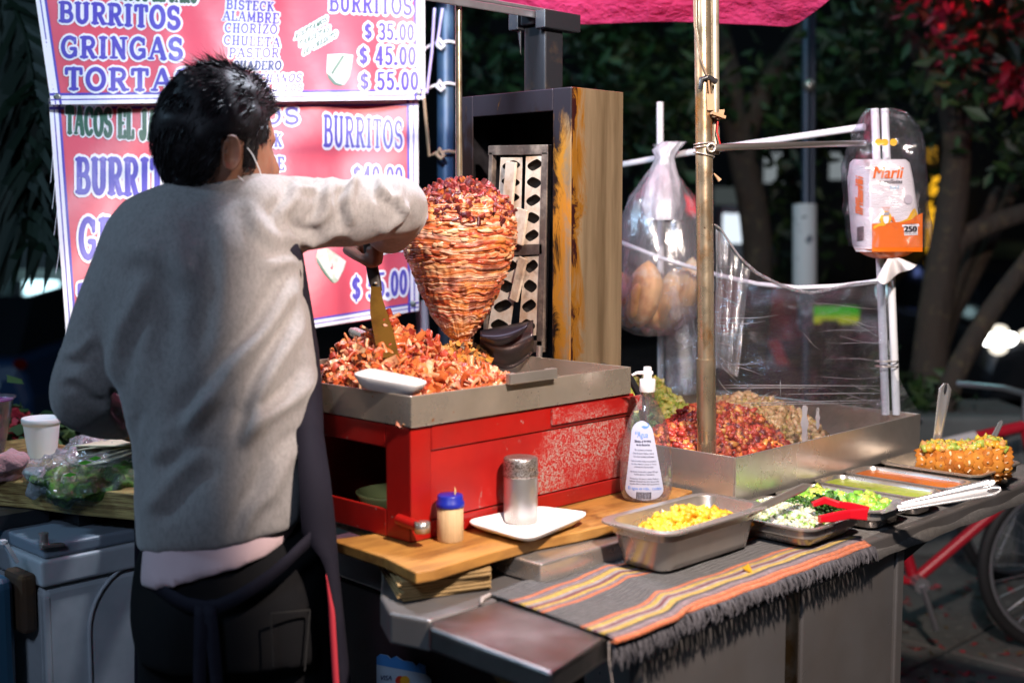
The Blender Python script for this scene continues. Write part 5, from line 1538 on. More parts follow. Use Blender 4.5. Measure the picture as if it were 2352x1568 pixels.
def ribbon(mb, Q, pen, fn, mat, lift, xs):
    n = len(Q)
    for i in range(n - 1):
        d = Q[i + 1] - Q[i]; L = np.linalg.norm(d)
        if L < 1e-6: continue
        nn = np.array([-d[1], d[0]]) / L * pen * np.array([xs, 1])
        _lift[0] = (_lift[0] + 1) % 40; l = lift + _lift[0] * .000012
        mb.add([fn(*(Q[i] + nn), l), fn(*(Q[i + 1] + nn), l), fn(*(Q[i + 1] - nn), l), fn(*(Q[i] - nn), l)], [(0, 1, 2, 3)], mat)
    for i in range(n):
        _lift[0] = (_lift[0] + 1) % 40; l = lift + _lift[0] * .000012
        mb.add([fn(Q[i][0] + pen * xs * math.cos(a), Q[i][1] + pen * math.sin(a), l) for a in np.linspace(0, 2 * math.pi, 8, endpoint=False)], [tuple(range(8))], mat)


vinyl = dict(rough=.42, bump=(6, .35, .004), bump2=(300, .08, .0006))
ban_red = pbr('banner_red_vinyl', (.66, .085, .13), .42, 0, var=[((.60, .07, .11), 5, .4, .7)], bump=(5, .5, .006), bump2=(260, .1, .0006))
ban_white = pbr('banner_white', (.80, .80, .84), .45, bump=(260, .08, .0006))
ban_blue = pbr('banner_blue', (.075, .060, .42), .45, 0, var=[((.20, .18, .55), 40, .60, .75)])
ban_green = pbr('banner_green', (.02, .10, .06), .45)
ban_dark = pbr('banner_navy_worn', (.02, .04, .16), .5, 0, var=[((.25, .30, .35), 30, .55, .7)])


def banner(name_label, corners, deps, ripple, texts, taco, lower):
    """corners TL TR BR BL in picture units of the camera, deps their distances"""
    TL, TR, BR, BL = [np.array(c, float) for c in corners]
    A = np.array([[1, c[0], c[1], c[0] * c[1]] for c in (TL, TR, BR, BL)]); co = np.linalg.solve(A, np.array(deps))
    def dep(x, y): return co @ np.array([1, x, y, x * y]) + ripple(x, y)
    def fn(x, y, l=0.): return D(x, y, dep(x, y) - l)
    o = thing('menu_banner', fn(*((BL + BR) / 2)), name_label, 'banner', 'menu banners')
    def pt(u, v): return (TL * (1 - u) + TR * u) * (1 - v) + (BL * (1 - u) + BR * u) * v
    m = MB(); m.grid(lambda u, v: fn(*(pt(u, v) + np.array([0, 3 * math.sin(u * 9) * (v > .97) * lower]))), 70, 40)
    m.build('red_sheet', ban_red, o, solid=.0006)
    # printed border: white edge, blue line, white line, blue line
    m = MB(); W_, H_ = np.linalg.norm(TR - TL), np.linalg.norm(BL - TL)
    def frame(d0, d1, mat, lift):
        k = 40
        for s in ('b', 'l', 'r', 't'):
            for i in range(k):
                t0, t1 = i / k, (i + 1) / k
                q = {'b': [(t0, 1 - d0 / H_), (t1, 1 - d0 / H_), (t1, 1 - d1 / H_), (t0, 1 - d1 / H_)], 't': [(t0, d0 / H_), (t1, d0 / H_), (t1, d1 / H_), (t0, d1 / H_)],
                     'l': [(d0 / W_, t0), (d1 / W_, t0), (d1 / W_, t1), (d0 / W_, t1)], 'r': [(1 - d0 / W_, t0), (1 - d1 / W_, t0), (1 - d1 / W_, t1), (1 - d0 / W_, t1)]}[s]
                m.add([fn(*pt(*p), lift + {'b': 0, 't': 0, 'l': .0001, 'r': .0001}[s]) for p in q], [(0, 1, 2, 3)], mat)
    frame(-.5, 24, 0, .0012); frame(20, 26, 1, .0016); frame(9, 12, 1, .0016)
    m.build('border', [ban_white, ban_blue], o)
    m = MB()
    for (t, x0, y0, x1, y1, h0, h1, wt, colr, ow, xs, sl) in texts:
        glyphs(m, t, fn, (x0, y0), (x1, y1), h0, h1, wt + ow, 0, .0022, xs, sl)
        glyphs(m, t, fn, (x0, y0), (x1, y1), h0, h1, wt, colr, .0034, xs, sl)
    m.build('lettering', [ban_white, ban_blue, ban_green, ban_dark], o)
    m = MB()
    tk = [pbr('taco_wrap', (.62, .66, .58), .5, 0, var=[((.42, .48, .36), 18, .45, .6)]), pbr('taco_shade', (.10, .18, .13), .5), pbr('taco_light', (.78, .80, .72), .5)]
    for poly, mt, l in taco: m.add([fn(x, y, l) for x, y in poly], [tuple(range(len(poly)))], mt)
    m.build('wrap_picture', tk, o)
    m = MB()
    for x, y in ((BL + np.array([14, -17]), 0), (BR + np.array([-14, -16]), 0)):
        c = fn(x[0], x[1], .002)
        n0 = len(m.v); m.lathe((0, 0, 0), [(.004, 0), (.0075, 0), (.0075, .001), (.004, .001)], 14)
        V = np.array(m.v[n0:]); nrm = unit(EYE - c); e1 = unit(np.cross(nrm, ZU)); e2 = np.cross(e1, nrm)
        for i in range(len(V)):
            v = V[i]; m.v[n0 + i] = tuple(c + e1 * v[0] + e2 * v[1] + nrm * (v[2] + .0006))
    m.build('eyelets', pbr('eyelet', (.3, .32, .3), .4, .9), o)
    return fn


rip1 = lambda x, y: .010 * math.sin(x * .012 + y * .004) + .006 * math.sin(x * .031 - y * .012) + .0000 * y
rip2 = lambda x, y: .008 * math.sin(x * .011 - y * .006 + 1) + .004 * math.sin(x * .027 + y * .015)
B = 1
tx_up = [('BURRITOS', 137, 48, 412, 66, 42, 48, .24, 1, .24, 1, 0), ('GRINGAS', 142, 130, 418, 136, 44, 46, .24, 1, .24, 1, 0), ('TORTAS', 150, 204, 440, 208, 46, 46, .24, 1, .24, 1, 0),
         ('TACOS EL JARO', 260, -2, 452, 6, 40, 40, .2, 2, .3, 1, 0),
         ('BISTECK', 520, 20, 628, 26, 20, 20, .22, 1, .42, 1, .05), ('ALAMBRE', 512, 46, 640, 54, 20, 22, .22, 1, .42, 1, .05), ('CHORIZO', 516, 74, 636, 78, 20, 20, .22, 1, .42, 1, .05), ('CHULETA', 514, 102, 642, 108, 20, 20, .22, 1, .42, 1, .05), ('PASTOR', 526, 131, 640, 132, 20, 20, .22, 1, .42, 1, .05),
         ('SUADERO', 536, 160, 645, 160, 19, 19, .30, 3, .30, 1, .1), ('CAMPECHANOS', 510, 190, 690, 188, 18, 18, .2, 1, .42, 1, .25), ('O QUESO SOLOS', 520, 213, 692, 208, 14, 14, .2, 1, .5, 1, .25),
         ('ACEPTAMOS', 676, 92, 750, 50, 13, 13, .2, 2, .6, 1, .2), ('TARJETAS', 686, 108, 756, 72, 13, 13, .2, 2, .6, 1, .2), ('DE CREDITO', 696, 126, 772, 84, 13, 13, .2, 2, .6, 1, .2),
         ('BURRITOS', 757, 24, 945, 34, 40, 40, .2, 1, .26, .9, 0), ('$ 35.00', 838, 90, 950, 92, 36, 34, .2, 1, .32, 1, 0), ('$ 45.00', 826, 148, 954, 148, 40, 38, .2, 1, .32, 1, 0), ('$ 55.00', 828, 206, 960, 205, 38, 38, .2, 1, .32, 1, 0)]
tac1 = [([(752, 126), (790, 124), (811, 127), (808, 150), (803, 178), (790, 196), (770, 192), (756, 178), (750, 168)], 0, .0018), ([(750, 168), (758, 174), (772, 190), (790, 196), (782, 198), (766, 194), (754, 180)], 1, .0022), ([(752, 126), (784, 124), (768, 146), (751, 164)], 2, .0023), ([(806, 130), (809, 140), (774, 186), (769, 180)], 2, .0023), ([(786, 128), (792, 129), (764, 172), (760, 168)], 1, .0026)]
fnu = banner('upper red menu banner with white outlined blue lettering listing three prices', ((60, -150), (975, -130), (976, 228), (118, 240)), (2.72, 3.00, 2.98, 2.70), rip1, tx_up, tac1, 0)
tx_lo = [('TACOS EL JAROCHO', 152, 304, 470, 330, 58, 66, .2, 2, .14, .8, 0), ('BURRITOS', 176, 440, 448, 452, 74, 84, .2, 1, .18, .85, 0), ('GRINGAS', 184, 590, 470, 600, 86, 90, .2, 1, .18, .8, 0), ('TORTAS', 180, 735, 470, 720, 80, 80, .2, 1, .2, .85, 0),
         ('TACOS', 470, 284, 686, 284, 34, 36, .22, 1, .28, 1, 0), ('BISTECK', 530, 336, 646, 336, 28, 28, .2, 1, .36, 1, 0), ('ALAMBRE', 520, 388, 652, 390, 28, 28, .2, 1, .36, 1, 0), ('CHORIZO', 540, 445, 690, 445, 28, 28, .2, 1, .36, 1, 0), ('PASTOR', 580, 650, 688, 650, 28, 28, .2, 1, .36, 1, 0),
         ('BURRITOS', 744, 334, 924, 340, 68, 60, .15, 1, .20, .62, 0), ('$40.00', 812, 420, 924, 420, 38, 34, .2, 1, .3, 1, 0), ('$50.00', 806, 580, 930, 570, 44, 40, .2, 1, .3, 1, 0), ('$ 55.00', 810, 690, 934, 672, 54, 50, .19, 1, .26, .8, 0)]
tac2 = [([(730, 574), (752, 570), (780, 588), (795, 600), (790, 618), (776, 646), (768, 650), (750, 628), (734, 600), (726, 590)], 0, .0018), ([(726, 590), (734, 600), (750, 628), (768, 650), (762, 648), (744, 628), (728, 602)], 1, .0022), ([(730, 574), (748, 572), (764, 640), (758, 634)], 2, .0023), ([(778, 590), (794, 600), (776, 642), (770, 636)], 2, .0023)]
fnl = banner('lower red menu banner hanging just beneath, with tall blue lettering', ((112, 226), (960, 222), (962, 713), (158, 846)), (2.74, 3.02, 3.00, 2.70), rip2, tx_lo, tac2, 1)
m = MB()
for k, y in enumerate((350, 410, 470, 560)): m.tube([fnl(122 + k * 5, y), fnl(120 + 5 * k, y + 25, .01), fnl(116 + 4 * k, y + 70, .02)], .0005, 5)
fr2 = m.build('frayed_threads', rope_white); fr2['category'] = 'thread'; tag(fr2, 'loose white threads fraying from the left edge of the lower banner', 'thread', kind='stuff')

# blue post with white ties beside the banner
bp_ = thing('stall_post', D(1025, 900, 3.10), 'blue painted stall post with white rope ties beside the banners', 'post')
m = MB(); m.tube([D(1022, -80, 3.08), D(1024, 420, 3.10)], .0215, 16, 0); m.build('upper_post', pbr('blue_post', (.025, .07, .16), .45, .2, var=[((.05, .10, .17), 12, .45, .7)]), bp_)
m = MB(); m.tube([D(1024, 420, 3.101), D(1028, 1180, 3.14)], .0205, 16); m.build('lower_post', pbr('dark_post', (.02, .03, .05), .5, .2), bp_)
for ys_, amp in (((196, 202), 18), ((100, 110), 10), ((352, 358), 22)):
    m = MB(); y = ys_[0]
    m.tube([fnu(974, min(226, y + 14), .003), D(985, y + 6, 3.05), D(1000, y, 3.06), D(1030, y - 5, 3.055), D(1046, y - 2, 3.08)], .004, 8); m.tube([D(1004, y + 4, 3.05), D(1010, y - 10, 3.045), D(1020, y + 6, 3.04), D(1014, y + 12, 3.04), D(1004, y + 4, 3.05)], .005, 8)
    m.build('rope_tie', rope_white if amp != 22 else pbr('tan_rope', (.4, .3, .2), .7), bp_)
m = MB(); m.tube([D(998, 20, 3.04), D(992, 120, 3.03), D(980, 215, 3.0)], .004, 6); m.tube([D(1016, 20, 3.05), D(1006, 90, 3.045), D(1002, 102, 3.045)], .004, 6); m.build('hanging_ribbon', pbr('violet_ribbon', (.45, .42, .75), .5), bp_)
m = MB(); m.tube([D(968, 690, 3.12), D(975, 830, 3.12), D(978, 1100, 3.12)], .016, 12); m.build('pale_leg', pbr('pale_leg', (.42, .44, .52), .4), bp_)

# ================================================================== CANOPY
tarp = pbr('pink_tarp', (.90, .09, .29), .35, 0, var=[((.78, .05, .18), 3, .4, .7)], bump=(5, 1., .05), bump2=(22, .5, .01))
nt = tarp.node_tree; b = nt.nodes['Principled BSDF']; tr_ = nt.nodes.new('ShaderNodeBsdfTranslucent'); tr_.inputs[0].default_value = (.9, .08, .30, 1)
mx = nt.nodes.new('ShaderNodeMixShader'); mx.inputs[0].default_value = .4; nt.links.new(b.outputs[0], mx.inputs[1]); nt.links.new(tr_.outputs[0], mx.inputs[2]); nt.links.new(mx.outputs[0], nt.nodes['Material Output'].inputs[0])
edge = [D(560, -40, 3.0), D(840, -14, 3.0), D(1078, 10, 3.0), D(1180, 38, 3.0), D(1290, 62, 2.98), D(1400, 58, 2.97), D(1500, 51, 2.96), D(1590, 54, 2.95), D(1700, 60, 2.94), D(1790, 63, 2.93), D(1822, 66, 2.92), D(1870, 32, 2.85), D(1930, -12, 2.74)]
hub = np.array([1.35, 1.25, 2.42])
m = MB()
ne = len(edge); rings = []
for t in (0, .06, .14, .25, .4, .6, .8, 1.0):
    r = []
    for i, p in enumerate(edge):
        q = p * (1 - t) + (hub + np.array([(p[0] - 2.0) * .35, (p[1] - 1.9) * .35, 0])) * t
        q = q + ZU * (.05 * math.sin(math.pi * min(1, t * 1.2)) * (1 if i % 2 else -.4) * .6 + .035 * math.sin(i * 1.7 + t * 9) * min(1, t * 8) * (1 - t))
        r.append(q)
    rings.append(r)
m.loft(rings, 0, True, False, False)
tag(m.build('canopy', tarp, solid=.001, sub=2), 'pink tarpaulin canopy sagging over the top of the stall', 'canopy')

# ================================================================== BAGS AND FILM
clear_film = film('cling_film', (.92, .94, .98), .09, .022, 9, (1, 1, 2.6), rough=.12, bump=2.2, thr=.58, edge=.4, hadd=.22)
m = MB()
def top_y(x): return float(np.interp(x, [1640, 1652, 1675, 1700, 1740, 1790, 1830, 1860, 1900, 1960, 2036], [515, 520, 556, 592, 628, 654, 668, 673, 666, 652, 645]))
pA, pB = on_pole(700, .008, .016), np.array([2.452, 1.290, 1.2])
dA, dB = (pA - EYE) @ FW, (pB - EYE) @ FW
def ff(u, v):
    x = 1642 + (2040 - 1642) * u
    yb = 1090 - (1090 - 985) * u
    y = top_y(x) + (yb - top_y(x)) * v
    d = 1 / (1 / dA * (1 - u) + 1 / dB * u)
    w = .006 * math.sin(7 * u + 3 * v) * math.sin(math.pi * u) + .003 * math.sin(26 * v + 4 * u) * math.sin(math.pi * u)
    return D(x, y, d + w)
m.grid(ff, 60, 40)
fo = thing('cling_film', (2.1, 1.24, .97), 'clear plastic film stretched from the pole across the front of the griddle box', 'plastic film')
m.build('sheet', clear_film, fo)
m = MB()
edgef = [ff(u, 0) for u in np.linspace(0, 1, 30)]
m.tube(edgef, [.0016 + .002 * math.sin(math.pi * i / 29) for i in range(30)], 6)
m.build('rolled_edge', film('film_edge', (.9, .92, .95), .25, .25, 60, rough=.1, thr=.4), fo)
m = MB()
for y0, y1, x0, x1 in ((884, 886, 1655, 2030), (890, 890, 1660, 1900), (926, 918, 1690, 2036), (930, 924, 1720, 2000), (905, 902, 1800, 2030)):
    pts_ = []
    for t in np.linspace(0, 1, 16):
        x = x0 + (x1 - x0) * t; u = (x - 1642) / 398; y = y0 + (y1 - y0) * t; yb = 1090 - 105 * u
        pts_.append(ff(u, (y - top_y(x)) / (yb - top_y(x))) - FH * .001)
    m.tube(pts_, [.0002 + .0011 * math.sin(math.pi * t) for t in np.linspace(0, 1, 16)], 5)
rf = np.random.default_rng(21)
for k in range(38):
    kind = k % 3
    if kind == 0: x0, y0 = 1648, rf.uniform(560, 890); x1, y1 = x0 + rf.uniform(30, 150), y0 + rf.uniform(-10, 70)
    elif kind == 1: x0, y0 = 2034 - rf.uniform(0, 8), rf.uniform(700, 960); x1, y1 = x0 - rf.uniform(30, 170), y0 + rf.uniform(-40, 30)
    else: x0, y0 = rf.uniform(1690, 1990), rf.uniform(690, 960); x1, y1 = x0 + rf.uniform(-40, 60), y0 + rf.uniform(-50, 50)
    pts_ = []
    for t in np.linspace(0, 1, 9):
        x = x0 + (x1 - x0) * t; u = (x - 1642) / 398; y = y0 + (y1 - y0) * t + 3 * math.sin(5 * t + k); ty = top_y(x) + 6; yb = 1090 - 105 * u
        pts_.append(ff(u, (max(y, ty) - top_y(x)) / (yb - top_y(x))) - FH * .001)
    m.tube(pts_, [.0001 + rf.uniform(.0002, .0007) * math.sin(math.pi * t) for t in np.linspace(0, 1, 9)], 4)
m.build('creases', film('film_crease', (.9, .9, .92), .3, .25, 60, rough=.15, thr=.3), fo)
# streaks of dried sauce on the film
m = MB()
for (x, y0, y1, w) in ((1848, 930, 1020, 7), (1846, 930, 1000, 4), (1878, 935, 985, 4)):
    L_, R__ = [], []
    for t in np.linspace(0, 1, 12):
        y = y0 + (y1 - y0) * t; ww = w * (.5 + .6 * math.sin(3.1 * t) + .25 * math.sin(17 * t)); u = lambda xx: (xx - 1642) / 398
        g_ = lambda xx: ff(u(xx), (y - top_y(xx)) / ((1090 - 105 * u(xx)) - top_y(xx))) - FH * .0012
        L_.append(g_(x - ww)); R__.append(g_(x + ww))
    m.loft([[a, b] for a, b in zip(L_, R__)], 0, True, False, False)
m.build('dried_drips', film('milky_drip', (.8, .78, .75), .02, .45, 40, rough=.4, thr=.3), fo)
# gathered film beside the pole
m = MB(); m.grid(lambda u, v: ff(.002 + .20 * u * (1 - .35 * v), .02 + .55 * v) - FH * (.004 + .005 * math.sin(22 * u + 6 * v) + .003 * math.sin(41 * u)), 30, 20); m.build('gathered_film', film('gathered_film', (.93, .92, .97), .12, .14, 12, (2, 2, .6), rough=.12, bump=1.6, thr=.50, hadd=.3), fo)
# film sagging at the right post
m = MB(); m.grid(lambda u, v: D(2036 + 12 * u + 80 * u * v ** 2 * 1.0, 780 + (965 - 780) * v + 0 * u, 2.65 + .02 * u - .0 * v), 8, 16); m.build('loose_flap', clear_film, fo)
# film on the back side
m = MB()
def bf(u, v):
    k = u * 6; i = min(5, int(k)); a, b_ = np.array(q[i]), np.array(q[i + 1])
    return None
Q6 = [(1516, 592, 2.99), (1650, 632, 2.9), (1740, 652, 2.84), (1832, 661, 2.78), (1930, 657, 2.71), (2036, 643, 2.65)]
def bk(u, v):
    x = 1516 + 520 * u; y = float(np.interp(x, [a[0] for a in Q6], [a[1] for a in Q6])); d = float(np.interp(x, [a[0] for a in Q6], [a[2] for a in Q6]))
    yb = 900 + 48 * u
    return D(x, y + (yb - y) * v, d + .005 * math.sin(20 * u + 9 * v))
m.grid(bk, 40, 24); m.build('back_sheet', clear_film, fo)

# ---- bag of bread rolls
bb = thing('bread_bag', D(1520, 340, 3.0), 'knotted clear bag of bread rolls hanging at the far post', 'bread bag')
bagf = film('bag_plastic', (.97, .96, .98), .10, .19, 7, (2, 2, .7), rough=.12, bump=1.4, thr=.52, edge=.4)
def bag_ring(y, xl, xr, d, b, n=40, amp=.006, ph=0.):
    c = D((xl + xr) / 2, y, d); a = (xr - xl) / 2 * d / FPX
    return [c + RT * (a + amp * math.sin(t * 7 + y * .03 + ph)) * math.cos(t) + FH * (b + amp * math.sin(t * 9 + ph)) * math.sin(t) for t in np.linspace(0, 2 * math.pi, n, endpoint=False)]
m = MB(); m.loft([bag_ring(*r) for r in ((332, 1504, 1560, 2.97, .012), (350, 1512, 1540, 2.97, .010), (372, 1508, 1545, 2.97, .012), (400, 1488, 1556, 2.97, .03), (450, 1448, 1592, 2.98, .06), (510, 1420, 1622, 2.99, .09), (580, 1408, 1640, 3.0, .105), (650, 1408, 1640, 3.0, .11), (710, 1412, 1622, 3.0, .10), (752, 1430, 1560, 3.0, .08), (768, 1460, 1530, 3.0, .04))], 0, True, True); m.build('bag', bagf, bb)
knot = film('bag_knot', (.9, .92, .92), .12, .70, 22, (2, 2, .6), rough=.2, bump=1.2, thr=.4)
m = MB(); m.loft([bag_ring(*r) for r in ((326, 1520, 1575, 2.955, .012, 24, .004), (345, 1500, 1556, 2.955, .022, 24, .004), (362, 1508, 1548, 2.955, .016, 24, .003), (385, 1498, 1552, 2.955, .022, 24, .004), (420, 1484, 1562, 2.95, .036, 24, .008), (470, 1472, 1568, 2.94, .048, 24, .009), (505, 1478, 1560, 2.94, .046, 24, .009))], 0, True, True); m.build('gathered_neck', knot, bb)
crust = pbr('bread_crust', (.85, .52, .22), .6, 0, var=[((.95, .82, .60), 22, .50, .66), ((.50, .20, .05), 14, .56, .72)], bump=(60, .3, .002))
for k, (x, y, w, h, d) in enumerate(((1478, 676, 40, 78, 2.96), (1436, 690, 30, 66, 3.02), (1540, 690, 34, 74, 3.04), (1510, 715, 40, 46, 3.06), (1580, 660, 26, 70, 3.02))):
    s = d / FPX; c_ = D(x, y, d); ux_ = unit(ZU + RT * .14 * (-1) ** k); m = MB(); rg = []
    for t in np.linspace(-1, 1, 22):
        rad = (1 - abs(t) ** 2.6) ** .8 * (1 + .05 * math.sin(6 * t + k)) + .03
        rg.append([c_ + ux_ * h * s * t + (RT * w * s * math.cos(a) + FH * .048 * math.sin(a)) * rad * (1 - (.20 if abs(math.sin(a / 2 - 2.36)) < .10 and abs(t) < .7 else 0)) for a in np.linspace(0, 6.283, 36, endpoint=False)])
    m.loft(rg, 0, True, True)
    o = m.build('bread_roll', crust)
    tag(o, ('largest golden bread roll at the front of the bag', 'roll half hidden behind the roaster edge', 'pale roll behind the white post in the bag', 'roll lying lowest in the bread bag', 'slim roll at the right side of the bread bag')[k], 'bread roll', 'rolls in the bread bag')
# wrapped packet under the bag
m = MB(); m.loft([bag_ring(y, xl, xr, 3.02, .05, 30, .008, y) for y, xl, xr in ((700, 1532, 1604), (760, 1530, 1608), (820, 1532, 1612), (880, 1534, 1606), (900, 1538, 1600))], 0, True, True)
tag(m.build('wrapped_packet', film('crinkled_wrap', (.90, .86, .80), .2, .16, 22, (1.5, 1.5, .8), rough=.08, bump=1.8, thr=.50)), 'crinkled clear wrapped packet standing below the bread bag', 'packet')

# ---- napkin pack hung on the rear post
npk = thing('napkin_pack', D(2040, 560, 2.56), 'bag of paper napkins with orange and yellow print hung on the right post', 'napkin pack')
nap = pbr('napkin_stack', (.66, .64, .66), .8, 0, bump=(3, .8, .003, (20, 20, 190)))
def dfr(x, y): return 2.545 + (x - 1998) * .00022 if x >= 1998 else 2.545 + (1998 - x) * .0016
def nf(x, y, l=0.): return D(x, y, dfr(x, y) - l)
def nring(y, xs_, back=.085, bul=0.):
    """front face corner pair, side face corner and the hidden back"""
    x0, x1, x2 = xs_
    pts = [nf(x0, y), nf((x0 + x1) / 2, y), nf(x1 - 3, y), nf(x1, y, .001), nf(x1 + 4, y, .001)]
    for t in np.linspace(.1, .95, 6): pts.append(nf(x1 + (x2 - x1) * t, y, bul * math.sin(math.pi * t) + .002))
    pts.append(nf(x2, y, -.004))
    pts += [nf(x2 - 2, y) + FH * back * .7, nf((x1 + x2) / 2, y) + FH * back, nf(x0 + 20, y) + FH * back * .6]
    return pts
prof_n = [(366, (1960, 2003, 2080)), (374, (1952, 2000, 2090)), (410, (1946, 1998, 2098)), (470, (1950, 1999, 2106)), (530, (1954, 2002, 2114)), (562, (1958, 2006, 2119)), (578, (1966, 2010, 2112))]
m = MB(); m.loft([nring(*p) for p in prof_n], 0, True, True); m.build('napkins', nap, npk)
org = pbr('orange_print', (.72, .14, .005), .4, coat=.3); yelp = pbr('yellow_print', (.75, .42, .01), .4, coat=.3); ink = pbr('black_print', (.015, .015, .02), .4); cy = pbr('cyan_print', (.18, .5, .68), .4); whp = pbr('white_print', (.8, .8, .8), .4)
def patch(poly, mt, name, l=.0035):
    m = MB(); n = len(poly)
    m.add([nf(x, y, l + .003 * math.sin(math.pi * min(1, max(0, (x - 2000) / 110)))) for x, y in poly], [tuple(range(n))]); m.build(name, mt, npk)
def pgrid(x0f, x1f, y0, y1, mt, name, l):
    m = MB()
    def g(u, v):
        y = y0 + (y1 - y0) * v; a, b_ = x0f(y, u), x1f(y, u); x = a + (b_ - a) * u
        return nf(x, y, l + .003 * math.sin(math.pi * min(1, max(0, (x - 2000) / 110))))
    m.grid(g, 14, 10); m.build(name, mt, npk)
rx_ = lambda y, u: float(np.interp(y, [374, 470, 562, 580], [2092, 2108, 2121, 2112])); lx_ = lambda y, u: float(np.interp(y, [374, 470, 562, 580], [2001, 2001, 2007, 2011]))
m = MB()
def og(u, v):
    x = 2003 + (2119 - 2003) * u; ytop = 514 - 8 * u - 14 * max(0, (u - .55)) / .45 * 1.2; yb = 578
    y = ytop + (yb - ytop) * v
    return nf(x, y, .0038 + .003 * math.sin(math.pi * u))
m.grid(og, 16, 6); m.build('orange_front', org, npk)
m = MB()
def ob(u, v):   # folded orange base of the bag
    x = 1962 + (2120 - 1962) * u; y0 = 575 - 18 * abs(u - .28) / .72 * (1 if u > .28 else 2.2) if u > .28 else 585 - 10 * u
    c = D(2044, 594, 2.585)
    a = nf(x, 562 if u > .3 else 572, .002)
    return a * (1 - v) + (c + RT * .022 * (u - .5)) * v - ZU * .006 * math.sin(math.pi * v)
m.grid(ob, 16, 8); m.build('orange_base', org, npk)
patch([(2062, 513), (2084, 502), (2096, 482), (2102, 478), (2108, 492), (2094, 504)], yelp, 'yellow_flash', .0045)
patch([(2006, 520), (2020, 512), (2034, 510), (2034, 518), (2018, 520), (2006, 527)], yelp, 'yellow_stripe', .0045)
patch([(2034 + 14 * math.cos(a), 500 + 15 * math.sin(a)) for a in np.linspace(0, 6.283, 20, endpoint=False)], yelp, 'yellow_disc', .005)
patch([(2029, 497), (2041, 496), (2042, 503), (2040, 512), (2033, 514), (2029, 508)], whp, 'white_hand', .0056)
patch([(2027, 488), (2043, 487), (2043, 494), (2027, 495)], pbr('grey_print', (.3, .3, .32), .5), 'grey_slot', .0056)
patch([(2046, 500), (2052, 497), (2058, 512), (2062, 510), (2058, 524), (2050, 516), (2053, 514)], org, 'arrow', .0056)
for k, x in enumerate((2018, 2032, 2052)):
    patch([(x + 8.5 * math.cos(a), 327 + 8.5 * math.sin(a)) for a in np.linspace(0, 6.283, 18, endpoint=False)], yelp, 'yellow_dot', .004)
m = MB(); put_text(m, 'Marli', lambda x, y, l: nf(x, y, .0052 + l), 2007, 2076, 409, -27, 0, .22, 1); m.build('orange_lettering', org, npk)
m = MB(); put_text(m, 'servilletas', lambda x, y, l: nf(x, y, .0052 + l), 2020, 2073, 421, -9, 0, .25, 1); put_text(m, '250', lambda x, y, l: nf(x, y, .0100 + l), 2079, 2107, 532, -13, 0, 0, 3); m.build('black_lettering', ink, npk)
m = MB(); put_text(m, 'CONTENIDO', lambda x, y, l: nf(x, y, .0098 + l), 2079, 2106, 516, -3); put_text(m, 'SERVILLETAS', lambda x, y, l: nf(x, y, .0098 + l), 2078, 2107, 538, -3.5); m.build('small_lettering', ink, npk)
patch([(2072, 516), (2110, 514), (2112, 519), (2108, 520), (2108, 540), (2077, 541), (2076, 521), (2072, 521)], whp, 'count_panel', .0052)
m = MB(); put_text(m, '1x1', lambda x, y, l: nf(x, y, .0052 + l), 2046, 2064, 434, -8, 0, 0, 1); m.build('cyan_lettering', cy, npk)
m = MB(); put_text(m, 'SALE POR', lambda x, y, l: nf(x, y, .0056 + l), 2025, 2044, 480, -5); put_text(m, 'ABAJO', lambda x, y, l: nf(x, y, .0056 + l), 2027, 2042, 487, -5); m.build('tiny_lettering', org, npk)
m = MB(); cxs = [(2086 + 10 * math.cos(a), 458 + 11 * math.sin(a)) for a in np.linspace(0, 6.283, 20, endpoint=False)]; m.add([nf(x, y, .005) for x, y in cxs], [tuple(range(20))]); m.build('round_seal', pbr('seal_print', (.45, .42, .46), .5), npk)
m = MB()
def side(u, v, l=0.): return nf(1962 + u * 30 + v * 4, 374 + 200 * v, .002 + l)
put_text(m, 'Marli', lambda x, y, l: nf(1964 + 18 - y * 18, 494 - x * 80, .004 + l), 0, 1, 0, 1, 0, .2, 2); m.build('side_lettering', org, npk)
m = MB()
for k in range(11): m.add([nf(1968, 522 + k * 3, .003), nf(1984, 520 + k * 3, .003), nf(1984, 521 + k * 3 + .6, .003), nf(1968, 523 + k * 3 + .6, .003)], [(0, 1, 2, 3)])
m.build('barcode', ink, npk)
bagn = film('napkin_bag_plastic', (.94, .93, .98), .07, .03, 14, (1.5, 1.5, .8), rough=.10, bump=1.2, thr=.58, edge=.35)
def nbag(y, xl, xr, d, b):
    c = D((xl + xr) / 2, y, d); a = (xr - xl) / 2 * d / FPX
    r = ering(c, RT, FH, a, b, 44, 3.4 if y > 300 else 2.2)
    w_ = .10 if y < 360 else .05
    return [p + (p - c) * (w_ * vnoise([p], 38)[0] + .02 * math.sin(i * 2.3 + y * .05)) for i, p in enumerate(r)]
NB = [(250, 1992, 2050, 2.615, .022), (262, 1982, 2090, 2.61, .032), (290, 1976, 2108, 2.605, .055), (330, 1962, 2112, 2.61, .075), (380, 1942, 2114, 2.61, .085), (430, 1942, 2118, 2.61, .085), (500, 1950, 2124, 2.61, .085), (566, 1958, 2128, 2.61, .083)]
NBr = []
for y in np.linspace(250, 566, 34): NBr.append(nbag(y, *[float(np.interp(y, [q_[0] for q_ in NB], [q_[i] for q_ in NB])) for i in (1, 2, 3, 4)]))
m = MB(); m.loft(NBr, 0, True, False); m.build('plastic_bag', bagn, npk)
tissue = pbr('napkin_tissue', (.80, .78, .80), .85, sss=.1)
m = MB()
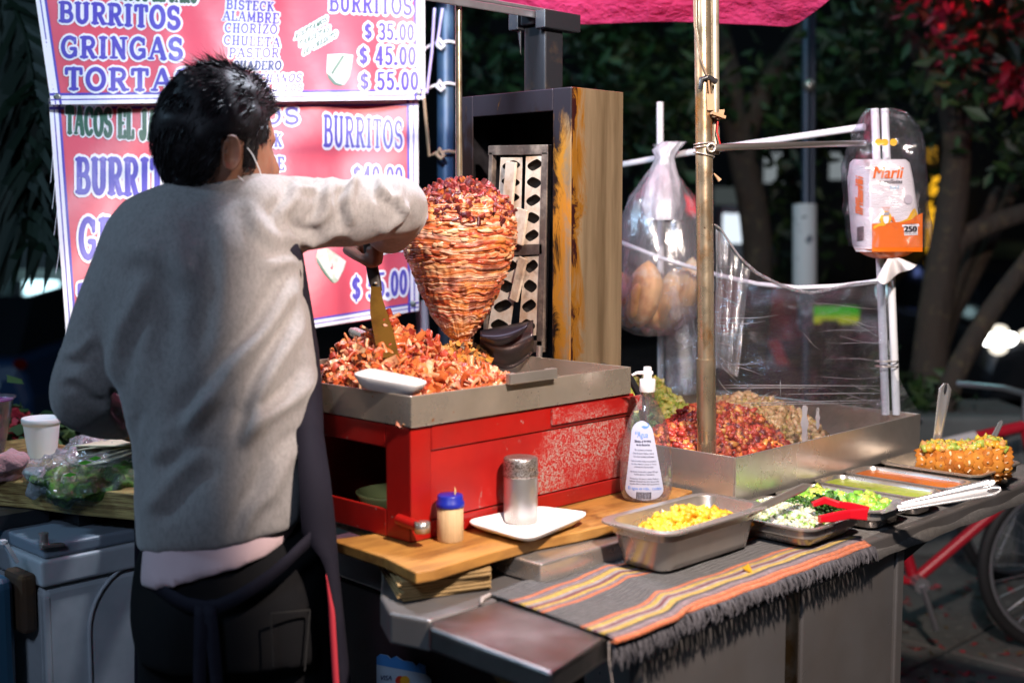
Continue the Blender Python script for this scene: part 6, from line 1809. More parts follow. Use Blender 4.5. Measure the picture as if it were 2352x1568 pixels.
def tis(u, v):
    x = 2044 + (u - .5) * 20; y = 588 + 8 * v
    A_ = (2040 + 24 * u, 592); B__ = (2012 + 95 * u, 640 - 34 * u + 30 * math.sin(math.pi * u) * (1 - u) + 6 * math.sin(9 * u))
    return D(A_[0] * (1 - v) + B__[0] * v, A_[1] * (1 - v) + B__[1] * v, 2.58 - .03 * math.sin(u * 9) * v - .02 * v + .02 * u * v)
m.grid(tis, 20, 12); m.build('hanging_napkin', tissue, npk, solid=.0015)

# ================================================================== LEFT SIDE: COOLER AND PREP BOARD
cf = pbr('dented_pale_enamel', (.50, .53, .56), .42, 0, var=[((.32, .35, .38), 4, .4, .7), ((.24, .11, .03), 9, .66, .74)], bump=(5, .3, .004), rvar=(6, .3, .55))
cz = thing('chest_cooler', (.9, 1.96, 0), 'pale grey enamelled chest cooler with embossed front and rusty corner', 'cooler')
fy = 1.955
def fp(px, py): return Yp(px, py, fy)
cx0, cx1 = fp(95, 1300)[0], 1.45
m = MB(); m.box(cx0, cx1, fy, 2.55, .05, .775); m.build('body', cf, cz, .012, 3)
m = MB(); m.box(cx0 - .004, cx1, fy - .008, 2.56, .777, .822); m.build('upper_rim', cf, cz, .006, 3)
m = MB(); m.box(cx0 + .004, cx1, fy - .004, 2.55, .8225, .846); m.build('lid', pbr('cooler_lid', (.20, .24, .29), .4), cz, .006, 3)
m = MB()
pnl = []
x0p, zT = fp(205, 1500)[0], fp(300, 1285)[2]
path = [(x0p, fy - .002, .1), (x0p, fy - .002, zT - .11)] + [(x0p + .11 - .11 * math.cos(R(a)), fy - .002, zT - .11 + .11 * math.sin(R(a))) for a in range(10, 91, 10)] + [(cx1 - .05, fy - .002, zT)]
m.tube(path, .0036, 8); m.build('embossed_bead', cf, cz)
m = MB(); m.box(cx0 + .0, cx0 + .012, fy - .003, fy + .01, .1, .76); m.build('corner_bead', cf, cz, .003)
m = MB()
a = fp(100, 1232); m.tube([a + ZU * -.02, a + ZU * .006], .008, 12); m.bar(fp(85, 1252) - np.array([0, .010, 0]), fp(140, 1247) - np.array([0, .010, 0]), .012, .006)
m.build('hinge', steel, cz, .002)
rust = pbr('rust', (.07, .035, .015), .8, 0, var=[((.05, .03, .02), 12, .4, .6), ((.16, .08, .02), 18, .6, .72)], bump=(40, .5, .003))
m = MB(); m.box(cx0 - .030, cx0 - .003, fy + .01, fy + .08, .70, .80); m.build('rusty_corner', rust, cz, .008)
m = MB(); m.bar(fp(10, 1245), fp(38, 1290), .012, .006); m.bar(fp(0, 1245), fp(14, 1243), .012, .006); m.build('bent_clip', white_plastic, cz)
m = MB(); m.box(cx0 - .30, cx0 - .034, fy + .02, 2.5, .05, .80)
tag(m.build('blue_drum', pbr('blue_drum', (.03, .10, .17), .45), bevel=.02, seg=3), 'blue box at the left edge beside the chest cooler', 'box')
# board
m = MB()
bpts = [Zp(-40, 1100, .918), Zp(60, 1108, .918), Zp(175, 1122, .918), Zp(340, 1136, .918), np.array([1.22, 2.02, 0]), np.array([1.15, 2.55, 0]), np.array([.70, 2.55, 0])]
pw = pbr('pine_board', (.46, .34, .12), .6, 0, var=[((.20, .12, .04), 5, .44, .58, (3, 3, 50)), ((.30, .26, .10), 6, .5, .7)], bump=(5, .6, .003, (4, 4, 60)))
slab(m, bpts, .872, .918)
tag(m.build('prep_board', pw, bevel=.003), 'thick pine board resting on the cooler under the plastic bags', 'board')
m = MB(); m.box(1.0, 1.25, 2.03, 2.3, .8465, .8715); m.box(.80, .98, 2.10, 2.3, .8465, .8715)
tag(m.build('board_supports', black_plastic), 'dark blocks holding the pine board above the cooler lid', 'blocks')
# foam cup
fc_ = Zp(98, 1049, .918)
m = MB(); m.lathe(fc_ + ZU * .0005, [(.026, 0), (.0262, .002), (.0335, .062), (.0338, .064), (.0362, .0655), (.0368, .074), (.0356, .0765), (.0345, .0765), (.0330, .06), (.0255, .004)], 40)
tag(m.build('foam_cup', foam), 'white foam cup standing on the board at left', 'cup')
# plastic tumbler at the frame edge
pcup = thing('plastic_pitcher', Zp(-8, 1035, .918), 'clear plastic pitcher with violet contents cut by the left frame edge', 'pitcher')
pc0 = Zp(-12, 1040, .918); s = (pc0 - EYE) @ FW / FPX
m = MB(); m.lathe(pc0, [(20 * s, 0), (22 * s, .003), (46 * s, 124 * s), (51 * s, 128 * s), (51 * s, 131 * s), (45 * s, 129 * s), (20 * s, .006)], 36); m.build('body', film('pitcher_plastic', (.85, .85, .9), .10, .10, 10, rough=.1, thr=.7), pcup)
m = MB(); m.lathe(pc0, [(44 * s, 122 * s), (46.5 * s, 124 * s), (30 * s, 124.5 * s)], 30); m.build('violet_liquid', pbr('violet_liquid', (.22, .02, .25), .2), pcup)
# pink towel
m = MB()
for k in range(3):
    c = Zp(8 + 6 * k, 1085 - 14 * k, .93 + .012 * k)
    m.ball(c, .035, .03, .018, None, 18, 10, 0, .04)
V, Nn, Fs = remesh(m, .005, 3); V = V + Nn * (vnoise(V, 70) * .004)[:, None]; mb = MB(); mb.add(V, Fs, 0, True)
tag(mb.build('towel', pbr('pink_towel', (.50, .26, .26), .95, bump=(220, 1., .003), sheen=.4)), 'crumpled pink towel on the board at the left frame edge', 'towel')
# bag of cilantro
herb = thing('herb_bag', Zp(200, 1130, .92), 'dark green herbs in a shiny clear plastic bag on the board', 'herb bag')
def blob(rowsb, amp, sc_, vox=.006):
    mb = MB()
    for (x, y, w, h, d, dp) in rowsb:
        s = d / FPX; mb.ball(D(x, y, d), w * s, dp, h * s, [RT, FH, ZU], 20, 12)
    V, Nn, Fs = remesh(mb, vox, 3)
    return V + Nn * (vnoise(V, sc_) * amp)[:, None] + Nn * (vnoise(V, sc_ * 2.7) * amp * .5)[:, None], Nn, Fs
V, Nn, Fs = blob([(215, 1108, 112, 24, 2.20, .10), (285, 1100, 60, 30, 2.22, .09), (120, 1090, 56, 16, 2.20, .07), (310, 1085, 40, 30, 2.26, .08), (170, 1132, 66, 18, 2.14, .05)], .006, 60)
mb = MB(); mb.add(V - Nn * .004, Fs, 0, True); mb.build('herbs', pbr('packed_herbs', (.03, .065, .012), .5, 0, var=[((.09, .24, .02), 40, .48, .62), ((.010, .018, .008), 30, .52, .68)], bump=(90, 1., .004)), herb)
hb = film('herb_bag_plastic', (.94, .97, .95), .03, .0, 30, (1, 1, 1), rough=.16, bump=1.1, thr=.68, edge=.13, hcol=(.85, .9, .85), hadd=.18)
V2, Nn, Fs = V + Nn * (.003 + vnoise(V, 90) * .004)[:, None], Nn, Fs
mb = MB(); mb.add(V2, Fs, 0, True); mb.build('plastic', hb, herb)
m = MB()
for x, y in ((195, 1062), (160, 1090), (218, 1052)): 
    c = D(x, y, 2.14); m.add([c + RT * a * .012 + ZU * b * .004 for a, b in ((-1, -.3), (0, -1), (1, .2), (.1, 1))], [(0, 1, 2, 3)])
m.build('bright_leaves', pbr('bright_leaf', (.10, .5, .03), .5), herb)
# tortillas
tl = thing('tortilla_bag', Zp(250, 1040, .95), 'stack of cream tortillas in a crumpled clear bag behind the herbs', 'tortillas')
m = MB()
for k in range(7):
    c = D(262 + 9 * math.sin(k * 2.1), 1058 - 7.5 * k, 2.33 + .01 * math.cos(k * 1.7)); e_ = .006 * math.sin(k)
    m.grid(lambda u, v: c + RT * (.078 * v * math.cos(6.2832 * u)) + FH * (.07 * v * math.sin(6.2832 * u)) + ZU * (.002 + .006 * math.sin(6.2832 * u * 2 + k) * v * v + (.14 * .078 * v * math.cos(6.2832 * u))), 30, 6)
m.build('tortillas', pbr('corn_tortilla', (.68, .62, .42), .8, 0, var=[((.50, .44, .26), 30, .5, .7)]), tl, solid=.0028)
V, Nn, Fs = blob([(262, 1040, 90, 26, 2.33, .10), (180, 1050, 60, 20, 2.30, .07), (110, 1072, 55, 18, 2.26, .06), (200, 1015, 40, 18, 2.36, .05)], .005, 70)
mb = MB(); mb.add(V, Fs, 0, True); mb.build('plastic', film('crumpled_bag', (.94, .95, .97), .10, .16, 28, rough=.08, bump=1.8, thr=.52, edge=.3), tl)
# white crumpled tissue
V, Nn, Fs = blob([(92, 1102, 26, 26, 2.18, .02), (112, 1118, 16, 14, 2.15, .015)], .008, 60, .004)
mb = MB(); mb.add(V, Fs, 0, True); tag(mb.build('paper_scrap', film('thin_bag', (.95, .96, .97), .1, .35, 20, rough=.15, bump=1.4, thr=.4)), 'crumpled white plastic scrap beside the herb bag', 'scrap')
# red flower pot behind
ff_ = thing('flower_pot', D(40, 1120, 2.9), 'potted plant with small red flowers behind the foam cup', 'plant')
m = MB(); m.lathe(D(40, 1160, 2.9), [(.06, 0), (.085, .12), (.09, .14), (.08, .14)], 24); m.build('pot', pbr('dark_pot', (.05, .03, .02), .8), ff_)
m = MB()
for k in range(320): 
    c = D(35, 1040, 2.9) + rng.normal(size=3) * np.array([.06, .06, .045]); chip(m, c, .016, .010, .001, 0, .3)
m.build('leaves', pbr('pot_leaves', (.03, .07, .02), .6), ff_)
m = MB()
for k in range(70):
    c = D((12, 52, 30)[k % 3], (985, 975, 1010)[k % 3], 2.86) + rng.normal(size=3) * .016; chip(m, c, .010, .009, .002, 0, .3)
m.build('flowers', pbr('red_petals', (.5, .03, .05), .6), ff_)

# ================================================================== STREET AND PARK BEHIND
asph = pbr('night_asphalt', (.045, .048, .055), .75, 0, var=[((.030, .032, .036), 3, .4, .65), ((.075, .075, .08), 45, .55, .7)], bump=(40, .4, .01))
m = MB(); m.add([(-60, -60, 0), (140, -60, 0), (140, 140, 0), (-60, 140, 0)], [(0, 1, 2, 3)])
tag(m.build('ground', asph), None, None, None, 'structure')
slabm = pbr('pavement_slabs', (.13, .125, .12), .8, 0, var=[((.08, .078, .078), 1.4, .4, .65), ((.19, .18, .17), 30, .55, .7), ((.04, .04, .045), 5, .62, .7)], bump=(25, .5, .008))
m = MB()
for i in range(14):
    for j in range(12):
        x, y = -1.0 + i * .95, -3.0 + j * .95
        m.box(x, x + .938, y, y + .938, -.05, .004 + .0012 * ((i * 7 + j * 3) % 3))
tag(m.build('pavement', slabm, bevel=.006), None, None, None, 'structure')
m = MB()
for k in range(70):
    c = Zp(rng.uniform(2030, 2360), rng.uniform(1330, 1568), .010); flake(m, c, rng.uniform(.02, .05), .012, .001, 0, 1.2, np.eye(3) @ rbasis() * np.array([[1], [1], [.25]]))
tag(m.build('fallen_petals', pbr('red_petal_litter', (.35, .03, .04), .7, ramp=[(.40, .03, .05), (.25, .05, .05), (.12, .08, .04), (.3, .02, .03)])), 'scattered red petals and bits lying on the pavement', 'petals', kind='stuff')

bark = pbr('bark', (.06, .042, .032), .9, 0, var=[((.045, .035, .03), 8, .4, .65, (1, 1, .3)), ((.12, .09, .05), 18, .55, .7)], bump=(14, 1., .02, (2, 2, .4)))
leaf_d = pbr('night_leaves', (.03, .07, .02), .55, 0, ramp=[(.018, .05, .014), (.012, .028, .010), (.03, .065, .014), (.008, .02, .008)])
leaf_r = pbr('red_lit_leaf_tint', (.5, .02, .06), .6, 0, ramp=[(.55, .02, .06), (.40, .015, .05), (.62, .04, .10), (.30, .01, .02)])  # red light falling on the leaves is painted into this leaf colour


def leafcloud(mb, c, rad, n, size, mat=0, flatz=1.0):
    c = np.asarray(c); k = max(4, n // 60)
    cl_ = [c + rng.normal(size=3) * rad * np.array([.55, .55, .5 * flatz]) for _ in range(k)]
    for i in range(n):
        p = cl_[i % k] + rng.normal(size=3) * rad * .20
        B = rbasis(); s = size * rng.uniform(.6, 1.3)
        mb.add([p + B @ np.array(q) for q in ((-s, 0, 0), (0, -s * .45, s * .1), (s, 0, 0), (0, s * .45, s * .1))], [(0, 1, 2, 3)], mat)


def branchy(name, label, segs, clouds, group=None, mt=None, lm=None):
    o = thing(name, segs[0][0][0], label, 'tree', group)
    m = MB()
    for pts, r in segs[:1]: limb(m, pts, r, 12)
    m.build('trunk', mt or bark, o)
    for pts, r in segs[1:]:
        m = MB(); limb(m, pts, r, 12); m.build('limb', mt or bark, o)
    if clouds:
        m = MB()
        for c, rad, n, s, k in clouds: leafcloud(m, c, rad, n, s, k)
        m.build('crown', lm or [leaf_d, leaf_r], o)
    return o


dT = 5.6
def T(x, y, d=dT): return D(x, y, d)
branchy('street_tree', 'dark multi-stemmed tree with leaves tinted as if red-lit behind the napkin bag', [
    ([T(2120, 1060), T(2130, 900), T(2150, 700), T(2185, 480), T(2200, 330)], [.10, .085, .075, .07, .06]),
    ([T(2200, 380), T(2175, 230), T(2120, 130), T(2040, 50), T(1960, -60)], [.055, .05, .045, .04, .035]),
    ([T(2195, 420), T(2230, 270), T(2300, 210), T(2400, 160)], [.04, .032, .028, .02]),
    ([T(2160, 660), T(2200, 560), T(2290, 510), T(2420, 470)], [.055, .05, .045, .04])], [
    (T(2120, 20, 5.2), .42, 420, .045, 0), (T(2250, 90, 5.3), .40, 420, .045, 0), (T(2140, 0, 5.1), .26, 60, .034, 1), (T(2240, 40, 5.1), .28, 80, .034, 1), (T(2320, 60, 5.1), .26, 80, .034, 1), (T(2345, 190, 5.2), .10, 80, .035, 1), (T(2340, 300, 5.6), .35, 240, .045, 0)])
branchy('street_tree', 'slanting brown trunk leaning right beside the spatula handle', [([T(2150, 1000, 5.2), T(2190, 870, 5.2), T(2260, 740, 5.2), T(2330, 640, 5.2), T(2440, 500, 5.2)], [.05, .047, .043, .04, .037])], [])
branchy('street_tree', 'thin twin stems between the big forked tree and the slanting trunk', [([T(2105, 1060, 6.0), T(2130, 900, 6.0), T(2170, 740, 6.0), T(2220, 600, 6.0), T(2290, 440, 6.0)], [.045, .04, .036, .032, .026]), ([T(2130, 880, 6.1), T(2190, 720, 6.1), T(2260, 580, 6.1), T(2340, 400, 6.1)], [.045, .04, .04, .03])], [])
branchy('park_tree', 'dark leafy tree standing behind the roaster and canopy edge', [
    ([D(1700, 1000, 7.0), D(1740, 600, 7.0), D(1700, 330, 7.0), D(1660, 120, 7.0), D(1620, -60, 7.0)], [.10, .085, .08, .07, .06]),
    ([D(1700, 330, 7.0), D(1760, 200, 6.9), D(1850, 60, 6.9)], [.08, .06, .04])], [
    (D(1400, 130, 6.6), .55, 700, .06, 0), (D(1280, 150, 6.4), .40, 400, .06, 0), (D(1560, 100, 6.8), .50, 600, .06, 0), (D(1740, 200, 7.2), .60, 700, .06, 0), (D(1950, 260, 7.4), .60, 700, .06, 0), (D(1330, 290, 7.2), .40, 300, .06, 0)])
# palm at the left edge
palm = thing('palm', D(-40, 1100, 3.6), 'dark palm fronds at the left edge beside the banners', 'palm')
pm_ = pbr('palm_leaf', (.003, .010, .005), .5, 0, spec=.2, island=(.006, .016, .007))
m = MB(); m.tube([D(-60, 1200, 3.6), D(-70, 500, 3.6), D(-60, -50, 3.6)], .06, 10); m.build('trunk', bark, palm)
for (x0, y0, x1, y1, x2, y2) in ((-60, 60, 50, 190, 138, 560), (-60, 0, 60, 60, 110, 380), (-60, -60, 70, -20, 80, 230), (-60, 200, -10, 330, 60, 560), (-60, 30, 30, 120, 60, 420)):
    m = MB(); a, b_, c = D(x0, y0, 3.6), D(x1, y1, 3.4), D(x2, y2, 3.3)
    mid = [a * (1 - t) ** 2 + 2 * b_ * t * (1 - t) + c * t * t for t in np.linspace(0, 1, 24)]
    m.tube(mid, [.012 * (1 - i / 26) for i in range(24)], 6)
    for i in range(3, 24):
        t = unit(mid[i] - mid[i - 1]); sd = unit(np.cross(t, FH))
        for s in (-1, 1):
            L = .24 * math.sin(math.pi * (i / 25) ** .7) + .05
            tip = mid[i] + (sd * s * .75 + t * .8 - ZU * .5) * L + FH * rng.normal() * .06
            mm = (mid[i] + tip) / 2 + ZU * .03; w = np.cross(unit(tip - mid[i]), FH) * .014
            m.add([mid[i] - w * .6, mid[i] + w * .6, mm + w, mm - w, tip], [(0, 1, 2, 3), (3, 2, 4)], 0)
    m.build('frond', pm_, palm)

# buildings behind
wallm = pbr('night_wall', (.05, .055, .065), .85, 0, var=[((.03, .034, .042), 1.5, .4, .65)])
bl_ = thing('shop_building', D(60, 900, 11.5), 'dim shop front with a pale roller shutter behind the blue car', 'building')
def wallbox(name, px0, px1, py0, py1, dep, thick, mt, parent, bevel=0):
    a, b_, c = D(px0, py1, dep), D(px1, py1, dep), D(px0, py0, dep)
    m = MB(); m.obox((a + b_) / 2 + ZU * (c[2] - a[2]) / 2 + FH * thick / 2, RT, FH, ZU, np.linalg.norm(b_ - a) / 2, thick / 2, abs(c[2] - a[2]) / 2)
    return m.build(name, mt, parent, bevel)
wallbox('facade', -400, 480, -300, 860, 11.6, .6, wallm, bl_)
sh_ = pbr('roller_shutter', (.42, .46, .44), .5, .2)
m = MB()
for k in range(16):
    y = 622 + 8.6 * k; a, b_ = D(22, y, 11.5), D(150, y, 11.5); m.bar(a, b_, .030, .02, 0, ZU)
m.build('roller_shutter', sh_, bl_)
wallbox('sign_band', -20, 200, 560, 606, 11.5, .15, pbr('sign_band', (.05, .11, .12), .6), bl_)
wallbox('column', 0, 14, 500, 860, 11.3, .2, pbr('pale_column', (.25, .33, .34), .7), bl_)
lb_ = thing('street_lamp', D(26, 610, 11.2), 'small cool street lamp glowing left of the shutter', 'lamp', 'distant lamps')
m = MB(); m.ball(D(26, 610, 11.1), .05, .05, .05); m.build('bulb', emit('cool_bulb', (.6, .95, 1.), 6), lb_); m = MB(); m.tube([D(26, 618, 11.12), D(26, 860, 11.12)], .02); m.build('pole', black_metal, lb_)
b2 = thing('park_building', D(1800, 700, 15), 'long dark building far behind the trees with a few dim windows', 'building')
wallbox('facade', 700, 3000, -400, 760, 15.5, 1.0, pbr('far_wall', (.030, .034, .040), .9, 0, var=[((.018, .02, .025), .6, .4, .6)]), b2)
dimw = emit('dim_window', (.75, .85, .9), .20)
for (x0, x1, y0, y1) in ((1440, 1530, 330, 372), (1755, 1800, 352, 420), (1830, 1850, 420, 470), (1905, 1940, 352, 412), (1490, 1560, 400, 440), (1640, 1740, 430, 470)): wallbox('window', x0, x1, y0, y1, 15.3, .1, dimw if x0 in (1755, 1905) else emit('dimmer_window', (.5, .6, .6), .07), b2)
aw = emit('amber_window', (1., .50, .02), .85)
wallbox('lit_opening', 2133, 2157, 400, 640, 15.2, .1, aw, b2); wallbox('lit_opening', 2133, 2156, 668, 760, 15.2, .1, emit('amber_dim', (1., .5, .05), .35), b2); wallbox('lit_opening', 2136, 2150, 338, 372, 15.2, .1, emit('amber_dim2', (1., .5, .05), .25), b2)
wallbox('awning', 2200, 2400, 556, 600, 13.5, .8, pbr('olive_awning', (.10, .12, .06), .8), b2)
# wrapped utility pole
up_ = thing('utility_pole', D(1846, 1000, 6.2), 'slim dark utility pole wrapped in a white paper notice', 'pole')
m = MB(); m.tube([D(1850, 1080, 6.2), D(1852, 0, 6.2), D(1852, -200, 6.2)], .022, 12); m.tube([D(1866, 640, 6.25), D(1868, -150, 6.25)], .014, 10); m.build('shaft', pbr('pole_paint', (.05, .07, .11), .4, .3), up_)
m = MB(); m.tube([D(1848, 668, 6.2), D(1848, 470, 6.2)], .058, 20); m.build('paper_notice', pbr('paper_notice', (.62, .66, .70), .8, 0, var=[((.10, .12, .16), 9, .62, .68)]), up_)
m = MB(); m.tube([D(1850, 672, 6.19), D(1850, 760, 6.19)], .040, 16); m.build('torn_notice', pbr('torn_notice', (.08, .09, .12), .8, 0, var=[((.45, .48, .55), 14, .56, .62)]), up_)
m = MB(); m.ball(D(1858, 196, 6.15), .03, .03, .03); m.build('clamp', steel, up_)
# second stall with red cloth and green sign
s2 = thing('snack_stall', D(1740, 1000, 7.2), 'red clothed snack stall with folding red legs seen through the film', 'stall')
redc = pbr('red_stall_cloth', (.36, .02, .03), .8, 0, var=[((.22, .015, .02), 2, .4, .65)], bump=(6, .5, .02))
m = MB(); m.grid(lambda u, v: D(1650 + 190 * u - 20 * v * (1 - u), 640 + 18 * u + (120 + 30 * u * (1 - u)) * v, 7.2 - .12 * math.sin(9 * u) * v), 24, 10); m.build('awning_cloth', redc, s2, solid=.01)
m = MB(); m.box(0, .001, 0, .001, 0, .001); 
m = MB(); m.bar(D(1775, 780, 7.2), D(1812, 870, 7.2), .07, .02, 0, RT); m.bar(D(1812, 870, 7.2), D(1790, 1000, 7.2), .05, .02, 0, RT); m.build('red_leg', pbr('red_leg', (.55, .01, .03), .5), s2)
m = MB(); m.bar(D(1835, 850, 7.2), D(1800, 1000, 7.2), .05, .02, 0, RT); m.build('red_leg', pbr('red_leg2', (.40, .01, .03), .5), s2)
m = MB(); c = D(1745, 900, 7.3); m.obox(c + ZU * .05, RT, FH, ZU, .28, .2, .12); m.build('counter_box', pbr('stall_box', (.10, .04, .06), .6), s2, .01)
sg = thing('lit_sign', D(1905, 745, 8.5), 'glowing green and yellow sign over a dark figure-like post', 'sign')
gl_ = bpy.data.materials.new('green_lightbox'); gl_.use_nodes = True
_nt = gl_.node_tree; _nt.nodes.remove(_nt.nodes['Principled BSDF']); _e = _nt.nodes.new('ShaderNodeEmission'); _t = _nt.nodes.new('ShaderNodeTexCoord'); _s = _nt.nodes.new('ShaderNodeSeparateXYZ'); _cr = _nt.nodes.new('ShaderNodeValToRGB')
_cr.color_ramp.elements[0].position = .35; _cr.color_ramp.elements[0].color = (.55, .60, .01, 1); _cr.color_ramp.elements[1].position = .62; _cr.color_ramp.elements[1].color = (.04, .50, .01, 1)
_nt.links.new(_t.outputs['Generated'], _s.inputs[0]); _nt.links.new(_s.outputs[2], _cr.inputs[0]); _nt.links.new(_cr.outputs[0], _e.inputs[0]); _e.inputs[1].default_value = .55; _nt.links.new(_e.outputs[0], _nt.nodes['Material Output'].inputs[0])
wallbox('light_box', 1838, 1974, 706, 743, 8.5, .15, gl_, sg, .01)
m = MB(); m.tube([D(1906, 735, 8.4), D(1906, 800, 8.4), D(1906, 1000, 8.4)], [.06, .05, .05], 12); m.build('post', black_metal, sg)
vn = thing('van', D(1690, 900, 9.5), 'pale box van with self-glowing windscreen behind the canopy pole', 'van')
vb = pbr('van_paint', (.5, .56, .66), .4)
wallbox('box_body', 1652, 1740, 470, 640, 9.5, 2.5, vb, vn, .06); wallbox('windscreen', 1660, 1715, 490, 560, 9.47, .05, emit('glowing_glass', (.80, .90, 1.), .85), vn, .01); wallbox('cab', 1700, 1790, 545, 650, 9.6, 1.6, pbr('van_cab', (.06, .10, .18), .3), vn, .1)  # windscreen glows by emission in place of light caught on the glass
for x in (1668, 1760):
    c = D(x, 665, 9.5); m = MB(); m.loft([[c + FH * o + (RT * math.cos(a) + ZU * math.sin(a)) * .17 for a in np.linspace(0, 6.283, 20, endpoint=False)] for o in (0, .15)]); m.build('wheel', black_plastic, vn)
rl = thing('signal_light', D(1587, 465, 9), 'round red signal lamp glowing behind the canopy pole', 'signal')
m = MB(); m.ball(D(1583, 455, 9), .055, .055, .055); m.ball(D(1592, 478, 9), .05, .05, .05); m.build('red_lens', emit('red_lens', (1, .01, .03), 1.2), rl)
m = MB(); m.tube([D(1587, 490, 9.05), D(1587, 1000, 9.05)], .03); m.build('pole', black_metal, rl)
# parked blue car at left, cars with headlights at right
def car(label, px, py, dep, yaw, W_, L_, H_, paint, rear=False, lights=None):
    o = thing('parked_car', D(px, py, dep) * np.array([1, 1, 0]), label, 'car', 'cars on the street')
    base = D(px, py, dep); base[2] = 0.
    f = rot(FH, ZU, yaw); s = np.cross(f, ZU); base = base + f * L_ / 2
    prof = [(-.5, .30, .42), (-.5, .62, .46), (-.47, .95 / 1.5, .0)]
    m = MB()
    rows_ = [(-.50, .18, .50, .86), (-.49, .16, .62, .92), (-.30, .15, .64, .98), (.0, .15, .64, 1.), (.30, .15, .62, .98), (.47, .17, .56, .92), (.50, .20, .46, .84)]
    m.loft([[base + f * L_ * a + s * W_ / 2 * p * q + ZU * H_ * z for p, z in ((-1, z0), (-1, (z0 + z1) / 2), (-.92, z1), (.92, z1), (1, (z0 + z1) / 2), (1, z0))] for a, z0, z1, q in rows_], 0, False, True)
    m.build('body', paint, o, .03, 3)
    m = MB(); m.loft([[base + f * L_ * a + s * W_ / 2 * .86 * q * p + ZU * H_ * z for p, z in ((-1, .60), (-.86, zt), (.86, zt), (1, .60))] for a, zt, q in ((-.44, .62, .96), (-.30, .96, .9), (.05, 1., .9), (.26, .64, .95))], 0, False, True); m.build('cabin', pbr('car_glass', (.012, .015, .02), .12), o, .03, 3)
    for a in (-.31, .31):
        for sg_ in (-1, 1):
            c = base + f * L_ * a + s * W_ * .45 * sg_ + ZU * H_ * .21
            m = MB(); m.loft([[c + s * sg_ * o_ + (f * math.cos(t) + ZU * math.sin(t)) * H_ * .21 * k for t in np.linspace(0, 6.283, 20, endpoint=False)] for o_, k in ((-.09, .95), (-.09, 1), (.09, 1), (.09, .95))]); m.build('wheel', black_plastic, o)
    for (e, pos, r, nm) in (lights or []):
        for sg_ in (-1, 1):
            c = base + f * L_ * (-.505) + s * W_ * .5 * pos[0] * sg_ + ZU * H_ * pos[1]
            m = MB(); m.ball(c, r * 1.3, r, .02, [s, ZU, f], 16, 8); m.build(nm, e, o)
    return o
bluep = pbr('dark_blue_paint', (.010, .035, .10), .3, coat=.4)
car('dark blue car seen from behind at the left edge near the shutter', -225, 800, 7.0, .05, 1.5, 3.4, .93, bluep, lights=[(emit('dim_tail', (.5, .03, .03), .012), (.86, .60), .03, 'tail_light'), (emit('plate_glow', (.3, .55, .8), .10), (.62, .48), .05, 'glowing_plate')])  # rear plates glow on their own to imitate light on them
hl = emit('headlight', (1., 1., .95), 9); hl2 = emit('headlight_dim', (1., .9, .75), 1.2)
car('dark car with bright headlights in the street at the right edge', 2520, 800, 8.3, 0., 1.6, 3.8, 1.0, pbr('dark_car_paint', (.02, .022, .028), .3), lights=[(hl, (.90, .575), .045, 'headlight'), (hl, (.74, .575), .045, 'headlight'), (hl2, (.82, .62), .05, 'parking_light'), (hl2, (.82, .52), .05, 'fog_light'), (hl2, (.60, .60), .04, 'indicator')])
car('farther car with pale headlights above the bright one', 2440, 745, 11.5, 0., 1.6, 4.0, 1.0, pbr('silver_car_paint', (.12, .14, .16), .3), lights=[(emit('headlight_cool', (.8, .95, 1.), 5), (.84, .52), .055, 'headlight'), (emit('headlight_warm', (1., .9, .7), 4), (.58, .52), .055, 'headlight')])
for k, (x, y, d, r, c, e) in enumerate(((2207, 735, 14, .03, (1, .02, .02), .9), (2217, 628, 14, .05, (.5, .65, .6), .12), (1995, 570, 14, .05, (.4, .6, .7), .12), (2165, 660, 14, .05, (.6, .4, .42), .15), (2288, 612, 14, .05, (.6, .35, .45), .2), (2268, 586, 14, .06, (1., .7, .3), .5), (2346, 584, 14, .07, (1., .75, .15), .9), (1652, 520, 12, .05, (.5, .8, 1.), .25), (1850, 565, 12, .06, (.25, .35, .9), .2), (2026, 668, 10, .045, (.3, .45, .48), .3), (2247, 692, 14, .05, (.5, .35, .38), .2))):
    o = thing('street_lamp', D(x, y, d), ('tiny red tail lamp glow right of the forked tree', 'faint green lamp dot above the headlights', 'pale blue lamp dot left of the napkin bag', 'dull pink lamp dot against the forked trunk', 'mauve lamp dot under the olive awning', 'warm lamp hanging under the olive awning', 'bright yellow lamp at the right edge by the awning', 'small blue lamp dot beside the pale van', 'violet blue lamp dot by the paper notice', 'grey glint low behind the hanging napkin', 'dull rose lamp dot above the slanting trunk')[k], 'lamp', 'distant lamps')
    m = MB(); m.ball(D(x, y, d), r, r, r); m.build('bulb', emit('dot_lamp', c, e * 9), o)
    m = MB(); p = D(x, y, d); m.tube([p - ZU * r, np.array([p[0], p[1], 0])], .015); m.build('pole', black_metal, o)
# low planter wall
pw_ = pbr('planter_concrete', (.16, .17, .17), .85, 0, var=[((.10, .11, .11), 2, .4, .65)])
m = MB()
a, b_ = D(2050, 960, 5.0), D(2420, 960, 5.0); m.obox(np.array([(a[0] + b_[0]) / 2, (a[1] + b_[1]) / 2, .29]) + FH * .3, RT, FH, ZU, np.linalg.norm(a - b_) / 2, .25, .29)
tag(m.build('planter_wall', pw_, bevel=.02), 'low grey concrete planter wall behind the bicycles', 'wall')
m = MB(); leafcloud(m, D(2060, 900, 5.3), .22, 260, .035); leafcloud(m, D(1995, 900, 5.2), .16, 160, .035)
tag(m.build('shrub', leaf_d), 'dark green shrub at the foot of the forked tree', 'shrub')

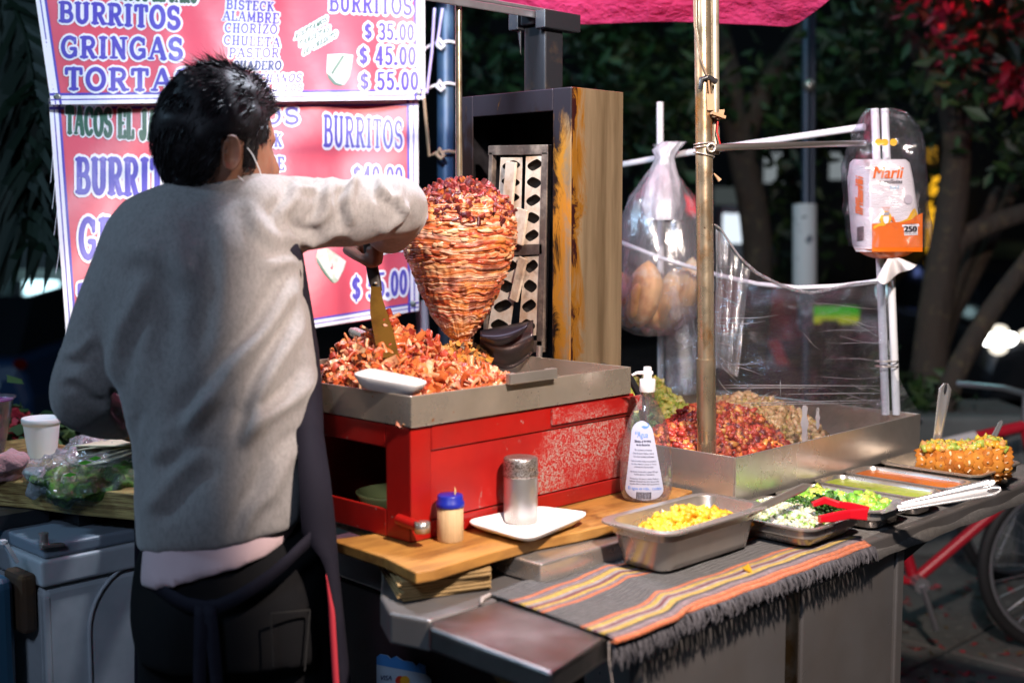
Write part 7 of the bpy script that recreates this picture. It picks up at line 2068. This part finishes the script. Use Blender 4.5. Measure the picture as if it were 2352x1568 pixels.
# bicycles
def bicycle(label, base, hd, R_, col, col2, tilt=0.):
    """rear hub at base; hd is the direction of travel"""
    o = thing('bicycle', base, label, 'bicycle', 'bicycles behind the cart')
    hd = unit(hd); sd = np.cross(hd, ZU); L = R_ * 3.1
    rub = pbr('tyre_rubber', (.012, .012, .014), .7); chrome = pbr('bike_rim', (.55, .56, .62), .3, .85)
    for k, c in enumerate((base + ZU * R_, base + hd * L + ZU * R_)):
        pts = [c + (hd * math.cos(a) + ZU * math.sin(a)) * R_ * .965 for a in np.linspace(0, 2 * math.pi, 49)]
        m = MB(); m.tube(pts, .020, 8); w = m.build('wheel', rub, o)
        WL[w.name] = WL[o.name]
        m = MB(); m.tube([c + (p - c) * .925 for p in pts], .011, 6); m.build('rim', chrome, w)
        m = MB()
        for a in np.linspace(0, 2 * math.pi, 28, endpoint=False): m.tube([c + sd * .02 * (-1) ** int(a * 9), c + (hd * math.cos(a) + ZU * math.sin(a)) * R_ * .9], .0014, 4)
        m.build('spokes', chrome, w)
        m = MB(); m.tube([c - sd * .05, c + sd * .05], .02, 10); m.build('hub', chrome, w)
    rh, fh_ = base + ZU * R_, base + hd * L + ZU * R_
    bbk = base + hd * R_ * 1.35 + ZU * R_ * .85; st = bbk + ZU * R_ * 1.35 - hd * R_ * .45; hdt = fh_ - hd * R_ * .55 + ZU * R_ * 1.55; hb = fh_ - hd * R_ * .38 + ZU * R_ * 1.0
    m = MB()
    for a, b_ in ((bbk, st), (st, hdt), (bbk, hb), (hdt, hb)): m.tube([a, b_], .018, 10)
    for s in (-.035, .035): m.tube([rh + sd * s, st + sd * s * .3], .010, 8); m.tube([rh + sd * s, bbk + sd * s * .5], .010, 8)
    m.build('frame', col, o)
    m = MB(); m.tube([st * .72 + hdt * .28, st * .34 + hdt * .66], .0215, 12); m.build('frame_sleeve', col2, o)
    m = MB(); 
    for s in (-.045, .045): m.tube([hb + sd * s * .4, fh_ + sd * s], .013, 8)
    m.build('fork', col2, o)
    m = MB(); sp_ = st + ZU * .10 - hd * .02; m.tube([st, sp_], .012, 8); m.build('seat_post', chrome, o)
    m = MB(); m.loft([[sp_ + hd * a + sd * w * p + ZU * (.02 + h * q) for p, q in ((-1, 0), (-.7, 1), (.7, 1), (1, 0), (.5, -.7), (-.5, -.7))] for a, w, h in ((-.13, .05, .02), (-.09, .085, .032), (0, .06, .03), (.08, .03, .025), (.15, .018, .015))]); m.build('saddle', pbr('saddle_vinyl', (.012, .016, .03), .4), o)
    m = MB(); hz = hdt + ZU * .10; m.tube([hdt, hz], .012, 8); m.tube([hz - sd * .26 - hd * .10, hz - sd * .14, hz, hz + sd * .14, hz + sd * .26 - hd * .10], .011, 8); m.build('handlebar', chrome, o)
    m = MB(); m.tube([bbk - sd * .06, bbk + sd * .06], .025, 12); m.tube([bbk + sd * .06, bbk + sd * .06 - ZU * .14 + hd * .05], .010, 8); m.build('crank', chrome, o)
    return o
redf = pbr('red_frame', (.45, .012, .03), .35, coat=.3); whf = pbr('white_frame', (.62, .62, .66), .35, coat=.3)
bw_c = Zp(2440, 1492, 0)
_hd = unit(RT + FH * .10)
bicycle('red and white bicycle with its wheel behind the counter end', bw_c - _hd * .8835, _hd, .285, redf, whf)
b3 = Zp(2330, 1330, 0)
bicycle('darker bicycle with dark saddle parked behind the red one', b3, unit(RT * .9 + FH * .45), .30, pbr('dark_frame', (.02, .03, .06), .35), pbr('dark_sleeve', (.03, .04, .09), .35))
# unseen fill added at left and front, then lamps over the background
lamp('fill_light_left', 'POINT', (-1.2, 3.4, 3.4), 120, (.45, .72, 1.0), .25)  # unseen cool fill, added to lift the dark left side
lamp('fill_light_front', 'POINT', (-2.2, -1.0, 3.8), 180, (.58, .73, 1.0), .4)  # unseen fill behind the camera, added to open the shadows
lamp('street_lamp_park', 'POINT', (6.5, 2.6, 3.4), 11, (.75, .88, 1.0), .2)
lamp('street_lamp_trees', 'POINT', tuple(D(1500, -500, 5.2)), 17, (.40, .95, .95), .2)
lamp('red_neon', 'POINT', tuple(D(2260, -60, 5.0)), 4.5, (1.0, .05, .10), .15)
lamp('shop_lamp', 'POINT', tuple(D(90, 540, 10.6)), 3.5, (.55, .9, 1.0), .15)
